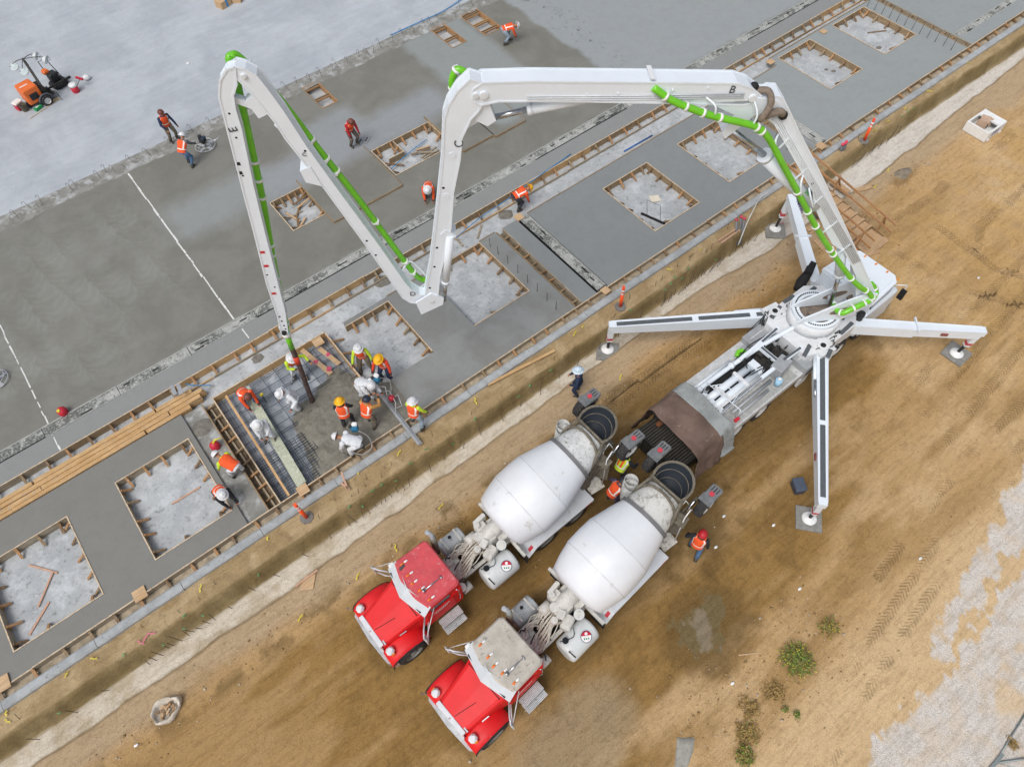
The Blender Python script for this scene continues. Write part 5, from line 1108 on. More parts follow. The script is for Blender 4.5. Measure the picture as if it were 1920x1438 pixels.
AMB = pm('amber_lamp', '#e8751a', .35); LENS = pm('lamp_red', '#c9444f', .35); GLS = pm('dark_glass', '#15181b', .1)
RROOF = pm('roof_red_dusty', '#c84a50', .5, 0, .10, 2.5, '#cb7f80', .32, .3); GROOF = pm('roof_grey_dusty', '#b7b0a4', .75, 0, .16, 2.2, '#86817a', .35, .2)
FEN = pm('fender_white', '#c8ccd0', .4, 0, .06, 2, '#a39c8e', .2)
SATN = pm('satin_steel', '#c9cbcd', .4, .2, .1, 5)
def mixer(label, roof, collar, mirror_dust):
    T = Thing('mixer_truck', label, 'mixer truck', (0, 0, 0), 'red and white mixer trucks backed up to the pump')
    P_ = T.part
    # chassis
    for s in (-1, 1): P_('frame_rail', MB().box((6.3, s*.43, .98), (8.0, .09, .24)).box((4.6, s*.43, 1.12), (3.2, .13, .03), 1), [GRM, FRW])
    P_('crossmembers', MB().box((6, 0, .9), (.15, .8, .15)).box((3.4, 0, .92), (.12, .8, .15)).box((8.8, 0, .92), (.2, .8, .2)), GRM) if 0 else None
    P_('drive_shaft', MB().cyl((2.8, 0, .72), (6.4, 0, .62), .09, 10), GRM)
    # hood
    def ring(x, w_, zb, zt, cr=.03):
        return [(x, -w_, zb), (x, -w_-.0, zt-.16), (x, -w_+.05, zt-.05), (x, -w_+.14, zt), (x, -.02, zt+cr), (x, .02, zt+cr), (x, w_-.14, zt), (x, w_-.05, zt-.05), (x, w_, zt-.16), (x, w_, zb)]
    rs = [ring(.10, .61, .85, 1.42), ring(.16, .63, .85, 1.50), ring(.8, .706, .85, 1.744), ring(1.42, .78, .85, 1.98), ring(1.46, .80, .85, 1.99), ring(1.75, .86, .85, 2.03)]
    vs = [v for r in rs for v in r]; n = 10; fs = [tuple(range(n))]+[(k*n+i, k*n+n+i, k*n+n+(i+1) % n, k*n+(i+1) % n) for k in range(len(rs)-1) for i in range(n)]+[tuple((len(rs)-1)*n+i for i in range(n-1, -1, -1))]
    mb = MB().add(vs, fs, 0, False)
    hd = P_('hood', mb, RED)
    P_('hood_crease', MB().bar((.2, -.02, 1.535), (1.4, -.30, 1.995), .018, .012).bar((.2, .02, 1.535), (1.4, .34, 1.995), .018, .012), pm('crease_red', '#a81c24', .4), hd) if 0 else None
    P_('hood_seam', MB().box((1.455, 0, 1.995), (.014, 1.40, .05)).bar((.9, -.25, 1.815), (.18, -.05, 1.545), .012, .02), BLK, hd)
    P_('hood_badge', MB().box((.2, -.56, 1.50), (.05, .16, .05)), SATN, hd); P_('panel_gap', MB().box((1.74, -.865, 1.7), (.012, .012, .5)).box((1.74, .865, 1.7), (.012, .012, .5)).box((1.3, -.74, 1.66), (.012, .03, .3)), BLK, hd)
    P_('hood_latch', MB().bar((.7, -.735, 1.60), (.95, -.77, 1.66), .03, .03), CHR, hd)
    P_('grille', MB().box((.04, 0, 1.15), (.08, 1.22, .72), 0, 0, None, .03).box((.08, 0, 1.50), (.15, 1.22, .07), 0, 0, None, .02).bar((.10, 0, 1.5), (.0, 0, 1.62), .03, .02, 0), [pm('grille_bright', '#dcdee0', .35, .1, .06, 5)])
    P_('bumper', MB().prism([(.10, -1.2), (-.10, -.95), (-.16, 0), (-.10, .95), (.10, 1.2), (.2, 1.2), (.12, -.0), (.2, -1.2)], .52, .82), pm('bumper_bright', '#bfc1c2', .35, .5, .15, 4))
    for s in (-1, 1):
        prof = [(-.02, .72), (.0, .98), (.10, 1.14), (.32, 1.26), (.6, 1.31), (.9, 1.28), (1.18, 1.16), (1.38, .96), (1.46, .78)]
        mb = MB(); vs = []
        rowsY = [(.62, 0.0), (.95, .0), (1.10, -.02), (1.17, -.08), (1.19, -.12)]
        for (x, z) in prof:
            for yy, dz in rowsY: vs.append((x, s*yy*(1 if x > .15 else .985), z+dz-(.03 if yy > 1 and x < .05 else 0)))
        m_ = len(rowsY); fs = [(i*m_+j, i*m_+j+1, (i+1)*m_+j+1, (i+1)*m_+j) for i in range(len(prof)-1) for j in range(m_-1)]
        if s < 0: fs = [f[::-1] for f in fs]
        o = P_('fender', mb.add(vs, fs, 0, True), RED); md = o.modifiers.new('s', 'SOLIDIFY'); md.thickness = .03; md.offset = 0; o.modifiers.new('b', 'SUBSURF').levels = 1; o.modifiers['b'].render_levels = 1
        P_('fender_lip', MB().tube([(x, s*1.2, z-.12) for x, z in prof], .022, 6), RUB, o)
        P_('fender_nose', MB().box((.12, s*.90, .86), (.24, .58, .36), 0, 0, None, .08), RED, o)
        hl = P_('headlight', MB().box((.20, s*.86, 1.38), (.26, .25, .22), 0, 0, None, .07), pm('chrome_pod', '#dcdddf', .35, .0, .08, 4)); P_('signal_lamp', MB().box((.22, s*.995, 1.34), (.12, .08, .11), 0, 0, None, .02), AMB, hl)
        wheel(T, .74, s*1.07, .53, .54, .30, s, rim=pm('rim_grey', '#8f8f8c', .5, .3, .25, 6))
    P_('front_mirror', MB().tube([(.12, 1.0, 1.1), (-.1, 1.12, 1.35)], .012, 5).ball((-.12, 1.14, 1.38), .06, 8, 0, (.5, 1, 1)), CHR)
    # cab
    P_('cab_body', MB().box((2.35, 0, 1.5), (1.5, 1.86, 1.2), 0, 0, None, .07).box((2.37, 0, 2.25), (1.42, 1.78, .4), 0, 0, None, .03), RED)
    P_('windscreen', MB().prism([(1.56, -.82), (1.50, 0), (1.56, .82), (1.75, .82), (1.75, -.82)], 2.02, 2.42), GLS)
    P_('side_window', MB().box((2.25, -.905, 2.2), (.75, .04, .38)), GLS); P_('side_window', MB().box((2.25, .905, 2.2), (.75, .04, .38)), GLS)
    P_('door', MB().box((2.25, -.945, 1.55), (.95, .03, .95), 0, 0, None, .012), RED); P_('door', MB().box((2.25, .945, 1.55), (.95, .03, .95), 0, 0, None, .012), RED)
    lt = pm('door_lettering', '#dcdcd6', .6)
    mb = MB(); 
    for k in range(9): mb.box((1.95+k*.07, -.9625, 1.86), (.045, .006, .045))
    for k in range(7): mb.box((2.0+k*.07, -.9625, 1.74), (.045, .006, .03))
    P_('door_lettering', mb, lt)
    top = [(1.84, -.90), (1.70, -.45), (1.62, 0), (1.70, .45), (1.84, .90), (1.92, .95), (2.98, .93), (3.08, .84), (3.08, -.84), (2.98, -.93), (1.92, -.95)]
    ins = [((p[0]-2.4)*.93+2.4, p[1]*.94) for p in top]
    mb = MB(); n = len(top); vs = [(p[0], p[1], 2.42) for p in top]+[(p[0], p[1], 2.60) for p in top]+[(p[0], p[1], 2.67) for p in ins]
    fs = [tuple(range(n))[::-1]]+[(k*n+i, k*n+(i+1) % n, k*n+n+(i+1) % n, k*n+n+i) for k in range(2) for i in range(n)]+[tuple(2*n+i for i in range(n))]
    o = mb.add(vs, fs); o.m[-1] = 1; o.m[-1-n:] = [1]*(n+1)
    rf = P_('cab_roof', o, [RED, roof])
    P_('sun_visor', MB().add([(1.36, 0, 2.42), (1.60, -1.0, 2.36), (1.92, -.95, 2.64), (1.70, 0, 2.70), (1.60, 1.0, 2.36), (1.92, .95, 2.64), (1.36, 0, 2.36), (1.60, -1.0, 2.30), (1.60, 1.0, 2.30)], [(0, 1, 2, 3), (4, 0, 3, 5), (6, 7, 1, 0), (8, 6, 0, 4)], 0, False), pm('visor_white', '#c3c7ca', .4, 0, .06, 3), rf)
    for y_ in (-.75, -.32, 0, .30, .72):
        xx = 1.90+abs(y_)*.16; P_('marker_lamp', MB().ball((xx, y_, 2.69), .058, 10, 0, (1.3, .6, .55)).ball((xx+.14, y_, 2.685), .052, 10, 1, (1.5, .6, .5)), [AMB, CLM], rf)
    P_('air_horn', MB().tube([(2.05, -.43, 2.73), (2.7, -.43, 2.73)], [.035, .012], 10).cyl((2.0, -.43, 2.73), (2.05, -.43, 2.73), .07, 12).cyl((2.7, -.5, 2.72), (2.7, -.36, 2.72), .02, 6), CHR, rf)
    P_('roof_hatch', MB().box((1.95, .63, 2.69) if roof is RROOF else (2.9, .6, 2.68), (.2, .09, .03), 0, .2, None, .01), pm('hatch_grey', '#4a4a48', .5), rf) if roof is RROOF else None
    for s in (-1, 1):
        P_('mirror_frame', MB().tube([(1.62, s*.93, 2.1), (1.35, s*1.25, 2.15), (1.22, s*1.45, 2.2), (1.25, s*1.52, 1.6), (1.45, s*1.2, 1.45), (1.65, s*.96, 1.5)], .026, 6).tube([(1.25, s*1.48, 2.0), (2.0, s*.97, 2.45)], .016, 5).tube([(1.3, s*1.35, 2.2), (1.3, s*1.4, 1.7)], .018, 5), SATN)
        P_('mirror', MB().box((1.25, s*1.46, 1.9), (.05, .2, .42), 0, 0, None, .02), pm('mirror_white', '#d8d8d6', .3, .3))
        P_('grab_rail', MB().tube([(2.86, s*.96, 2.45), (2.92, s*1.02, 2.4), (2.92, s*1.02, 1.6), (2.86, s*.96, 1.55)], .016, 6), CHR)
    P_('side_lamp', MB().box((1.75, 1.0, 2.45), (.2, .12, .12), 0, 0, None, .03), CLM)
    st = MB().box((2.35, -1.12, .86), (.82, .3, .04)).box((2.35, -1.28, .56), (.82, .34, .04)).box((2.35, -1.01, .7), (.82, .03, .34)); 
    for k in range(7): st.box((2.35, -1.0-.045*k, .885), (.8, .012, .014), 1).box((2.35, -1.13-.048*k, .585), (.8, .012, .014), 1)
    P_('cab_steps', st, [ALU, CHR]); P_('cab_steps', MB().box((2.35, 1.12, .86), (.82, .28, .04)).box((2.35, 1.2, .56), (.82, .3, .04)), ALU)
    P_('exhaust', MB().cyl((3.28, .82, 1.2), (3.28, .82, 2.6), .115, 14).tube([(3.28, .82, 2.55), (3.28, .86, 2.78), (3.2, .98, 2.95)], .08, 10, 1, sub=3), [GRM, SIL])
    # tanks
    P_('fuel_tank', MB().lathe([(.25, 0), (.33, .03), (.34, .06), (.34, .9), (.33, .93), (.25, .96)], (3.42, .86, .88), (1, 0, 0), 24).box((3.62, .86, 1.225), (.07, .5, .03), 1).box((4.16, .86, 1.225), (.07, .5, .03), 1).cyl((3.9, .95, 1.2), (3.9, .95, 1.26), .06, 12, 2), [SIL, FRW, RUB])
    wt = P_('water_tank', MB().lathe([(.3, 0), (.40, .04), (.43, .12), (.43, 1.12), (.40, 1.2), (.3, 1.24)], (3.92, -.98, 1.08), (1, 0, 0), 28).cyl((4.15, -.8, 1.48), (4.15, -.8, 1.56), .10, 14, 1).tube([(4.0, -.7, 1.5), (4.4, -.9, 1.56), (4.6, -.7, 1.6)], .014, 5, 2, sub=3).tube([(4.0, -1.1, 1.52), (4.05, -1.35, 1.35)], .02, 6, 2), [TAW, GLS, RUB])
    X = Matrix.Translation((4.72, -1.16, 1.475)) @ Matrix.Rotation(R(23), 4, 'X') @ Matrix.Rotation(R(-35), 4, 'Z')
    em = MB(); em.add([X @ Vector((.19*math.cos(a_), .19*math.sin(a_), .0)) for a_ in np.linspace(0, 6.283, 24, endpoint=False)], [tuple(range(24))], 0)
    em.add([X @ Vector((.17*math.cos(a_), .17*math.sin(a_), .004)) for a_ in np.linspace(0, 6.283, 24, endpoint=False)], [tuple(range(24))], 1)
    em.add([X @ Vector((.17*math.cos(a_), .17*math.sin(a_), .008)) for a_ in np.linspace(.2, 2.94, 14)], [tuple(range(14))], 2)
    em.add([X @ Vector((.05*math.cos(a_), .09+.05*math.sin(a_), .012)) for a_ in np.linspace(0, 6.283, 12, endpoint=False)], [tuple(range(12))], 1)
    for k in range(3): em.box((-.07+.07*k, -.06, .006), (.04, .05, .004), 3, 0, X)
    P_('emblem', em, [pm('emblem_ring', '#2b2f55', .5), CLM, pm('emblem_red', '#c2203a', .5), pm('emblem_green', '#3b7d55', .5)], wt)
    P_('water_gauge', MB().cyl((5.0, -.56, 1.62), (5.0, -.56, 1.74), .17, 20).cyl((5.0, -.56, 1.74), (5.0, -.56, 1.75), .13, 20, 1), [TAW, FRW])
    # drive, pump, hoses
    P_('drum_gearbox', MB().box((4.85, .12, 1.5), (.4, .8, .7), 0, 0, None, .03).cyl((4.55, .1, 1.75), (4.55, .1, 1.95), .16, 16).cyl((4.75, .42, 1.6), (4.75, .42, 2.0), .10, 14).cyl((4.3, -.15, 1.55), (4.3, -.15, 1.75), .12, 14).box((4.55, -.2, 1.9), (.3, .25, .12), 0, .4, None, .02).cyl((4.5, .05, 1.6), (5.4, 0, 1.9), .28, 14).box((4.95, .55, 1.55), (.5, .16, .95), 0, .1, None, .03).box((4.6, -.45, 1.4), (.5, .35, .4), 0, .3, None, .05), FRW)
    P_('engine_parts', MB().box((3.45, .02, 1.05), (.5, .9, .3), 0, 0, None, .05).cyl((3.2, -.35, 1.15), (3.6, -.35, 1.15), .14, 12).cyl((3.15, .25, 1.2), (3.5, .2, 1.2), .13, 12).cyl((3.5, .3, 1.15), (4.3, .35, 1.35), .09, 10).cyl((4.2, .35, 1.4), (4.6, .35, 1.4), .2, 14).cyl((3.15, -.72, .95), (3.5, -.72, .95), .15, 14), FRW)
    P_('frame_floor', MB().box((4.4, 0, .8), (2.8, .8, .04)), pm('oily_steel', '#2f2820', .8, .1, .4, 5))
    mb = MB(); r_ = random.Random(5)
    for i in range(12):
        a_ = Vector((r_.uniform(3.2, 3.9), r_.uniform(-.35, .35), r_.uniform(1.15, 1.3))); mb.tube([a_, a_+Vector((.35, r_.uniform(-.1, .2), .22)), a_+Vector((r_.uniform(.7, 1.3), r_.uniform(-.3, .4), r_.uniform(0, .2)))], .02, 5, 0, sub=4)
    for i in range(7):
        a_ = Vector((3.3+.1*i, -.5+.12*i, 1.25)); mb.tube([a_, a_+Vector((.4, .05, .28)), a_+Vector((.9, .3-.05*i, .25)), a_+Vector((1.3, .1, .1))], .035, 7, 0, sub=5)
    P_('hoses', mb, pm('dusty_hose', '#c4bdaf', .75, 0, .22, 8)); mb = MB()
    for i in range(12):
        a_ = Vector((r_.uniform(3.1, 4.6), r_.uniform(-.4, .4), 1.05)); mb.tube([a_, a_+Vector((.2, .1, .2)), a_+Vector((r_.uniform(.3, .8), r_.uniform(-.3, .3), .05))], .022, 5, 0, sub=4)
    P_('hoses', mb, RUB)
    P_('air_filter', MB().cyl((3.15, -.75, 1.25), (3.15, -.75, 1.5), .14, 14).tube([(3.2, -.5, 1.3), (3.4, -.6, 1.5), (3.3, -.8, 1.4)], .02, 6, 1, sub=4), [FRW, RUB])
    # drum
    ax_ = Vector((math.cos(R(14)), 0, math.sin(R(14)))); o_ = Vector((5.3, 0, 1.95))
    pr = [(.0, 0), (.55, .0), (.8, .04), (1.02, .16), (1.14, .55), (1.235, 1.0), (1.25, 1.04), (1.25, 1.6), (1.225, 2.05), (1.21, 2.1), (1.03, 2.8), (.87, 3.30)]
    dr = P_('drum', MB().lathe(pr, o_, ax_, 72, 0, cap=False), DRUM)
    for t_, r_0 in ((1.02, 1.248), (2.08, 1.220)): P_('weld_seam', MB().lathe([(r_0, t_-.012), (r_0+.005, t_), (r_0, t_+.012)], o_, ax_, 72, 0, cap=False), pm('seam', '#c4c5c6', .5), dr)
    P_('drum_collar', MB().lathe([(.855, 3.34), (.76, 3.8), (.64, 4.28), (.64, 4.32), (.60, 4.36), (.3, 4.3)], o_, ax_, 48, 0, cap=False), collar, dr)
    P_('roller_band', MB().lathe([(.86, 3.24), (.92, 3.24), (.92, 3.37), (.86, 3.37)], o_, ax_, 60, 0, cap=False, smooth=False), pm('band_grey', '#6a6a6b', .6, 0), dr)
    # faded lettering low on the drum front
    P_('drum_lettering', MB().box((5.83, -1.02, 1.82), (.3, .012, .07), 0, -.35).box((5.87, -1.045, 1.7), (.22, .012, .05), 0, -.35), pm('faded_grey_ink', '#77797c', .6), dr)
    P_('drum_streak', MB().lathe([(.872, 3.17), (.90, 3.05), (.905, 3.05), (.877, 3.17)], o_, ax_, 60, 0, cap=False), pm('streak', '#b7b4ab', .7, 0, .2, 8), dr) if collar is COLM else None
    P_('rear_pedestal', MB().box((8.75, 0, 1.5), (.35, 1.5, 1.1)).bar((8.8, -.7, 1.9), (9.1, -.72, 2.6), .12, .12).bar((8.8, .7, 1.9), (9.1, .72, 2.6), .12, .12).bar((9.0, -.72, 2.55), (9.6, -.6, 3.3), .08, .1).bar((9.0, .72, 2.55), (9.6, .6, 3.3), .08, .1), GRM)
    P_('front_pedestal', MB().box((5.25, 0, 1.35), (.35, .9, .6)).box((5.45, -.85, 1.25), (.1, .8, .12)).box((5.45, .85, 1.25), (.1, .8, .12)), FRW)
    # charge funnel
    def D(cx, cz, sx, sy, tilt):
        out = []
        for k in range(28):
            a_ = 2*math.pi*k/28; c_, s_ = math.cos(a_), math.sin(a_); x = max(c_, -.45)*sx; y = s_*sy*(1 if c_ > -.45 else 1); out.append((cx+x, y, cz+x*tilt))
        return out
    fr = [D(9.72, 3.74, .64, .67, .25), D(9.70, 3.45, .59, .63, .25), D(9.5, 3.0, .34, .36, .2), D(9.35, 2.9, .22, .26, .2)]
    inn = [D(9.72, 3.745, .585, .615, .25), D(9.68, 3.45, .53, .57, .25), D(9.48, 3.05, .3, .32, .2), D(9.3, 2.97, .15, .2, .2)]
    n = 28; mb = MB()
    mb.add([v for r in fr for v in r], [(k*n+i, k*n+(i+1) % n, k*n+n+(i+1) % n, k*n+n+i)[::-1] for k in range(3) for i in range(n)], 0, True)
    mb.add([v for r in inn for v in r], [(k*n+i, k*n+(i+1) % n, k*n+n+(i+1) % n, k*n+n+i) for k in range(3) for i in range(n)]+[tuple(3*n+i for i in range(n))], 1, True)
    mb.add(fr[0]+inn[0], [(i, n+i, n+(i+1) % n, (i+1) % n) for i in range(n)], 0)
    P_('charge_funnel', mb, [GRM, MATS['funnel']])
    P_('funnel_mud', MB().tube([(inn[1][i][0], inn[1][i][1], inn[1][i][2]) for i in range(28)], .018, 5, closed=True).tube([((inn[1][i][0]+inn[2][i][0])/2, (inn[1][i][1]+inn[2][i][1])/2, (inn[1][i][2]+inn[2][i][2])/2+.01) for i in range(28)], .01, 5, closed=True).tube([(p[0], p[1], p[2]+.01) for p in fr[0]], .03, 6, closed=True), GRM)
    P_('funnel_frame', MB().tube([(9.42, -.66, 3.66), (9.42, .66, 3.66)], .045, 8).tube([(9.42, -.6, 3.6), (9.0, -.75, 3.2), (8.75, -.8, 2.7)], .05, 8).tube([(9.42, .6, 3.6), (9.0, .75, 3.2), (8.75, .8, 2.7)], .05, 8).tube([(9.1, -.78, 3.0), (9.15, -.5, 3.55), (9.2, 0, 3.72), (9.15, .5, 3.55), (9.1, .78, 3.0)], .05, 8, sub=4), GRM)
    P_('discharge_chute', MB().prism([(9.2, -.35), (10.1, -.3), (10.3, -.22), (10.3, .22), (10.1, .3), (9.2, .35)], 1.75, 1.85).bar((9.9, 0, 1.75), (10.6, 0, 1.5), .5, .06).cyl((9.7, 0, 1.0), (9.7, 0, 1.8), .1, 12), GRM)
    # folded trailing axle: two raised wheels, each under a grey fender box
    for s in (-1, 1):
        P_('axle_arm', MB().bar((9.0, s*.62, 1.3), (9.9, s*.72, 2.4), .10, .14).bar((9.9, s*.72, 2.4), (10.25, s*.8, 2.95), .10, .12).cyl((9.6, s*.75, 2.0), (10.1, s*.78, 2.9), .045, 8, 1), [GRM, CHR])
        wheel(T, 10.22, s*1.10, 2.92, .46, .30, s, name='raised_wheel')
        fb = P_('axle_fender', MB().box((10.45, s*1.08, 3.34), (.72, .42, .16), 0, 0, None, .05).box((10.16, s*1.08, 3.41), (.3, .44, .05)).box((10.68, s*1.08, 3.1), (.14, .32, .34), 0, 0, None, .04).box((10.08, s*1.08, 3.27), (.05, .44, .3), 1), [pm('fender_grey', '#6f7274', .6, 0, .2, 5, '#8f8778', .35), CHR])
        P_('fender_slot', MB().box((10.62, s*1.08+.1, 3.424), (.2, .03, .01)).box((10.62, s*1.08, 3.424), (.2, .03, .01)).box((10.62, s*1.08-.1, 3.424), (.2, .03, .01)), RUB, fb)
        P_('tail_lamp', MB().cyl((10.42, s*1.08, 3.42), (10.42, s*1.08, 3.445), .085, 16), LENS, fb)
    # ladder, platform, extra chutes
    P_('rear_platform', MB().prism([(8.75, -1.02), (9.35, -1.10), (9.45, -.55), (8.85, -.45)], 1.0, 1.04), pm('muddy_plate', '#c9c6bd', .7, 0, .15, 4, '#6f675a', .45))
    mb = MB().tube([(9.3, -1.0, 1.05), (9.35, -.95, 3.0), (9.55, -.95, 3.35), (9.7, -.95, 3.1)], .022, 6).tube([(9.55, -.6, 1.05), (9.55, -.6, 2.9), (9.75, -.62, 3.2), (9.85, -.75, 2.9)], .022, 6)
    P_('ladder', mb, CLM)
    for k in range(7): P_('rung', MB().box((9.45, -.79, 1.2+.22*k), (.12, .42, .03), 0, .5), GRM)
    P_('ladder_platform', MB().box((9.35, -.82, 2.65), (.42, .5, .03), 0, .15), GRM)
    for k, (x, y) in enumerate([(9.15, 1.15), (9.35, 1.28)]):
        P_('extension_chute', MB().lathe([(.22, 0), (.25, .9), (.235, .9), (.205, 0)], (x-.05*k, y, 1.35), (.15, .0, 1), 20, 0, cap=False), pm('chute_white', '#bfc0bd', .6, 0, .2, 5, '#7d7a72', .3))
    # rear wheels and fenders
    for s in (-1, 1):
        for x in (6.55, 7.95): wheel(T, x, s*1.02, .53, .53, .27, s, dual=True, rim=MATS['rim_grey'])
        P_('rear_fender', MB().add([(5.62, s*.62, .80), (5.62, s*1.26, .74), (6.0, s*1.26, 1.16), (6.0, s*.62, 1.22), (8.55, s*1.26, 1.2), (8.55, s*.62, 1.26), (5.62, s*1.26, .70), (6.0, s*1.26, 1.06), (8.55, s*1.26, 1.10)], [(0, 1, 2, 3), (3, 2, 4, 5), (1, 6, 7, 2), (2, 7, 8, 4)]).box((8.6, s*.95, 1.12), (.12, .62, .2), 0, 0, None, .02), FEN)
        P_('fender_marking', MB().box((8.4, s*1.263, 1.155), (.3, .006, .05)).bar((5.75, s*1.1, .92), (5.9, s*1.1, 1.09), .12, .006), LENS)
        P_('mud_flap', MB().box((5.55, s*.98, .55), (.03, .56, .5)), RUB)
    return T
m1 = mixer('mixer truck with a plain red cab roof and clean white drum, nearer the trench', RROOF, DRUM2, 0)
m1.o.location = (-.87, 7.25, ZD); m1.o.rotation_euler = (0, 0, R(1.7))
m2 = mixer('mixer truck with a dusty grey cab roof and speckled drum collar, farther from the trench', GROOF, COLM, 1)
m2.o.location = (-.34, 3.62, ZD); m2.o.rotation_euler = (0, 0, R(5.0))
# ================================================================ PEOPLE
SKN = [pm('skin_a', '#b07a5a', .55), pm('skin_b', '#8a5a40', .55), pm('skin_c', '#c48f6e', .55)]
CL = {k: pm('cloth_'+k, v, .85, 0, .14, 9) for k, v in dict(orange='#ee5a28', dorange='#e0472a', lime='#c8e23a', white='#d6d9dc', navy='#24324f', black='#23252b', jeans='#4f6f92', ljeans='#8fa0ad', red='#b3242c', khaki='#6d6455', camo='#5d5750', tan='#c08c4c', grey='#62656b', dark='#2e2f36', purple='#4b465c').items()}
for k in ('white', 'jeans', 'khaki', 'camo', 'ljeans'): pass
REFL = pm('reflective_tape', '#e9e6df', .5); BOOT = pm('rubber_boot', '#3d3a33', .75, 0, .3, 8, '#7d776a', .5)
HATS = {'white': pm('hat_white', '#d9dadb', .4), 'yellow': pm('hat_yellow', '#f0b21a', .35), 'brown': pm('hat_brown', '#6d3f33', .5), 'navy': pm('hat_navy', '#232a3c', .5), 'blue': pm('hat_blue', '#4d93b8', .4, 0, .5, 20, '#e6eef2', .8), 'black': pm('hat_black', '#2a2a30', .5), 'red': pm('hat_red', '#b3202a', .5)}
GLV = pm('work_glove', '#34343a', .85)
def ik(a, b, l1, l2, pole):
    d = b-a; L = min(d.length, (l1+l2)*.995); d = d.normalized() if d.length > 1e-6 else Vector((0, 0, -1)); b2 = a+d*L
    x = (l1*l1-l2*l2+L*L)/(2*L); h = math.sqrt(max(0, l1*l1-x*x)); p = pole-d*pole.dot(d)
    p = p.normalized() if p.length > 1e-4 else axes(d)[0]
    return a+d*x+p*h, b2
def person(label, feet, face, z=0.0, bend=8, hp=.92, head=0, stance=.16, stride=0.0, hands=((.3, .25, .95), (.3, -.25, .95)), shirt='orange', pants='jeans', vest='orange', hat='white', stripes=True, hood=None, group='construction workers', boots=True, kneel=False, sc=1.05, skin=0, cover=False, knees=(0, 0), offs=0.0, glove=True):
    p0 = at(*feet, z); t_ = at(*face, z); yaw = math.atan2(t_.y-p0.y, t_.x-p0.x)
    T = Thing('person', label, 'person', (0, 0, 0), group)
    b = R(bend); u = Vector((math.sin(b), 0, math.cos(b))); f = Vector((math.cos(b), 0, -math.sin(b))); Y = Vector((0, 1, 0))
    shift = -offs; P = Vector((shift-.16*math.sin(b), 0, hp)); neck = P+u*.50; hb = R(min(bend+head, 110)); hu = Vector((math.sin(hb), 0, math.cos(hb))); hf = Vector((math.cos(hb), 0, -math.sin(hb))); hc = neck+hu*.17
    feet_ = [Vector((stride/2, stance, .09)), Vector((-stride/2, -stance, .09))]
    if kneel: feet_ = [Vector((.22, stance, .09)), Vector((-.45, -stance, .09))]
    J = {}
    for i, s in enumerate((1, -1)):
        hip = P+Y*s*.095-u*.02; pole = Vector((1, .12*s, .15)); 
        if kneel and i == 1: kn = Vector((shift+.05, s*stance, .08)); an = feet_[i]
        else: kn, an = ik(hip, feet_[i], .44, .43, pole)
        sh = neck-u*.06+Y*s*.185; h_ = Vector(hands[i]); el, wr = ik(sh, h_, .29, .26, Vector((-.5, s*.7, -.4)))
        J[i] = (hip, kn, an, sh, el, wr)
    # --- body: one skinned surface, fingers included
    V = []; E_ = []; RA = []
    def v_(p, r): V.append(tuple(p)); RA.append(r); return len(V)-1
    def chain(a, pts):
        for p, r in pts: k = v_(p, r); E_.append((a, k)); a = k
        return a
    pel = v_(P, .12); ch = chain(pel, [(P+u*.16, .115), (P+u*.36, .13)]); nk = chain(ch, [(neck, .06), (neck+hu*.07, .055), (hc-hu*.04, .075), (hc+hu*.04, .085)])
    chain(len(V)-2, [(hc-hu*.05+hf*.075, .035)])
    for i, s in enumerate((1, -1)):
        hip, kn, an, sh, el, wr = J[i]
        chain(pel, [(hip, .085), (kn, .055), (an, .04), (an+Vector((.14, 0, -.05)), .035)])
        w_ = chain(ch, [(sh, .055), (el, .042), (wr, .028)])
        d_ = (wr-el).normalized(); pl = wr+d_*.055; k = v_(pl, .026); E_.append((w_, k)); sd = d_.cross(Vector((0, 0, 1))).normalized() if abs(d_.z) < .95 else Y; dn = d_.cross(sd)*(-1 if d_.cross(sd).z > 0 else 1)
        for q in range(4):
            o_ = sd*(q-1.5)*.021; L_ = (.034, .040, .037, .028)[q]; a1 = pl+d_*.03+o_; chain(k, [(a1, .0095), (a1+d_*L_+dn*.008, .0088), (a1+d_*L_*1.7+dn*.028, .0075)])
        chain(k, [(pl-sd*.03*s+dn*.01, .011), (pl-sd*.05*s+d_*.025+dn*.025, .009)])
    me = bpy.data.meshes.new('body'); me.from_pydata(V, E_, []); me.materials.append(SKN[skin]); o = bpy.data.objects.new('body', me); lnk(o, T.o)
    sk = o.modifiers.new('skin', 'SKIN'); sk.use_smooth_shade = True
    for i, r in enumerate(RA): me.skin_vertices[0].data[i].radius = (r, r)
    me.skin_vertices[0].data[0].use_root = True
    ss = o.modifiers.new('s', 'SUBSURF'); ss.levels = 1; ss.render_levels = 1
    # --- clothes
    def loft(secs, m, mf=None, n=20):
        mb = MB(); vs = []
        for t_, a_, b_ in secs:
            c_ = P+u*t_
            for k in range(n): q = 6.2832*k/n; vs.append(c_+Y*math.cos(q)*a_+f*math.sin(q)*b_)
        L = len(secs); mb.add(vs, [(i*n+k, i*n+(k+1) % n, (i+1)*n+(k+1) % n, (i+1)*n+k) for i in range(L-1) for k in range(n)], 0, True)
        if mf:
            for i in range(L-1):
                for k in range(n): mb.m[i*n+k] = mf(i, k)
        mb.add(vs[(L-1)*n:], [tuple(range(n))]); mb.add(vs[:n], [tuple(range(n))[::-1]]); return mb
    pm_ = CL[pants]; sm_ = CL[shirt]
    mb = MB(); 
    for i in (0, 1):
        hip, kn, an = J[i][:3]; bag = 1.18 if cover else 1.0
        mb.tube([hip+u*.02, hip.lerp(kn, .5), kn, kn.lerp(an, .5), an+(kn-an).normalized()*.10], [v*bag for v in (.105, .092, .074, .070, .068)], 12, 0, sub=0)
        mb.ball(kn, .076*bag, 10)
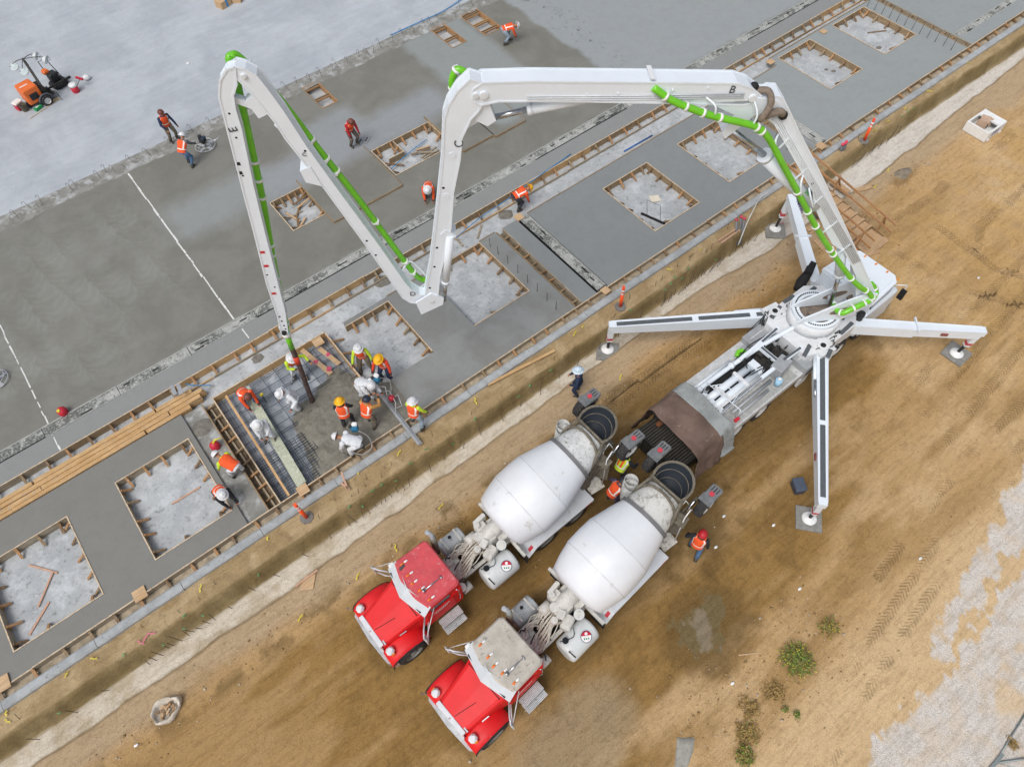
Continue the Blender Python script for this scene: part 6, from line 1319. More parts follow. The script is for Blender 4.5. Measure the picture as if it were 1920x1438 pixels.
    b_ = loft([(-.10, .13, .105), (-.03, .165, .125), (.06, .168, .125), (.13, .155, .115)], 0)
    mb.add(b_.v, b_.f, 0, True); T.part('trousers', mb, pm_)
    mb = loft([(.04, .165 if not cover else .19, .125), (.18, .16 if not cover else .18, .118), (.34, .185, .125), (.43, .180, .115), (.485, .12, .09), (.52, .065, .065)], 0)
    for i in (0, 1):
        sh, el, wr = J[i][3:]; bag = 1.25 if cover else 1.0; mb.tube([sh.lerp(neck, .25), sh, sh.lerp(el, .5), el, el.lerp(wr, .5), wr], [v*bag for v in (.07, .072, .060, .054, .048, .040)], 10, 0); mb.ball(sh, .074*bag, 10); mb.ball(el, .056*bag, 8)
    T.part('shirt', mb, sm_)
    if vest:
        def vf(i, k):
            side = (k % 20); q = abs(((side-5) % 10)-0)  # k=5 front, k=15 back
            dist = min(abs(side-5), abs(side-15)); 
            if stripes and i == 1: return 1
            if stripes and dist == 3 and i >= 2: return 1
            if vest == 'lime' and dist in (1,) and i >= 1: return 2
            return 0
        mb = loft([(-.03, .188, .148), (.10, .186, .144), (.14, .186, .143), (.30, .206, .148), (.43, .222, .138), (.492, .15, .11)], 0, vf)
        vp = T.part('vest', mb, [CL[vest], REFL, CL['orange']])
    for i in (0, 1):
        an = J[i][2]; kn = J[i][1]; d_ = (kn-an).normalized(); fw = Vector((1, 0, 0)) if not (kneel and i == 1) else Vector((-.2, 0, -1)).normalized()
        mb = MB().tube([an+d_*.24, an+d_*.08, an-Vector((0, 0, .03))], [.072, .06, .056], 10); mb.tube([an-Vector((.05, 0, .045)) if fw.x > .5 else an, an+fw*.10-Vector((0, 0, .045)), an+fw*.19-Vector((0, 0, .055))], [.05, .052, .034], 10); T.part('boot', mb, BOOT)
        if glove:
            el, wr = J[i][4:]; d2 = (wr-el).normalized(); T.part('glove_cuff', MB().tube([wr-d2*.03, wr+d2*.05], [.045, .036], 8), GLV)
    # hat or cap on the head, hood, ears and face
    X = Matrix((hf, Y, hu)).transposed().to_4x4(); X.translation = hc
    mb = MB(); 
    for s in (1, -1): mb.ball((hc+Y*s*.082), .022, 6, 0)
    mb.ball(hc+hf*.098-hu*.01, .018, 6, 0); T.part('ears_and_nose', mb, SKN[skin])
    mb = MB().ball(hc+hf*.088+hu*.015+Y*.032, .010, 6).ball(hc+hf*.088+hu*.015-Y*.032, .010, 6).box((.088, 0, -.048), (.012, .045, .008), 0, 0, X); T.part('eyes_and_mouth', mb, BLK)
    if hood: T.part('hood', MB().ball(hc-hf*.02+hu*.01, .125, 12, 0, (1, 1, 1)).ball(neck+f*-.03, .12, 10), CL[hood])
    n = 18; mb = MB(); prof = [(.132, .035), (.128, .05), (.118, .09), (.095, .13), (.055, .155), (.001, .163)]; vs = []
    for r_, t__ in prof:
        for k in range(n): a_ = 6.2832*k/n; vs.append(X @ Vector((r_*1.12*math.cos(a_), r_*math.sin(a_), t__)))
    mb.add(vs, [(i*n+k, i*n+(k+1) % n, (i+1)*n+(k+1) % n, (i+1)*n+k) for i in range(len(prof)-1) for k in range(n)], 0, True)
    full = hat in ('white', 'yellow', 'blue'); vs = []
    for r_, t__ in ((.128, .036), (.175 if full else .135, .024), (.172 if full else .132, .018), (.125, .028)):
        for k in range(n): a_ = 6.2832*k/n; fr = (1.12+(.18 if math.cos(a_) > .2 else 0)*(1 if not full else .4)); vs.append(X @ Vector((r_*fr*math.cos(a_), r_*math.sin(a_), t__)))
    mb.add(vs, [(i*n+k, i*n+(k+1) % n, (i+1)*n+(k+1) % n, (i+1)*n+k)[::-1] for i in range(3) for k in range(n)], 0, True)
    if full: mb.bar(X @ Vector((-.12, 0, .115)), X @ Vector((.02, 0, .168)), .03, .02).bar(X @ Vector((.02, 0, .168)), X @ Vector((.12, 0, .11)), .03, .02)
    T.part('hard_hat' if full else 'cap', mb, HATS[hat])
    T.o.location = p0; T.o.rotation_euler = (0, 0, yaw); T.o.scale = (sc*1.13, sc*1.13, sc*1.03)
    return T
ZS, ZP = 0.0, -.12
person('worker in brown cap, navy sleeves and orange vest, standing behind the power trowel', (328, 264), (360, 290), .0, 8, shirt='navy', pants='khaki', hat='brown', hands=((.25, .3, .85), (.35, -.2, .95)))
person('worker in white hard hat and blue jeans pushing the power trowel', (358, 310), (392, 268), 0, 38, .86, shirt='grey', pants='jeans', hat='white', hands=((.62, .2, .78), (.6, -.2, .75)), stride=.25)
person('worker in red hooded top and orange vest by the grey kneeling board', (664, 272), (690, 292), 0, 22, .84, head=20, shirt='red', pants='camo', hat='brown', hood='red', hands=((.35, .2, .6), (.38, -.22, .42)))
person('bending worker in orange and white hat right of the largest small opening', (950, 81), (985, 74), 0, 82, .80, head=12, shirt='orange', pants='ljeans', hat='white', hands=((.55, .12, .12), (.5, -.1, .10)), stride=.3, stripes=True)
person('worker crouching in orange vest, half hidden behind the falling boom section', (806, 368), (806, 392), 0, 62, .52, head=0, shirt='orange', pants='grey', hat='white', hands=((.5, .15, .1), (.5, -.15, .1)))
person('worker in yellow hat bending over in the corridor left of the long wet slab', (972, 391), (1003, 378), -.3, 78, .80, head=5, shirt='orange', pants='dark', hat='yellow', hands=((.5, .15, .15), (.45, -.12, .12)), stride=.2)
person('worker in white suit and orange vest steering the concrete hose', (562, 706), (590, 742), -.25, 25, .90, shirt='lime', pants='white', hat='white', hands=((.35, .45, 1.0), (.35, -.05, 1.0)), stride=.3, cover=False)
person('worker in white coveralls standing beside the mouth of the concrete hose', (560, 766), (530, 790), -.25, 28, .90, head=20, shirt='white', pants='white', vest=None, hat='white', hands=((.3, .45, 1.0), (.32, -.3, .75)), cover=True)
person('worker in white coveralls standing on the pale plank in the pit', (507, 822), (512, 860), -.02, 20, .88, head=25, shirt='white', pants='white', vest=None, hat='white', hands=((.35, .1, .85), (.35, -.1, .8)), cover=True)
person('worker in brown cap and jeans kneeling at the back left corner of the pit', (468, 755), (500, 790), -.1, 55, .60, shirt='orange', pants='jeans', hat='brown', hands=((.55, .15, .25), (.5, -.15, .2)), stride=.35)
person('worker in white hat and lime sleeves standing in the opening beside a hand tool', (688, 693), (690, 730), -.33, 12, shirt='lime', pants='khaki', hat='white', hands=((.2, .35, .75), (.3, -.35, .8)), stance=.2)
person('worker in yellow hat and orange sleeves standing at the edge of the opening', (727, 711), (712, 745), -.33, 12, head=10, shirt='dorange', pants='navy', hat='yellow', hands=((.2, .33, .75), (.3, -.3, .8)), stance=.2)
person('worker in white coveralls with a backpack motor, bending over the long screed bar', (688, 742), (730, 768), -.1, 62, .84, head=0, shirt='white', pants='white', vest=None, hat='white', hands=((.7, .15, .55), (.65, -.15, .5)), cover=True, stride=.3)
person('worker in yellow hat with black sleeves, back turned, in the wet concrete', (656, 800), (652, 745), -.1, 12, shirt='black', pants='dark', hat='yellow', hands=((.3, .25, .85), (.3, -.25, .85)))
person('worker in dark navy cap with tan sleeves reaching toward the screed bar', (698, 798), (722, 765), -.1, 18, shirt='tan', pants='khaki', hat='navy', hands=((.48, .1, 1.3), (.5, -.15, 1.28)), stride=.2)
person('worker in white coveralls bending down at the front edge of the wet concrete', (672, 848), (632, 842), -.05, 72, .84, head=5, shirt='white', pants='white', vest=None, hat='white', hands=((.5, .15, .3), (.45, -.2, .25)), cover=True, stride=.25)
person('worker in white hat and pale jeans stepping onto the concrete curb', (783, 799), (800, 770), .0, 10, shirt='lime', pants='ljeans', hat='white', hands=((.3, .3, .9), (.25, -.35, .8)), stance=.22, stride=.2)
person('worker in white hat, lime sleeves and plain orange vest bending left of the pit', (450, 890), (408, 868), -.11, 70, .84, head=-8, shirt='lime', pants='white', hat='white', stripes=False, hands=((.55, .25, .2), (.5, -.3, .25)), stride=.2)
person('worker in white hat with one black sleeve kneeling at the corner of the square opening', (424, 934), (450, 962), -.11, 55, .50, head=-30, shirt='black', pants='dark', hat='white', hands=((.55, .12, .12), (.5, -.1, .1)), kneel=True)
person('worker in blue patterned hat and navy clothes standing in the trench', (1083, 738), (1050, 735), -.88, 6, shirt='navy', pants='navy', vest=None, hat='blue', hands=((.25, .22, .95), (.28, -.2, .98)))
person('worker in lime vest standing under the raised wheel of the nearer mixer truck', (1160, 895), (1205, 850), ZD, 28, .9, shirt='black', pants='dark', vest='lime', hat='black', hands=((.4, .3, .9), (.4, -.3, .9)), stride=.4)
person('worker in dark helmet and orange vest between the two mixer trucks', (1146, 942), (1178, 925), ZD, 30, .88, shirt='purple', pants='purple', hat='black', hands=((.3, .3, .9), (.35, -.25, .85)))
person('worker in red cap and black hood walking behind the far mixer truck', (1298, 1037), (1318, 990), ZD, 8, shirt='black', pants='jeans', hat='red', hood=None, hands=((.15, .35, .95), (.05, -.3, .8)), stride=.35)
# ================================================================ EQUIPMENT AND LOOSE THINGS
ORG = pm('equipment_orange', '#e4702c', .45, 0, .1, 3); BLACKP = pm('black_plastic', '#26282b', .6, 0, .2, 6)
# --- light tower trailer on the old floor (floor top z = .01)
T = Thing('light_tower', 'orange trailer light tower with four round lamps on the old grey floor', 'light tower', (.0, 41.9, .01))
dU = Vector((2.14-.2, 42.68-42.3, 0)).normalized(); dV = Vector((-dU.y, dU.x, 0)); c0 = Vector((-.1, 42.1, 0))
def L3(a, b_, z): return c0+dU*a+dV*b_+Vector((0, 0, z))
Mx = Matrix((dU, dV, Vector((0, 0, 1)))).transposed().to_4x4(); Mx.translation = c0
T.part('engine_cover', MB().box((-.2, .1, .85), (.95, 1.05, .95), 0, 0, Mx, .05).box((-.2, -.43, .8), (.5, .02, .4), 1, 0, Mx).box((-.3, .1, 1.335), (.5, .08, .02), 2, 0, Mx), [ORG, BLACKP, CLM])
T.part('engine_bay', MB().box((.45, .1, .6), (.35, .95, .8), 0, 0, Mx, .03), DKM)
T.part('trailer_frame', MB().box((.2, .1, .36), (1.5, 1.0, .08), 0, 0, Mx), DKM)
o = T.part('trailer_wheel', MB().lathe([(.2, -.1), (.30, -.1), (.335, -.06), (.335, .06), (.30, .1), (.2, .1)], L3(.25, -.62, .335), -dV, 28, 0, cap=False), TYR); T.part('rim', MB().lathe([(.2, .1), (.17, .04), (.08, .05), (.001, .09)], L3(.25, -.62, .335), -dV, 24, 0, cap=False), RIMS, o)
T.part('trailer_wheel', MB().lathe([(.2, -.1), (.30, -.1), (.335, -.06), (.335, .06), (.30, .1), (.2, .1)], L3(.25, .82, .335), dV, 28, 0, cap=False), TYR)
T.part('mudguard', MB().tube([L3(.25+.42*math.cos(a_), -.62, .335+.42*math.sin(a_)) for a_ in np.linspace(.1, 3.0, 10)], .05, 6), pm('mudguard_grey', '#50575e', .6))
T.part('drawbar', MB().bar(L3(.7, .1, .5), L3(2.25, .1, .5), .08, .1).box((2.3, .1, .5), (.2, .12, .12), 0, 0, Mx), DKM)
mt_ = L3(.55, -.05, 0); T.part('mast', MB().box((.55, -.05, 1.5), (.14, .14, 2.2), 0, 0, Mx).box((.55, -.05, 2.3), (.1, .1, 1.0), 0, 0, Mx), pm('mast_galv', '#6f6c66', .6, .4, .3, 9))
for k, (du, dv, tl) in enumerate([(.75, -.3, .9), (1.0, -1.0, .8), (-.7, .2, -.5), (-.5, -.6, -.7)]):
    top = L3(.55, -.05, 2.75); lc = L3(.55+du*.9, -.05+dv*.9, 2.7-.1*k); d_ = Vector((tl*.8, -.5, -.35)).normalized() if tl > 0 else Vector((-.3, -.4, .85)).normalized()
    ar = T.part('lamp_arm', MB().tube([top, top.lerp(lc, .5)+Vector((0, 0, .15)), lc+Vector((0, 0, .18))], .02, 6, sub=3).tube([lc+Vector((.2, .1, .1)), lc+Vector((.22, .12, -.15)), lc+Vector((-.2, .1, -.15)), lc+Vector((-.2, .1, .1))], .012, 5), DKM)
    T.part('lamp_head', MB().lathe([(.05, -.2), (.14, -.17), (.22, -.05), (.245, .0), (.25, .03), (.225, .035)], lc, d_, 22, 0, cap=False).lathe([(.0, .02), (.228, .03)], lc, d_, 22, 1, cap=False), [TAW, pm('lamp_lens', '#b9c4c4', .2)], ar)
T.o.scale = (.86, .86, .86)
T.part('jack_stand', MB().tube([L3(.75, -.55, .7), L3(.95, -.75, .6), L3(1.0, -.8, .02)], .02, 6), DKM)
# --- ride-on style plate machine beside it
T = Thing('compactor', 'black and orange walk-behind machine with a tall handle beside the light tower', 'compactor', (1.2, 43.0, .01))
T.part('base', MB().box((1.25, 42.95, .15), (.85, .65, .28), 0, .3, None, .06), BLACKP); T.part('engine', MB().box((1.2, 43.05, .5), (.5, .45, .5), 0, .3, None, .06), BLACKP)
T.part('fuel_tank', MB().box((.98, 43.25, .78), (.34, .34, .22), 0, .3, None, .06), ORG); T.part('handle', MB().tube([(1.0, 43.35, .6), (.95, 43.6, 1.2), (1.35, 43.5, 1.25), (1.55, 42.8, .5)], .025, 6), BLACKP)
T.part('roller', MB().cyl((1.05, 42.6, .18), (1.6, 42.75, .18), .17, 18), RUB)
T = Thing('cooler', 'round red drink cooler with a white lid near the drawbar', 'cooler', (1.75, 41.75, .01))
T.part('body', MB().lathe([(.17, 0), (.19, .03), (.2, .36), (.001, .36)], (1.75, 41.75, .01), (0, 0, 1), 22), MATS['bucket_red']); T.part('lid', MB().lathe([(.205, .36), (.21, .46), (.17, .50), (.001, .5)], (1.75, 41.75, .01), (0, 0, 1), 22), CLM)
T = Thing('cooler', 'white-lidded cooler standing beside a mortar-caked bucket', 'cooler', (-1.1, 42.3, .01))
T.part('body', MB().box((-1.1, 42.28, .2), (.42, .34, .36), 0, .4, None, .04), MATS['bucket_red']); T.part('lid', MB().box((-1.1, 42.28, .42), (.46, .38, .1), 0, .4, None, .03), pm('cooler_lid', '#dcd9d2', .6))
T = Thing('bucket', 'mortar-caked grey bucket beside the white-lidded cooler', 'bucket', (-.95, 41.95, .01)); T.part('pail', MB().lathe([(.14, 0), (.19, .36), (.2, .38), (.17, .37), (.13, .1), (.001, .1)], (-.95, 41.95, .01), (0, 0, 1), 20, 0, cap=False), pm('caked', '#5f594c', .95, 0, .3, 9)); T.part('handle', MB().tube([(-1.14, 41.95, .36), (-.95, 41.75, .42), (-.76, 41.95, .36)], .01, 5, sub=3), BLACKP)
single('motor_unit', MB().box((-.62, 42.1, .16), (.26, .22, .3), 0, .5, None, .05).cyl((-.62, 42.0, .3), (-.62, 42.2, .3), .1, 12), BLACKP, 'small black motor unit behind the caked bucket', 'motor', (-.62, 42.1, .01))
single('green_case', MB().box((-.36, 41.62, .09), (.46, .2, .16), 0, .45, None, .03).box((-.36, 41.62, .175), (.2, .1, .01), 1, .45), [pm('case_green', '#1f9a55', .5), CLM], 'bright green case lying in front of the light tower wheel', 'case', (-.36, 41.62, .01))
single('floor_board', MB().bar((-1.0, 41.12, .03), (.85, 41.72, .03), .04, .03), TOPE, 'thin pale board lying in front of the light tower', 'board', (0, 41.4, .01))
single('floor_mat', MB().prism([(.15, 41.55), (.85, 41.75), (.75, 42.05), (.3, 41.9)], .012, .025), pm('mat_brown', '#a8977c', .9), 'tan mat under the light tower wheel', 'mat', (.5, 41.8, .01))
T = Thing('hand_tool', 'red wheeled tool with thin shafts leaning near the drawbar end', 'tool', (2.2, 42.1, .01)); T.part('head', MB().box((2.25, 41.95, .5), (.12, .5, .1), 0, .5, None, .02), MATS['bucket_red']); T.part('shaft', MB().tube([(1.4, 42.9, .6), (1.9, 42.1, .05)], .02, 5).tube([(1.9, 42.1, .05), (2.25, 41.95, .45)], .015, 5), DKM)
single('white_bag', MB().ball((2.62, 42.4, .15), .2, 12, 0, (1, .9, .75)), CLM, 'crumpled white bag on the old floor right of the red tool', 'bag', (2.62, 42.4, .01))
single('plastic_cap', MB().cyl((7.55, 40.1, .012), (7.55, 40.1, .05), .08, 12), CLM, 'tiny white scrap alone on the old grey floor', 'scrap', (7.55, 40.1, .01))
T = Thing('cardboard_box', 'tan cardboard box with blue and yellow straps at the very top edge, left one', 'box', (11.7, 44.0, .01)); T.part('carton', MB().box((11.7, 44.05, .2), (.75, .6, .4), 0, .3, None, .01), PLY); T.part('strap', MB().box((11.75, 44.06, .2), (.12, .62, .405), 0, .3), BLUE)
T = Thing('cardboard_box', 'tan cardboard box with a yellow strap at the very top edge, right one', 'box', (12.6, 44.0, .01)); T.part('carton', MB().box((12.6, 44.05, .16), (.7, .6, .32), 0, .9, None, .01), PLY); T.part('strap', MB().box((12.35, 43.95, .165), (.08, .62, .325), 0, .9), RIB['yellow'])

# --- power trowels
def trowel(x, y, z, a_, label, handle=True, ringc=GRYB):
    T = Thing('power_trowel', label, 'power trowel', (0, 0, 0), 'power trowels on the fresh floor')
    T.part('guard_ring', MB().tube([(.5*math.cos(q), .5*math.sin(q), .1) for q in np.linspace(0, 6.2832, 28, endpoint=False)], .018, 6, closed=True).tube([(.42*math.cos(q), .42*math.sin(q), .24) for q in np.linspace(0, 6.2832, 28, endpoint=False)], .014, 6, closed=True), SATN)
    for k in range(8): T.part('guard_bar', MB().tube([(.5*math.cos(k*.785), .5*math.sin(k*.785), .1), (.42*math.cos(k*.785), .42*math.sin(k*.785), .24), (.1*math.cos(k*.785), .1*math.sin(k*.785), .28)], .011, 5), SATN)
    for k in range(4): T.part('blade', MB().box((.28*math.cos(k*1.571), .28*math.sin(k*1.571), .02), (.36, .14, .012), 0, k*1.571), SATN)
    T.part('motor', MB().box((0, 0, .42), (.34, .30, .28), 0, 0, None, .06).cyl((.1, 0, .55), (.1, 0, .66), .1, 14), BLACKP); T.part('tank', MB().box((-.12, .0, .6), (.18, .26, .12), 0, 0, None, .04), pm('navy_plastic', '#28384a', .5))
    if handle: T.part('handle', MB().tube([(-.1, 0, .35), (-.9, 0, .75), (-1.25, 0, .95)], .02, 6).tube([(-1.2, -.25, .95), (-1.2, .25, .95)], .018, 6), SATN)
    T.o.location = (x, y, z); T.o.rotation_euler = (0, 0, a_); return T
p = at(386, 276, 0); trowel(p.x, p.y, 0, R(115), 'power trowel with a black motor pushed by two workers at the old floor edge')
p = at(-2, 712, 0); trowel(p.x-.1, p.y, 0, R(200), 'power trowel cut off by the left edge of the picture', False); p = at(985, -6, 0); trowel(p.x, p.y, 0, R(60), 'power trowel cut off by the top edge near the footprints', False)
p = at(678, 266, 0); T = Thing('kneeling_board', 'pair of grey kneeling boards on the fresh floor below the red-hooded worker', 'kneeling board', (p.x, p.y, 0)); 
for k in (0, 1): T.part('board', MB().box((p.x-.05+.32*k, p.y+.05-.1*k, .02), (.62, .26, .02), 0, .62, None, .008).box((p.x-.05+.32*k, p.y+.05-.1*k, .045), (.3, .03, .03), 1, .62), [pm('kneel_grey', '#8d9092', .5), BLK])
# --- vibrating screed at the pit
T = Thing('vibrating_screed', 'long grey screed bar with a red motor and wire handles crossing the pit edge', 'screed', (4.27, 14.5, .0))
T.part('bar', MB().bar((4.3, 15.9, .10), (4.25, 12.1, .10), .10, .06).bar((4.36, 15.9, .04), (4.31, 12.1, .04), .16, .02), GRYB); T.part('motor', MB().ball((4.5, 14.3, .38), .13, 12).cyl((4.5, 14.3, .2), (4.5, 14.3, .45), .09, 12, 1), [MATS['bucket_red'], BLACKP])
T.part('handle_frame', MB().tube([(4.3, 15.2, .1), (4.1, 15.0, .8), (4.5, 14.6, .85), (4.35, 14.4, .1)], .016, 6).tube([(4.3, 14.0, .1), (4.6, 13.7, .5), (4.75, 14.2, .5), (4.5, 14.4, .2)], .016, 6).tube([(4.3, 15.0, .12), (4.6, 14.6, .45), (4.5, 14.0, .45), (4.3, 13.8, .12)], .014, 6), SATN)
def backpack(px, z, label, rz):
    p = at(*px, z); T = Thing('backpack_motor', label, 'backpack motor', (p.x, p.y, p.z), 'backpack vibrators worn by workers')
    T.part('motor', MB().box(p, (.24, .28, .26), 0, rz, None, .05), pm('motor_blue', '#2b6e8e', .5, 0, .3, 10)); T.part('tank', MB().box(p+Vector((.06, .06, .16)), (.16, .2, .1), 0, rz, None, .03), CLM); T.part('recoil', MB().ball(p+Vector((-.1, .1, .1)), .08, 10), BLACKP)
backpack((706, 712), 1.0, 'blue backpack motor on the white-suited worker at the screed bar', .4); backpack((665, 803), .95, 'blue backpack motor on the white-suited worker at the front of the pit', .9)
single('vibrator_hose', MB().tube([at(672, 808, .9), at(690, 818, .5), at(697, 838, .1), at(680, 852, .08), at(655, 845, .3), at(642, 835, .1)], .02, 6, sub=5), pm('hose_grey', '#a9aaa6', .6), 'thin pale vibrator hose looping from the backpack into the wet concrete', 'hose', at(690, 818, .1))
single('vibrator_hose', MB().tube([at(712, 708, 1.0), at(730, 715, .5), at(733, 735, .1), at(725, 742, .1)], .018, 6, sub=5), MATS['hose_grey'], 'thin pale vibrator hose looping beside the screed bar', 'hose', at(730, 725, .1))
for (a_, b_, L) in [((668, 668), (668, 702), 'grey concrete rake held beside the worker with lime sleeves'), ((548, 695), (549, 715), 'small black shovel held by the hose worker'), ((640, 846), (648, 852), 'short grey rake at the front of the pit')]:
    p, q_ = at(*a_, .6), at(*b_, -.28); single('hand_rake', MB().tube([p, q_], .018, 6).box(q_, (.3, .08, .1), 0, .5), GRYB, L, 'rake', q_)
p = at(498, 752, -.1); T = Thing('laser_receiver', 'small yellow and black level head on a stick in the pit', 'level', (p.x, p.y, -.2)); T.part('head', MB().box(p+Vector((0, 0, .5)), (.14, .1, .1), 0, .4, None, .02), RIB['yellow']); T.part('stick', MB().tube([p-Vector((0, 0, .1)), p+Vector((0, 0, .5))], .02, 6), BLACKP)
# --- fuel cans and bucket
p = at(120, 774, .05); T = Thing('fuel_can', 'round red fuel can with a yellow cap standing on the long joint rail', 'fuel can', (p.x, p.y, .03)); T.part('can', MB().lathe([(.17, 0), (.18, .02), (.18, .22), (.12, .3), (.04, .34), (.001, .34)], (p.x, p.y, .04), (0, 0, 1), 22), MATS['bucket_red']); T.part('cap', MB().cyl((p.x-.06, p.y-.06, .3), (p.x-.07, p.y-.07, .4), .06, 12), RIB['yellow'])
p = at(405, 838, -.1); T = Thing('fuel_can', 'round red fuel can with a long yellow spout left of the pit', 'fuel can', (p.x, p.y, -.11)); T.part('can', MB().lathe([(.17, 0), (.18, .02), (.18, .22), (.12, .3), (.04, .34), (.001, .34)], (p.x, p.y, -.11), (0, 0, 1), 22), MATS['bucket_red']); T.part('spout', MB().tube([(p.x, p.y, .2), (p.x+.12, p.y+.02, .3), (p.x+.36, p.y-.06, .33)], [.05, .04, .02], 8), RIB['yellow'])
T = Thing('steel_plate_stack', 'two grey metal plates resting on the end of the lumber stack', 'metal plates', at(330, 733, .4))
for k in (0, 1): p = at(325+12*k, 731-2*k, .42); T.part('plate', MB().box(p, (.16, .52, .03), 0, -.12, None, .008), GRYB)
# --- delineator posts
OPST = pm('post_orange', '#f0541f', .45, 0, .06, 3)
for px, L, lean in [((1163, 575), 'orange delineator post on the bank in front of the spattered rail, mid picture', .02), ((1620, 264), 'orange delineator post on the bank at the upper right', .02), ((575, 970), 'orange delineator post on the bank below the pit', -.03)]:
    p = at(*px, -.12); T = Thing('delineator_post', L, 'delineator', (p.x, p.y, -.14), 'orange delineator posts along the bank')
    T.part('base', MB().lathe([(.26, 0), (.25, .05), (.12, .07), (.001, .07)], (p.x, p.y, -.15), (0, 0, 1), 8, 0, smooth=False), pm('base_grey', '#77736e', .9, 0, .2, 6)); t0 = Vector((p.x, p.y, -.08)); t1 = t0+Vector((lean*2, .02, 1.22))
    T.part('tube', MB().tube([t0, t0.lerp(t1, .62)], .07, 14).tube([t0.lerp(t1, .70), t0.lerp(t1, .76)], .062, 14).tube([t0.lerp(t1, .85), t0.lerp(t1, .93)], .062, 14).tube([t0.lerp(t1, .93), t1], [.05, .065], 14), OPST)
    T.part('reflective_band', MB().tube([t0.lerp(t1, .62), t0.lerp(t1, .70)], .064, 14).tube([t0.lerp(t1, .76), t0.lerp(t1, .85)], .064, 14), REFL)
# --- capped conduits in the bank
PVC = pm('conduit_grey', '#6f7278', .5); CAPP = pm('cap_red', '#cf4157', .5)
for i, (px, tx) in enumerate([((1381, 460), (1381, 413)), ((1385, 452), (1390, 408)), ((1388, 458), (1396, 411)), ((1572, 300), (1580, 272)), ((1576, 298), (1585, 270)), ((1579, 296), (1587, 267))]):
    b_ = at(*px, -.75); t1 = at(*tx, .35); single('conduit_stub', MB().tube([b_, t1], .055, 10).cyl(t1-(t1-b_).normalized()*.02, t1+(t1-b_).normalized()*.07, .068, 12, 1), [PVC, CAPP], 'grey conduit with a red cap standing in the bank '+('beside the white drain hose' if i < 3 else 'near the upper right delineator post'), 'conduit', b_, 'capped conduits in the bank, '+('middle trio' if i < 3 else 'upper trio'))
single('drain_hose', MB().tube([at(1440, 362, .05), at(1425, 372, .1), at(1412, 395, .3), at(1400, 420, .1), at(1392, 440, -.2), at(1384, 460, -.7)], .03, 6, sub=5), pm('hose_white', '#c3c2bb', .6), 'pale thin hose running from the curb down to the capped conduits', 'hose', at(1400, 420, 0))
stick(*pxl((1345, 454), (1378, 432), -.1), -.05, .05, PK, 'upper pinkish stick leaning beside the capped conduits'); stick(*pxl((1352, 458), (1386, 434), -.1), -.03, .05, PK, 'lower pinkish stick leaning beside the capped conduits')
# --- access ramp
RP = wood('ramp_rail', '#be9064', '#99704a', 'Y'); RD = wood('ramp_deck', '#c3a27c', '#a3845f', 'X')
T = Thing('access_ramp', 'plywood access ramp with orange-brown timber handrails over the trench', 'ramp', (26.4, 10, -.8))
y = 7.6
while y < 12.6:
    f = (y-7.6)/5.1; z_ = -.74+.76*f; w_ = 1.0 if y < 8.4 else .44; T.part('deck_board', MB().bar((25.65, y+w_/2-.01, z_+.01), (27.15, y+w_/2-.01, z_+.01), w_-.02, .05), RD); y += w_
for x in (25.62, 27.12):
    T.part('stringer', MB().bar((x, 7.9, -.78), (x, 12.6, -.08), .05, .2), OR2)
    for h_, nm in ((.95, 'handrail'), (.48, 'midrail')): T.part(nm, MB().bar((x, 7.7, -.74+h_), (x, 13.0, .02+h_), .05, .10), RP)
    for y in (8.3, 11.0): f = (y-7.6)/5.1; z_ = -.74+.76*f; T.part('post', MB().bar((x, y, z_-.1), (x, y, z_+1.0), .05, .09), OR_); T.part('brace', MB().bar((x+(.0), y, z_+.85), (x-.55 if x < 26 else x+.55, y, z_-.05), .05, .08), OR_)
for a_, b_, w_, L in [((1528, 450), (1550, 473), .26, 'raw plank piece lying left of the leaning boom near the turret'), ((1513, 432), (1541, 414), .26, 'raw plank piece half under the boom left of the ramp'), ((1518, 440), (1540, 424), .08, 'thin raw stick beside the plank piece left of the ramp'), ((1605, 358), (1633, 350), .26, 'raw board lying beyond the ramp on the tan dirt'), ((1628, 480), (1648, 471), .14, 'short raw board between the ramp and the pump cab'), ((1560, 340), (1590, 362), .4, 'brown board lying under the ramp handrail')]:
    p, q_ = at(*a_, -.77), at(*b_, -.77); single('loose_board', MB().bar((p.x, p.y, -.75), (q_.x, q_.y, -.75), w_, .04), RD, L, 'board', ((p.x+q_.x)/2, (p.y+q_.y)/2, -.77))
single('pit_opening', MB().box((25.2, 11.3, -.9), (1.5, .9, .3)), pm('dark_pit_soil', '#3e3126', .95), 'dark square hole in the trench beside the ramp', 'hole', (25.2, 11.3, -.9)) if 0 else None
# --- white crate with carton
cc = at(1845, 240, -.5); T = Thing('white_crate', 'white foam crate with blue lettering and an open carton inside, on the dirt', 'crate', (37.0, 9.2, -.8))
ca = math.atan2(9.53-8.81, 36.39-36.23); Xc = Matrix.Translation((37.05, 9.3, -.76)) @ Matrix.Rotation(math.atan2(-.72, -.05)+math.pi/2+.05, 4, 'Z')
FOAM = pm('foam_white', '#e3e3e0', .7, 0, .05, 4)
T.part('crate_wall', MB().box((0, 0, .05), (1.5, 1.25, .08), 0, 0, Xc).box((-.72, 0, .3), (.09, 1.25, .5), 0, 0, Xc).box((.72, 0, .3), (.09, 1.25, .5), 0, 0, Xc).box((0, -.58, .3), (1.36, .09, .5), 0, 0, Xc).box((0, .58, .3), (1.36, .09, .5), 0, 0, Xc).box((.45, 0, .5), (.5, 1.1, .08), 0, 0, Xc).box((-.5, -.64, .06), (.1, .1, .1), 0, 0, Xc).box((.5, -.64, .06), (.1, .1, .1), 0, 0, Xc), FOAM)
mb = MB()
for r_ in range(3):
    for k in range(5): mb.box((-.3+.13*k, -.628, .42-.1*r_), (.09, .008, .045), 0, 0, Xc)
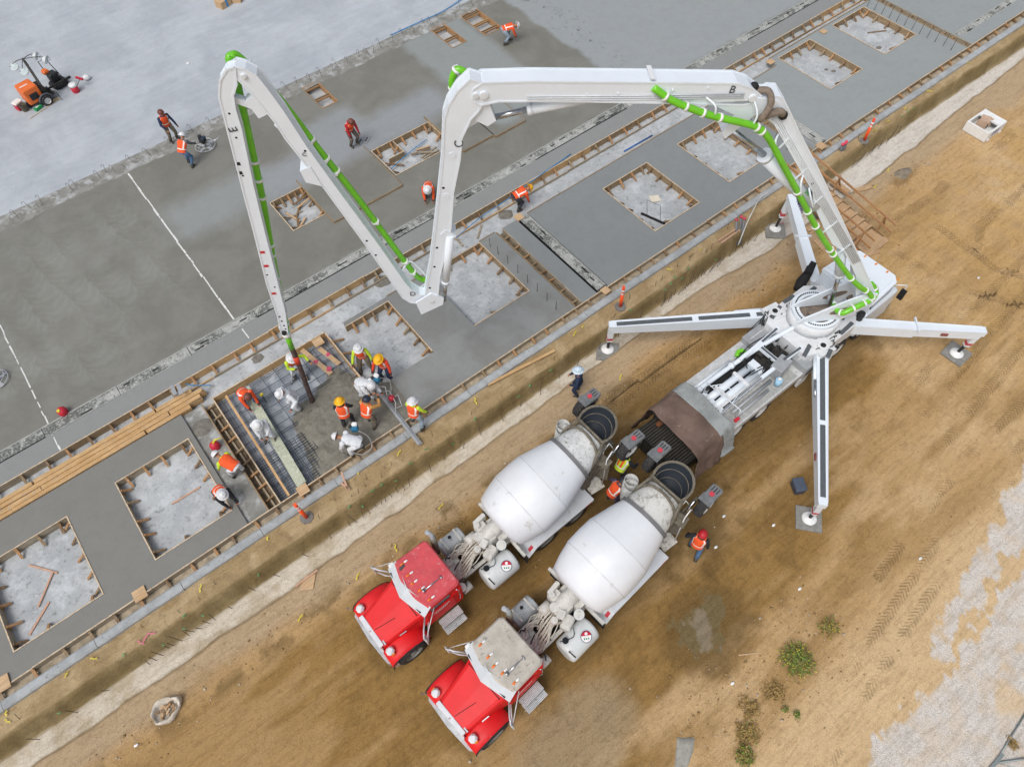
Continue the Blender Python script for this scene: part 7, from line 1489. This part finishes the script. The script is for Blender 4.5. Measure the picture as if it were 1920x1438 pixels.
T.part('lettering', mb, pm('blue_ink', '#33466e', .6))
T.part('carton', MB().box((0, .12, .62), (.5, .45, .06), 0, .3, Xc).box((-.25, .1, .4), (.03, .5, .45), 0, .3, Xc).box((.22, .1, .4), (.03, .5, .45), 0, .3, Xc).box((0, .3, .4), (.5, .03, .42), 0, .3, Xc).box((0, .05, .3), (.4, .35, .02), 1, .3, Xc), [pm('cardboard', '#bfa28a', .85), BLK])
# --- grey toolbox
T = Thing('toolbox', 'small dark grey wheeled toolbox alone on the dirt near the outrigger foot', 'toolbox', (14.35, 2.2, -.8)); Xb = Matrix.Translation((14.35, 2.2, -.8)) @ Matrix.Rotation(R(60), 4, 'Z')
TB = pm('toolbox_grey', '#3d4450', .5, 0, .1, 5); T.part('body', MB().box((0, 0, .2), (.52, .40, .34), 0, 0, Xb, .05), TB); T.part('lid', MB().box((0, 0, .40), (.54, .42, .08), 0, 0, Xb, .03), pm('toolbox_lid', '#4c5665', .45)); T.part('handle', MB().box((.0, -.22, .32), (.2, .04, .05), 0, 0, Xb, .01), BLACKP)
for s in (-1, 1): T.part('latch', MB().box((.16*s, -.215, .36), (.05, .02, .09), 0, 0, Xb), BLACKP)
# --- paper basket of scrap wood
p = at(316, 1332, -.78); T = Thing('scrap_bag', 'open white bag full of wood scraps on the tan dirt at lower left', 'bag', (p.x, p.y, -.8))
mb = MB(); n = 26; vs = []
for k, (r_, z_) in enumerate(((.36, 0), (.42, .12), (.40, .30), (.36, .30), (.34, .14))):
    for i in range(n): a_ = 6.2832*i/n; q = r_*(1+.10*math.sin(3*a_+k)+.05*math.sin(7*a_)); vs.append((p.x+q*math.cos(a_)*1.15, p.y+q*math.sin(a_)*.9, -.78+z_+(.05*math.sin(5*a_) if z_ > .2 else 0)))
mb.add(vs, [(k*n+i, k*n+(i+1) % n, (k+1)*n+(i+1) % n, (k+1)*n+i) for k in range(4) for i in range(n)]+[tuple(4*n+i for i in range(n))], 0, True); T.part('bag', mb, pm('bag_white', '#cdc4b5', .8, 0, .12, 5, '#a89878', .35))
for i in range(34): a_ = rnd.uniform(0, 6.28); r_ = rnd.uniform(0, .27); x, y = p.x+r_*math.cos(a_)*1.15, p.y+r_*math.sin(a_)*.9; T.part('wood_scrap', MB().box((x, y, -.60+rnd.uniform(0, .08)), (rnd.uniform(.08, .2), .06, .03), 0, rnd.uniform(0, 3.1)), rnd.choice([PLY, OR2, OR_, RD]))
p = at(576, 1091, -.78); T = Thing('cardboard_scrap', 'torn tan board with a stick on it, beside the trench left of the trucks', 'scrap', (p.x, p.y, -.8)); T.part('sheet', MB().prism([(p.x-.4, p.y-.1), (p.x+.05, p.y+.22), (p.x+.38, p.y+.05), (p.x+.05, p.y-.35)], -.765, -.745), PLY); T.part('stick', MB().bar((p.x-.4, p.y+.1, -.72), (p.x+.5, p.y+.12, -.70), .06, .02), PK)
# --- puddle and slurry
def blob(name, pts, z, m, label, cat, kind=None, wob=.12, seed=0, org=None, th=.0):
    P2 = []; n = len(pts)
    for i in range(n):
        a_, b_ = Vector(pts[i]), Vector(pts[(i+1) % n])
        for k in range(8):
            q = a_.lerp(b_, k/8); nn = mnoise.noise(Vector((q.x*2.2+seed, q.y*2.2, 0))); n2 = mnoise.noise(Vector((q.x*6+seed, q.y*6, 3))); c_ = Vector((sum(v[0] for v in pts)/n, sum(v[1] for v in pts)/n)); P2.append(q+(q-c_).normalized()*(nn*wob+n2*wob*.4))
    cx = sum(q.x for q in P2)/len(P2); cy = sum(q.y for q in P2)/len(P2); mb = MB(); L = len(P2); vs = [(cx, cy, z+th)]; 
    for f in (.5, .85, 1.0):
        for q in P2: x, y = cx+(q.x-cx)*f, cy+(q.y-cy)*f; vs.append((x, y, z+(th*.8 if f < .9 else (th*.5 if f < 1 else -.06))))
    fs = [(0, 1+i, 1+(i+1) % L) for i in range(L)]+[(1+k*L+i, 1+(k+1)*L+i, 1+(k+1)*L+(i+1) % L, 1+k*L+(i+1) % L) for k in range(2) for i in range(L)]
    return single(name, mb.add(vs, fs, 0, True), m, label, cat, (cx, cy, z), None, kind)
SLUR = pm('cement_slurry', '#786a52', .55, 0, .25, 3, '#6c5b3e', .6, .25, dscale=4)
SLU2 = pm('pale_slurry', '#85795f', .6, 0, .2, 5, '#7a6c55', .5, .2)
PUD = [(7.55, 1.75), (8.1, 1.45), (8.6, 1.55), (9.2, 1.35), (9.1, .75), (8.6, .5), (8.1, .15), (7.7, -.15), (7.2, .3), (7.3, .8), (6.95, 1.2)]
None and blob('slurry_patch', PUD, -.775, SLUR, 'dried brown-grey cement slurry patch on the dirt right of the far mixer truck', 'slurry', 'stuff', .42, 3, th=.012)
None and blob('slurry_patch', [(7.6, 1.2), (8.1, 1.1), (8.5, 1.0), (8.3, .7), (8.0, .35), (7.75, .25), (7.6, .6)], -.758, SLU2, 'paler streak of cement in the middle of the slurry patch', 'slurry', 'stuff', .3, 8, th=.01)
blob('washed_concrete', [(4.98, -.95), (5.42, -1.32), (5.05, -1.62), (4.35, -1.85), (4.0, -1.7), (4.62, -1.25)], -.79, pm('old_concrete_piece', '#9c9a90', .85, 0, .15, 6, '#6d6656', .3, .5), 'flat grey slab of spilled concrete at the bottom edge', 'concrete', None, .05, 1, th=.07)
blob('mortar_dump', [(30.8, 10.2), (31.6, 10.3), (32.0, 9.9), (31.6, 9.6), (31.0, 9.7)], -.79, pm('mortar_brown', '#857a69', .9, 0, .3, 6, bump=.6), 'grey-brown mortar dump on the dirt beyond the ramp', 'mortar', None, .2, 5, th=.06)
# --- small litter
for i, (px, L) in enumerate([((1357, 968), 'white scrap on dirt below the far mixer funnel'), ((1342, 1026), 'curl of white paper beside the red-capped worker'), ((1450, 985), 'small pale scrap near the toolbox'), ((1725, 1047), 'tiny white scrap on the open dirt at right'), ((1499, 1104), 'tiny white stone on the dirt above the bush'), ((256, 1397), 'small white cup on the dirt lower left'), ((1373, 1281), 'tiny white pebble below the slurry patch'), ((1834, 522), 'white scrap between the tyre tracks at right')]):
    p = at(*px, -.78); single('litter', MB().ball((p.x, p.y, -.75), .06, 8, 0, (1.4, .8, .5)), CLM, L, 'litter', (p.x, p.y, -.78))
# stones and clods scattered on the dirt: nobody could count them
mb = MB()
for i in range(1500):
    if rnd.random() < .5: x, y = rnd.uniform(-12, 34), rnd.gauss(9.5, .45)
    elif rnd.random() < .5: x, y = rnd.uniform(5, 12), rnd.gauss(-1.6, .9)
    else: x, y = rnd.uniform(-10, 40), rnd.uniform(-8, 10.5)
    r_ = rnd.uniform(.012, .04) if rnd.random() < .93 else rnd.uniform(.04, .07); mb.ball((x, y, hz(x, y)+r_*.3) if i % 5 == 0 or True else (x, y, -.8), r_, 5, rnd.choice([0, 0, 0, 1]), (1, rnd.uniform(.6, 1), .6))
single('clods', mb, [pm('clod', '#94794f', .95, 0, .2, 9), pm('pale_stone', '#b8ac98', .9, 0, .2, 9)], 'small clods and stones scattered over the dirt', 'clods', (0, 0, -.8), None, 'stuff')
# --- weeds
LF = [pm('leaf_green', '#6d8838', .7, 0, .3, 9), pm('leaf_dull', '#7c7c46', .75, 0, .3, 9), pm('dry_straw', '#a68a55', .85, 0, .25, 9), pm('flower_yellow', '#e6cf2a', .6)]
def bush(px, r_, nst, label, dry=.3, fl=.12, hh=.45):
    p = at(*px, -.8); T = Thing('weed_bush', label, 'weed', (p.x, p.y, -.8), 'weeds at the edge of the dirt'); st = MB(); lf = MB(); fw = MB()
    for i in range(nst):
        a_ = rnd.uniform(0, 6.28); rr = r_*math.sqrt(rnd.random())*rnd.uniform(.5, 1.1); tip = Vector((p.x+rr*math.cos(a_), p.y+rr*math.sin(a_), -.8+hh*rnd.uniform(.25, 1)*(1-.5*rr/r_))); b_ = Vector((p.x+.25*rr*math.cos(a_), p.y+.25*rr*math.sin(a_), -.82)); mid = b_.lerp(tip, .5)+Vector((0, 0, .1)); st.tube([b_, mid, tip], [.007, .005, .002], 4)
        for k in range(rnd.randint(7, 14)):
            q = mid.lerp(tip, rnd.uniform(-.3, 1.05))+Vector((rnd.gauss(0, .035), rnd.gauss(0, .035), rnd.gauss(0, .03))); s_ = rnd.uniform(.012, .032); d1 = Vector((rnd.gauss(0, 1), rnd.gauss(0, 1), rnd.gauss(0, .5))).normalized(); d2 = d1.cross(Vector((rnd.gauss(0, 1), rnd.gauss(0, 1), 1))).normalized()
            m_ = 2 if rnd.random() < dry else rnd.choice([0, 0, 1]); lf.add([q-d1*s_*1.6, q+d2*s_*.7, q+d1*s_*1.6, q-d2*s_*.7], [(0, 1, 2, 3)], m_)
        if rnd.random() < fl: q = tip; lf.ball(q, .02, 5, 3, (1, 1, .5))
    T.part('stems', st, LF[2]); T.part('leaves', lf, LF); 
    if fw.v: T.part('flowers', fw, LF[3])
bush((1492, 1238), .66, 330, 'largest green weed bush dotted with yellow flowers at lower right', .2, .35, .5)
bush((1552, 1176), .42, 90, 'thin weed patch with yellow flowers just above the largest bush', .6, .3, .3)
bush((1395, 1418), .38, 120, 'green and brown weed at the bottom edge right of the grey slab piece', .45, .12, .45)
bush((1398, 1372), .5, 90, 'pale dry weed above the bottom-edge weed', .85, .05, .25)
bush((1492, 1340), .14, 16, 'tiny green sprig on the dirt edge below the bush', .1, 0, .18); bush((1470, 1330), .12, 12, 'tiny green sprig beside dry litter on the dirt', .4, 0, .15); bush((1450, 1300), .5, 50, 'sparse dry straw below the largest bush', 1.0, 0, .12); bush((1405, 1330), .45, 55, 'dry rusty grass left of the sparse straw', 1.0, 0, .18)
# --- temporary fence base at the bottom right corner
GAL = pm('galvanised', '#8d9694', .5, .4, .1, 6); T = Thing('fence_panel', 'corner of a galvanised temporary fence at the bottom right', 'fence', (12.4, -7.7, -.8))
a_, b_, c_ = at(1866, 1430, -.75), at(1930, 1325, -.75), at(1990, 1412, -.75)
T.part('bottom_rail', MB().tube([a_, b_], .025, 8), GAL); T.part('bottom_rail', MB().tube([a_, c_], .03, 8), GAL); T.part('foot', MB().bar(a_-Vector((.3, 0, 0)), a_+Vector((.4, 0, 0)), .1, .05), GAL)
for k in range(4): q = a_.lerp(b_, k/3); T.part('wire', MB().tube([q, q+Vector((.35, -.5, .4))], .006, 4), GAL)
bush((1898, 1395), .2, 20, 'dead leaves caught along the fence rail at bottom right', 1, 0, .1)
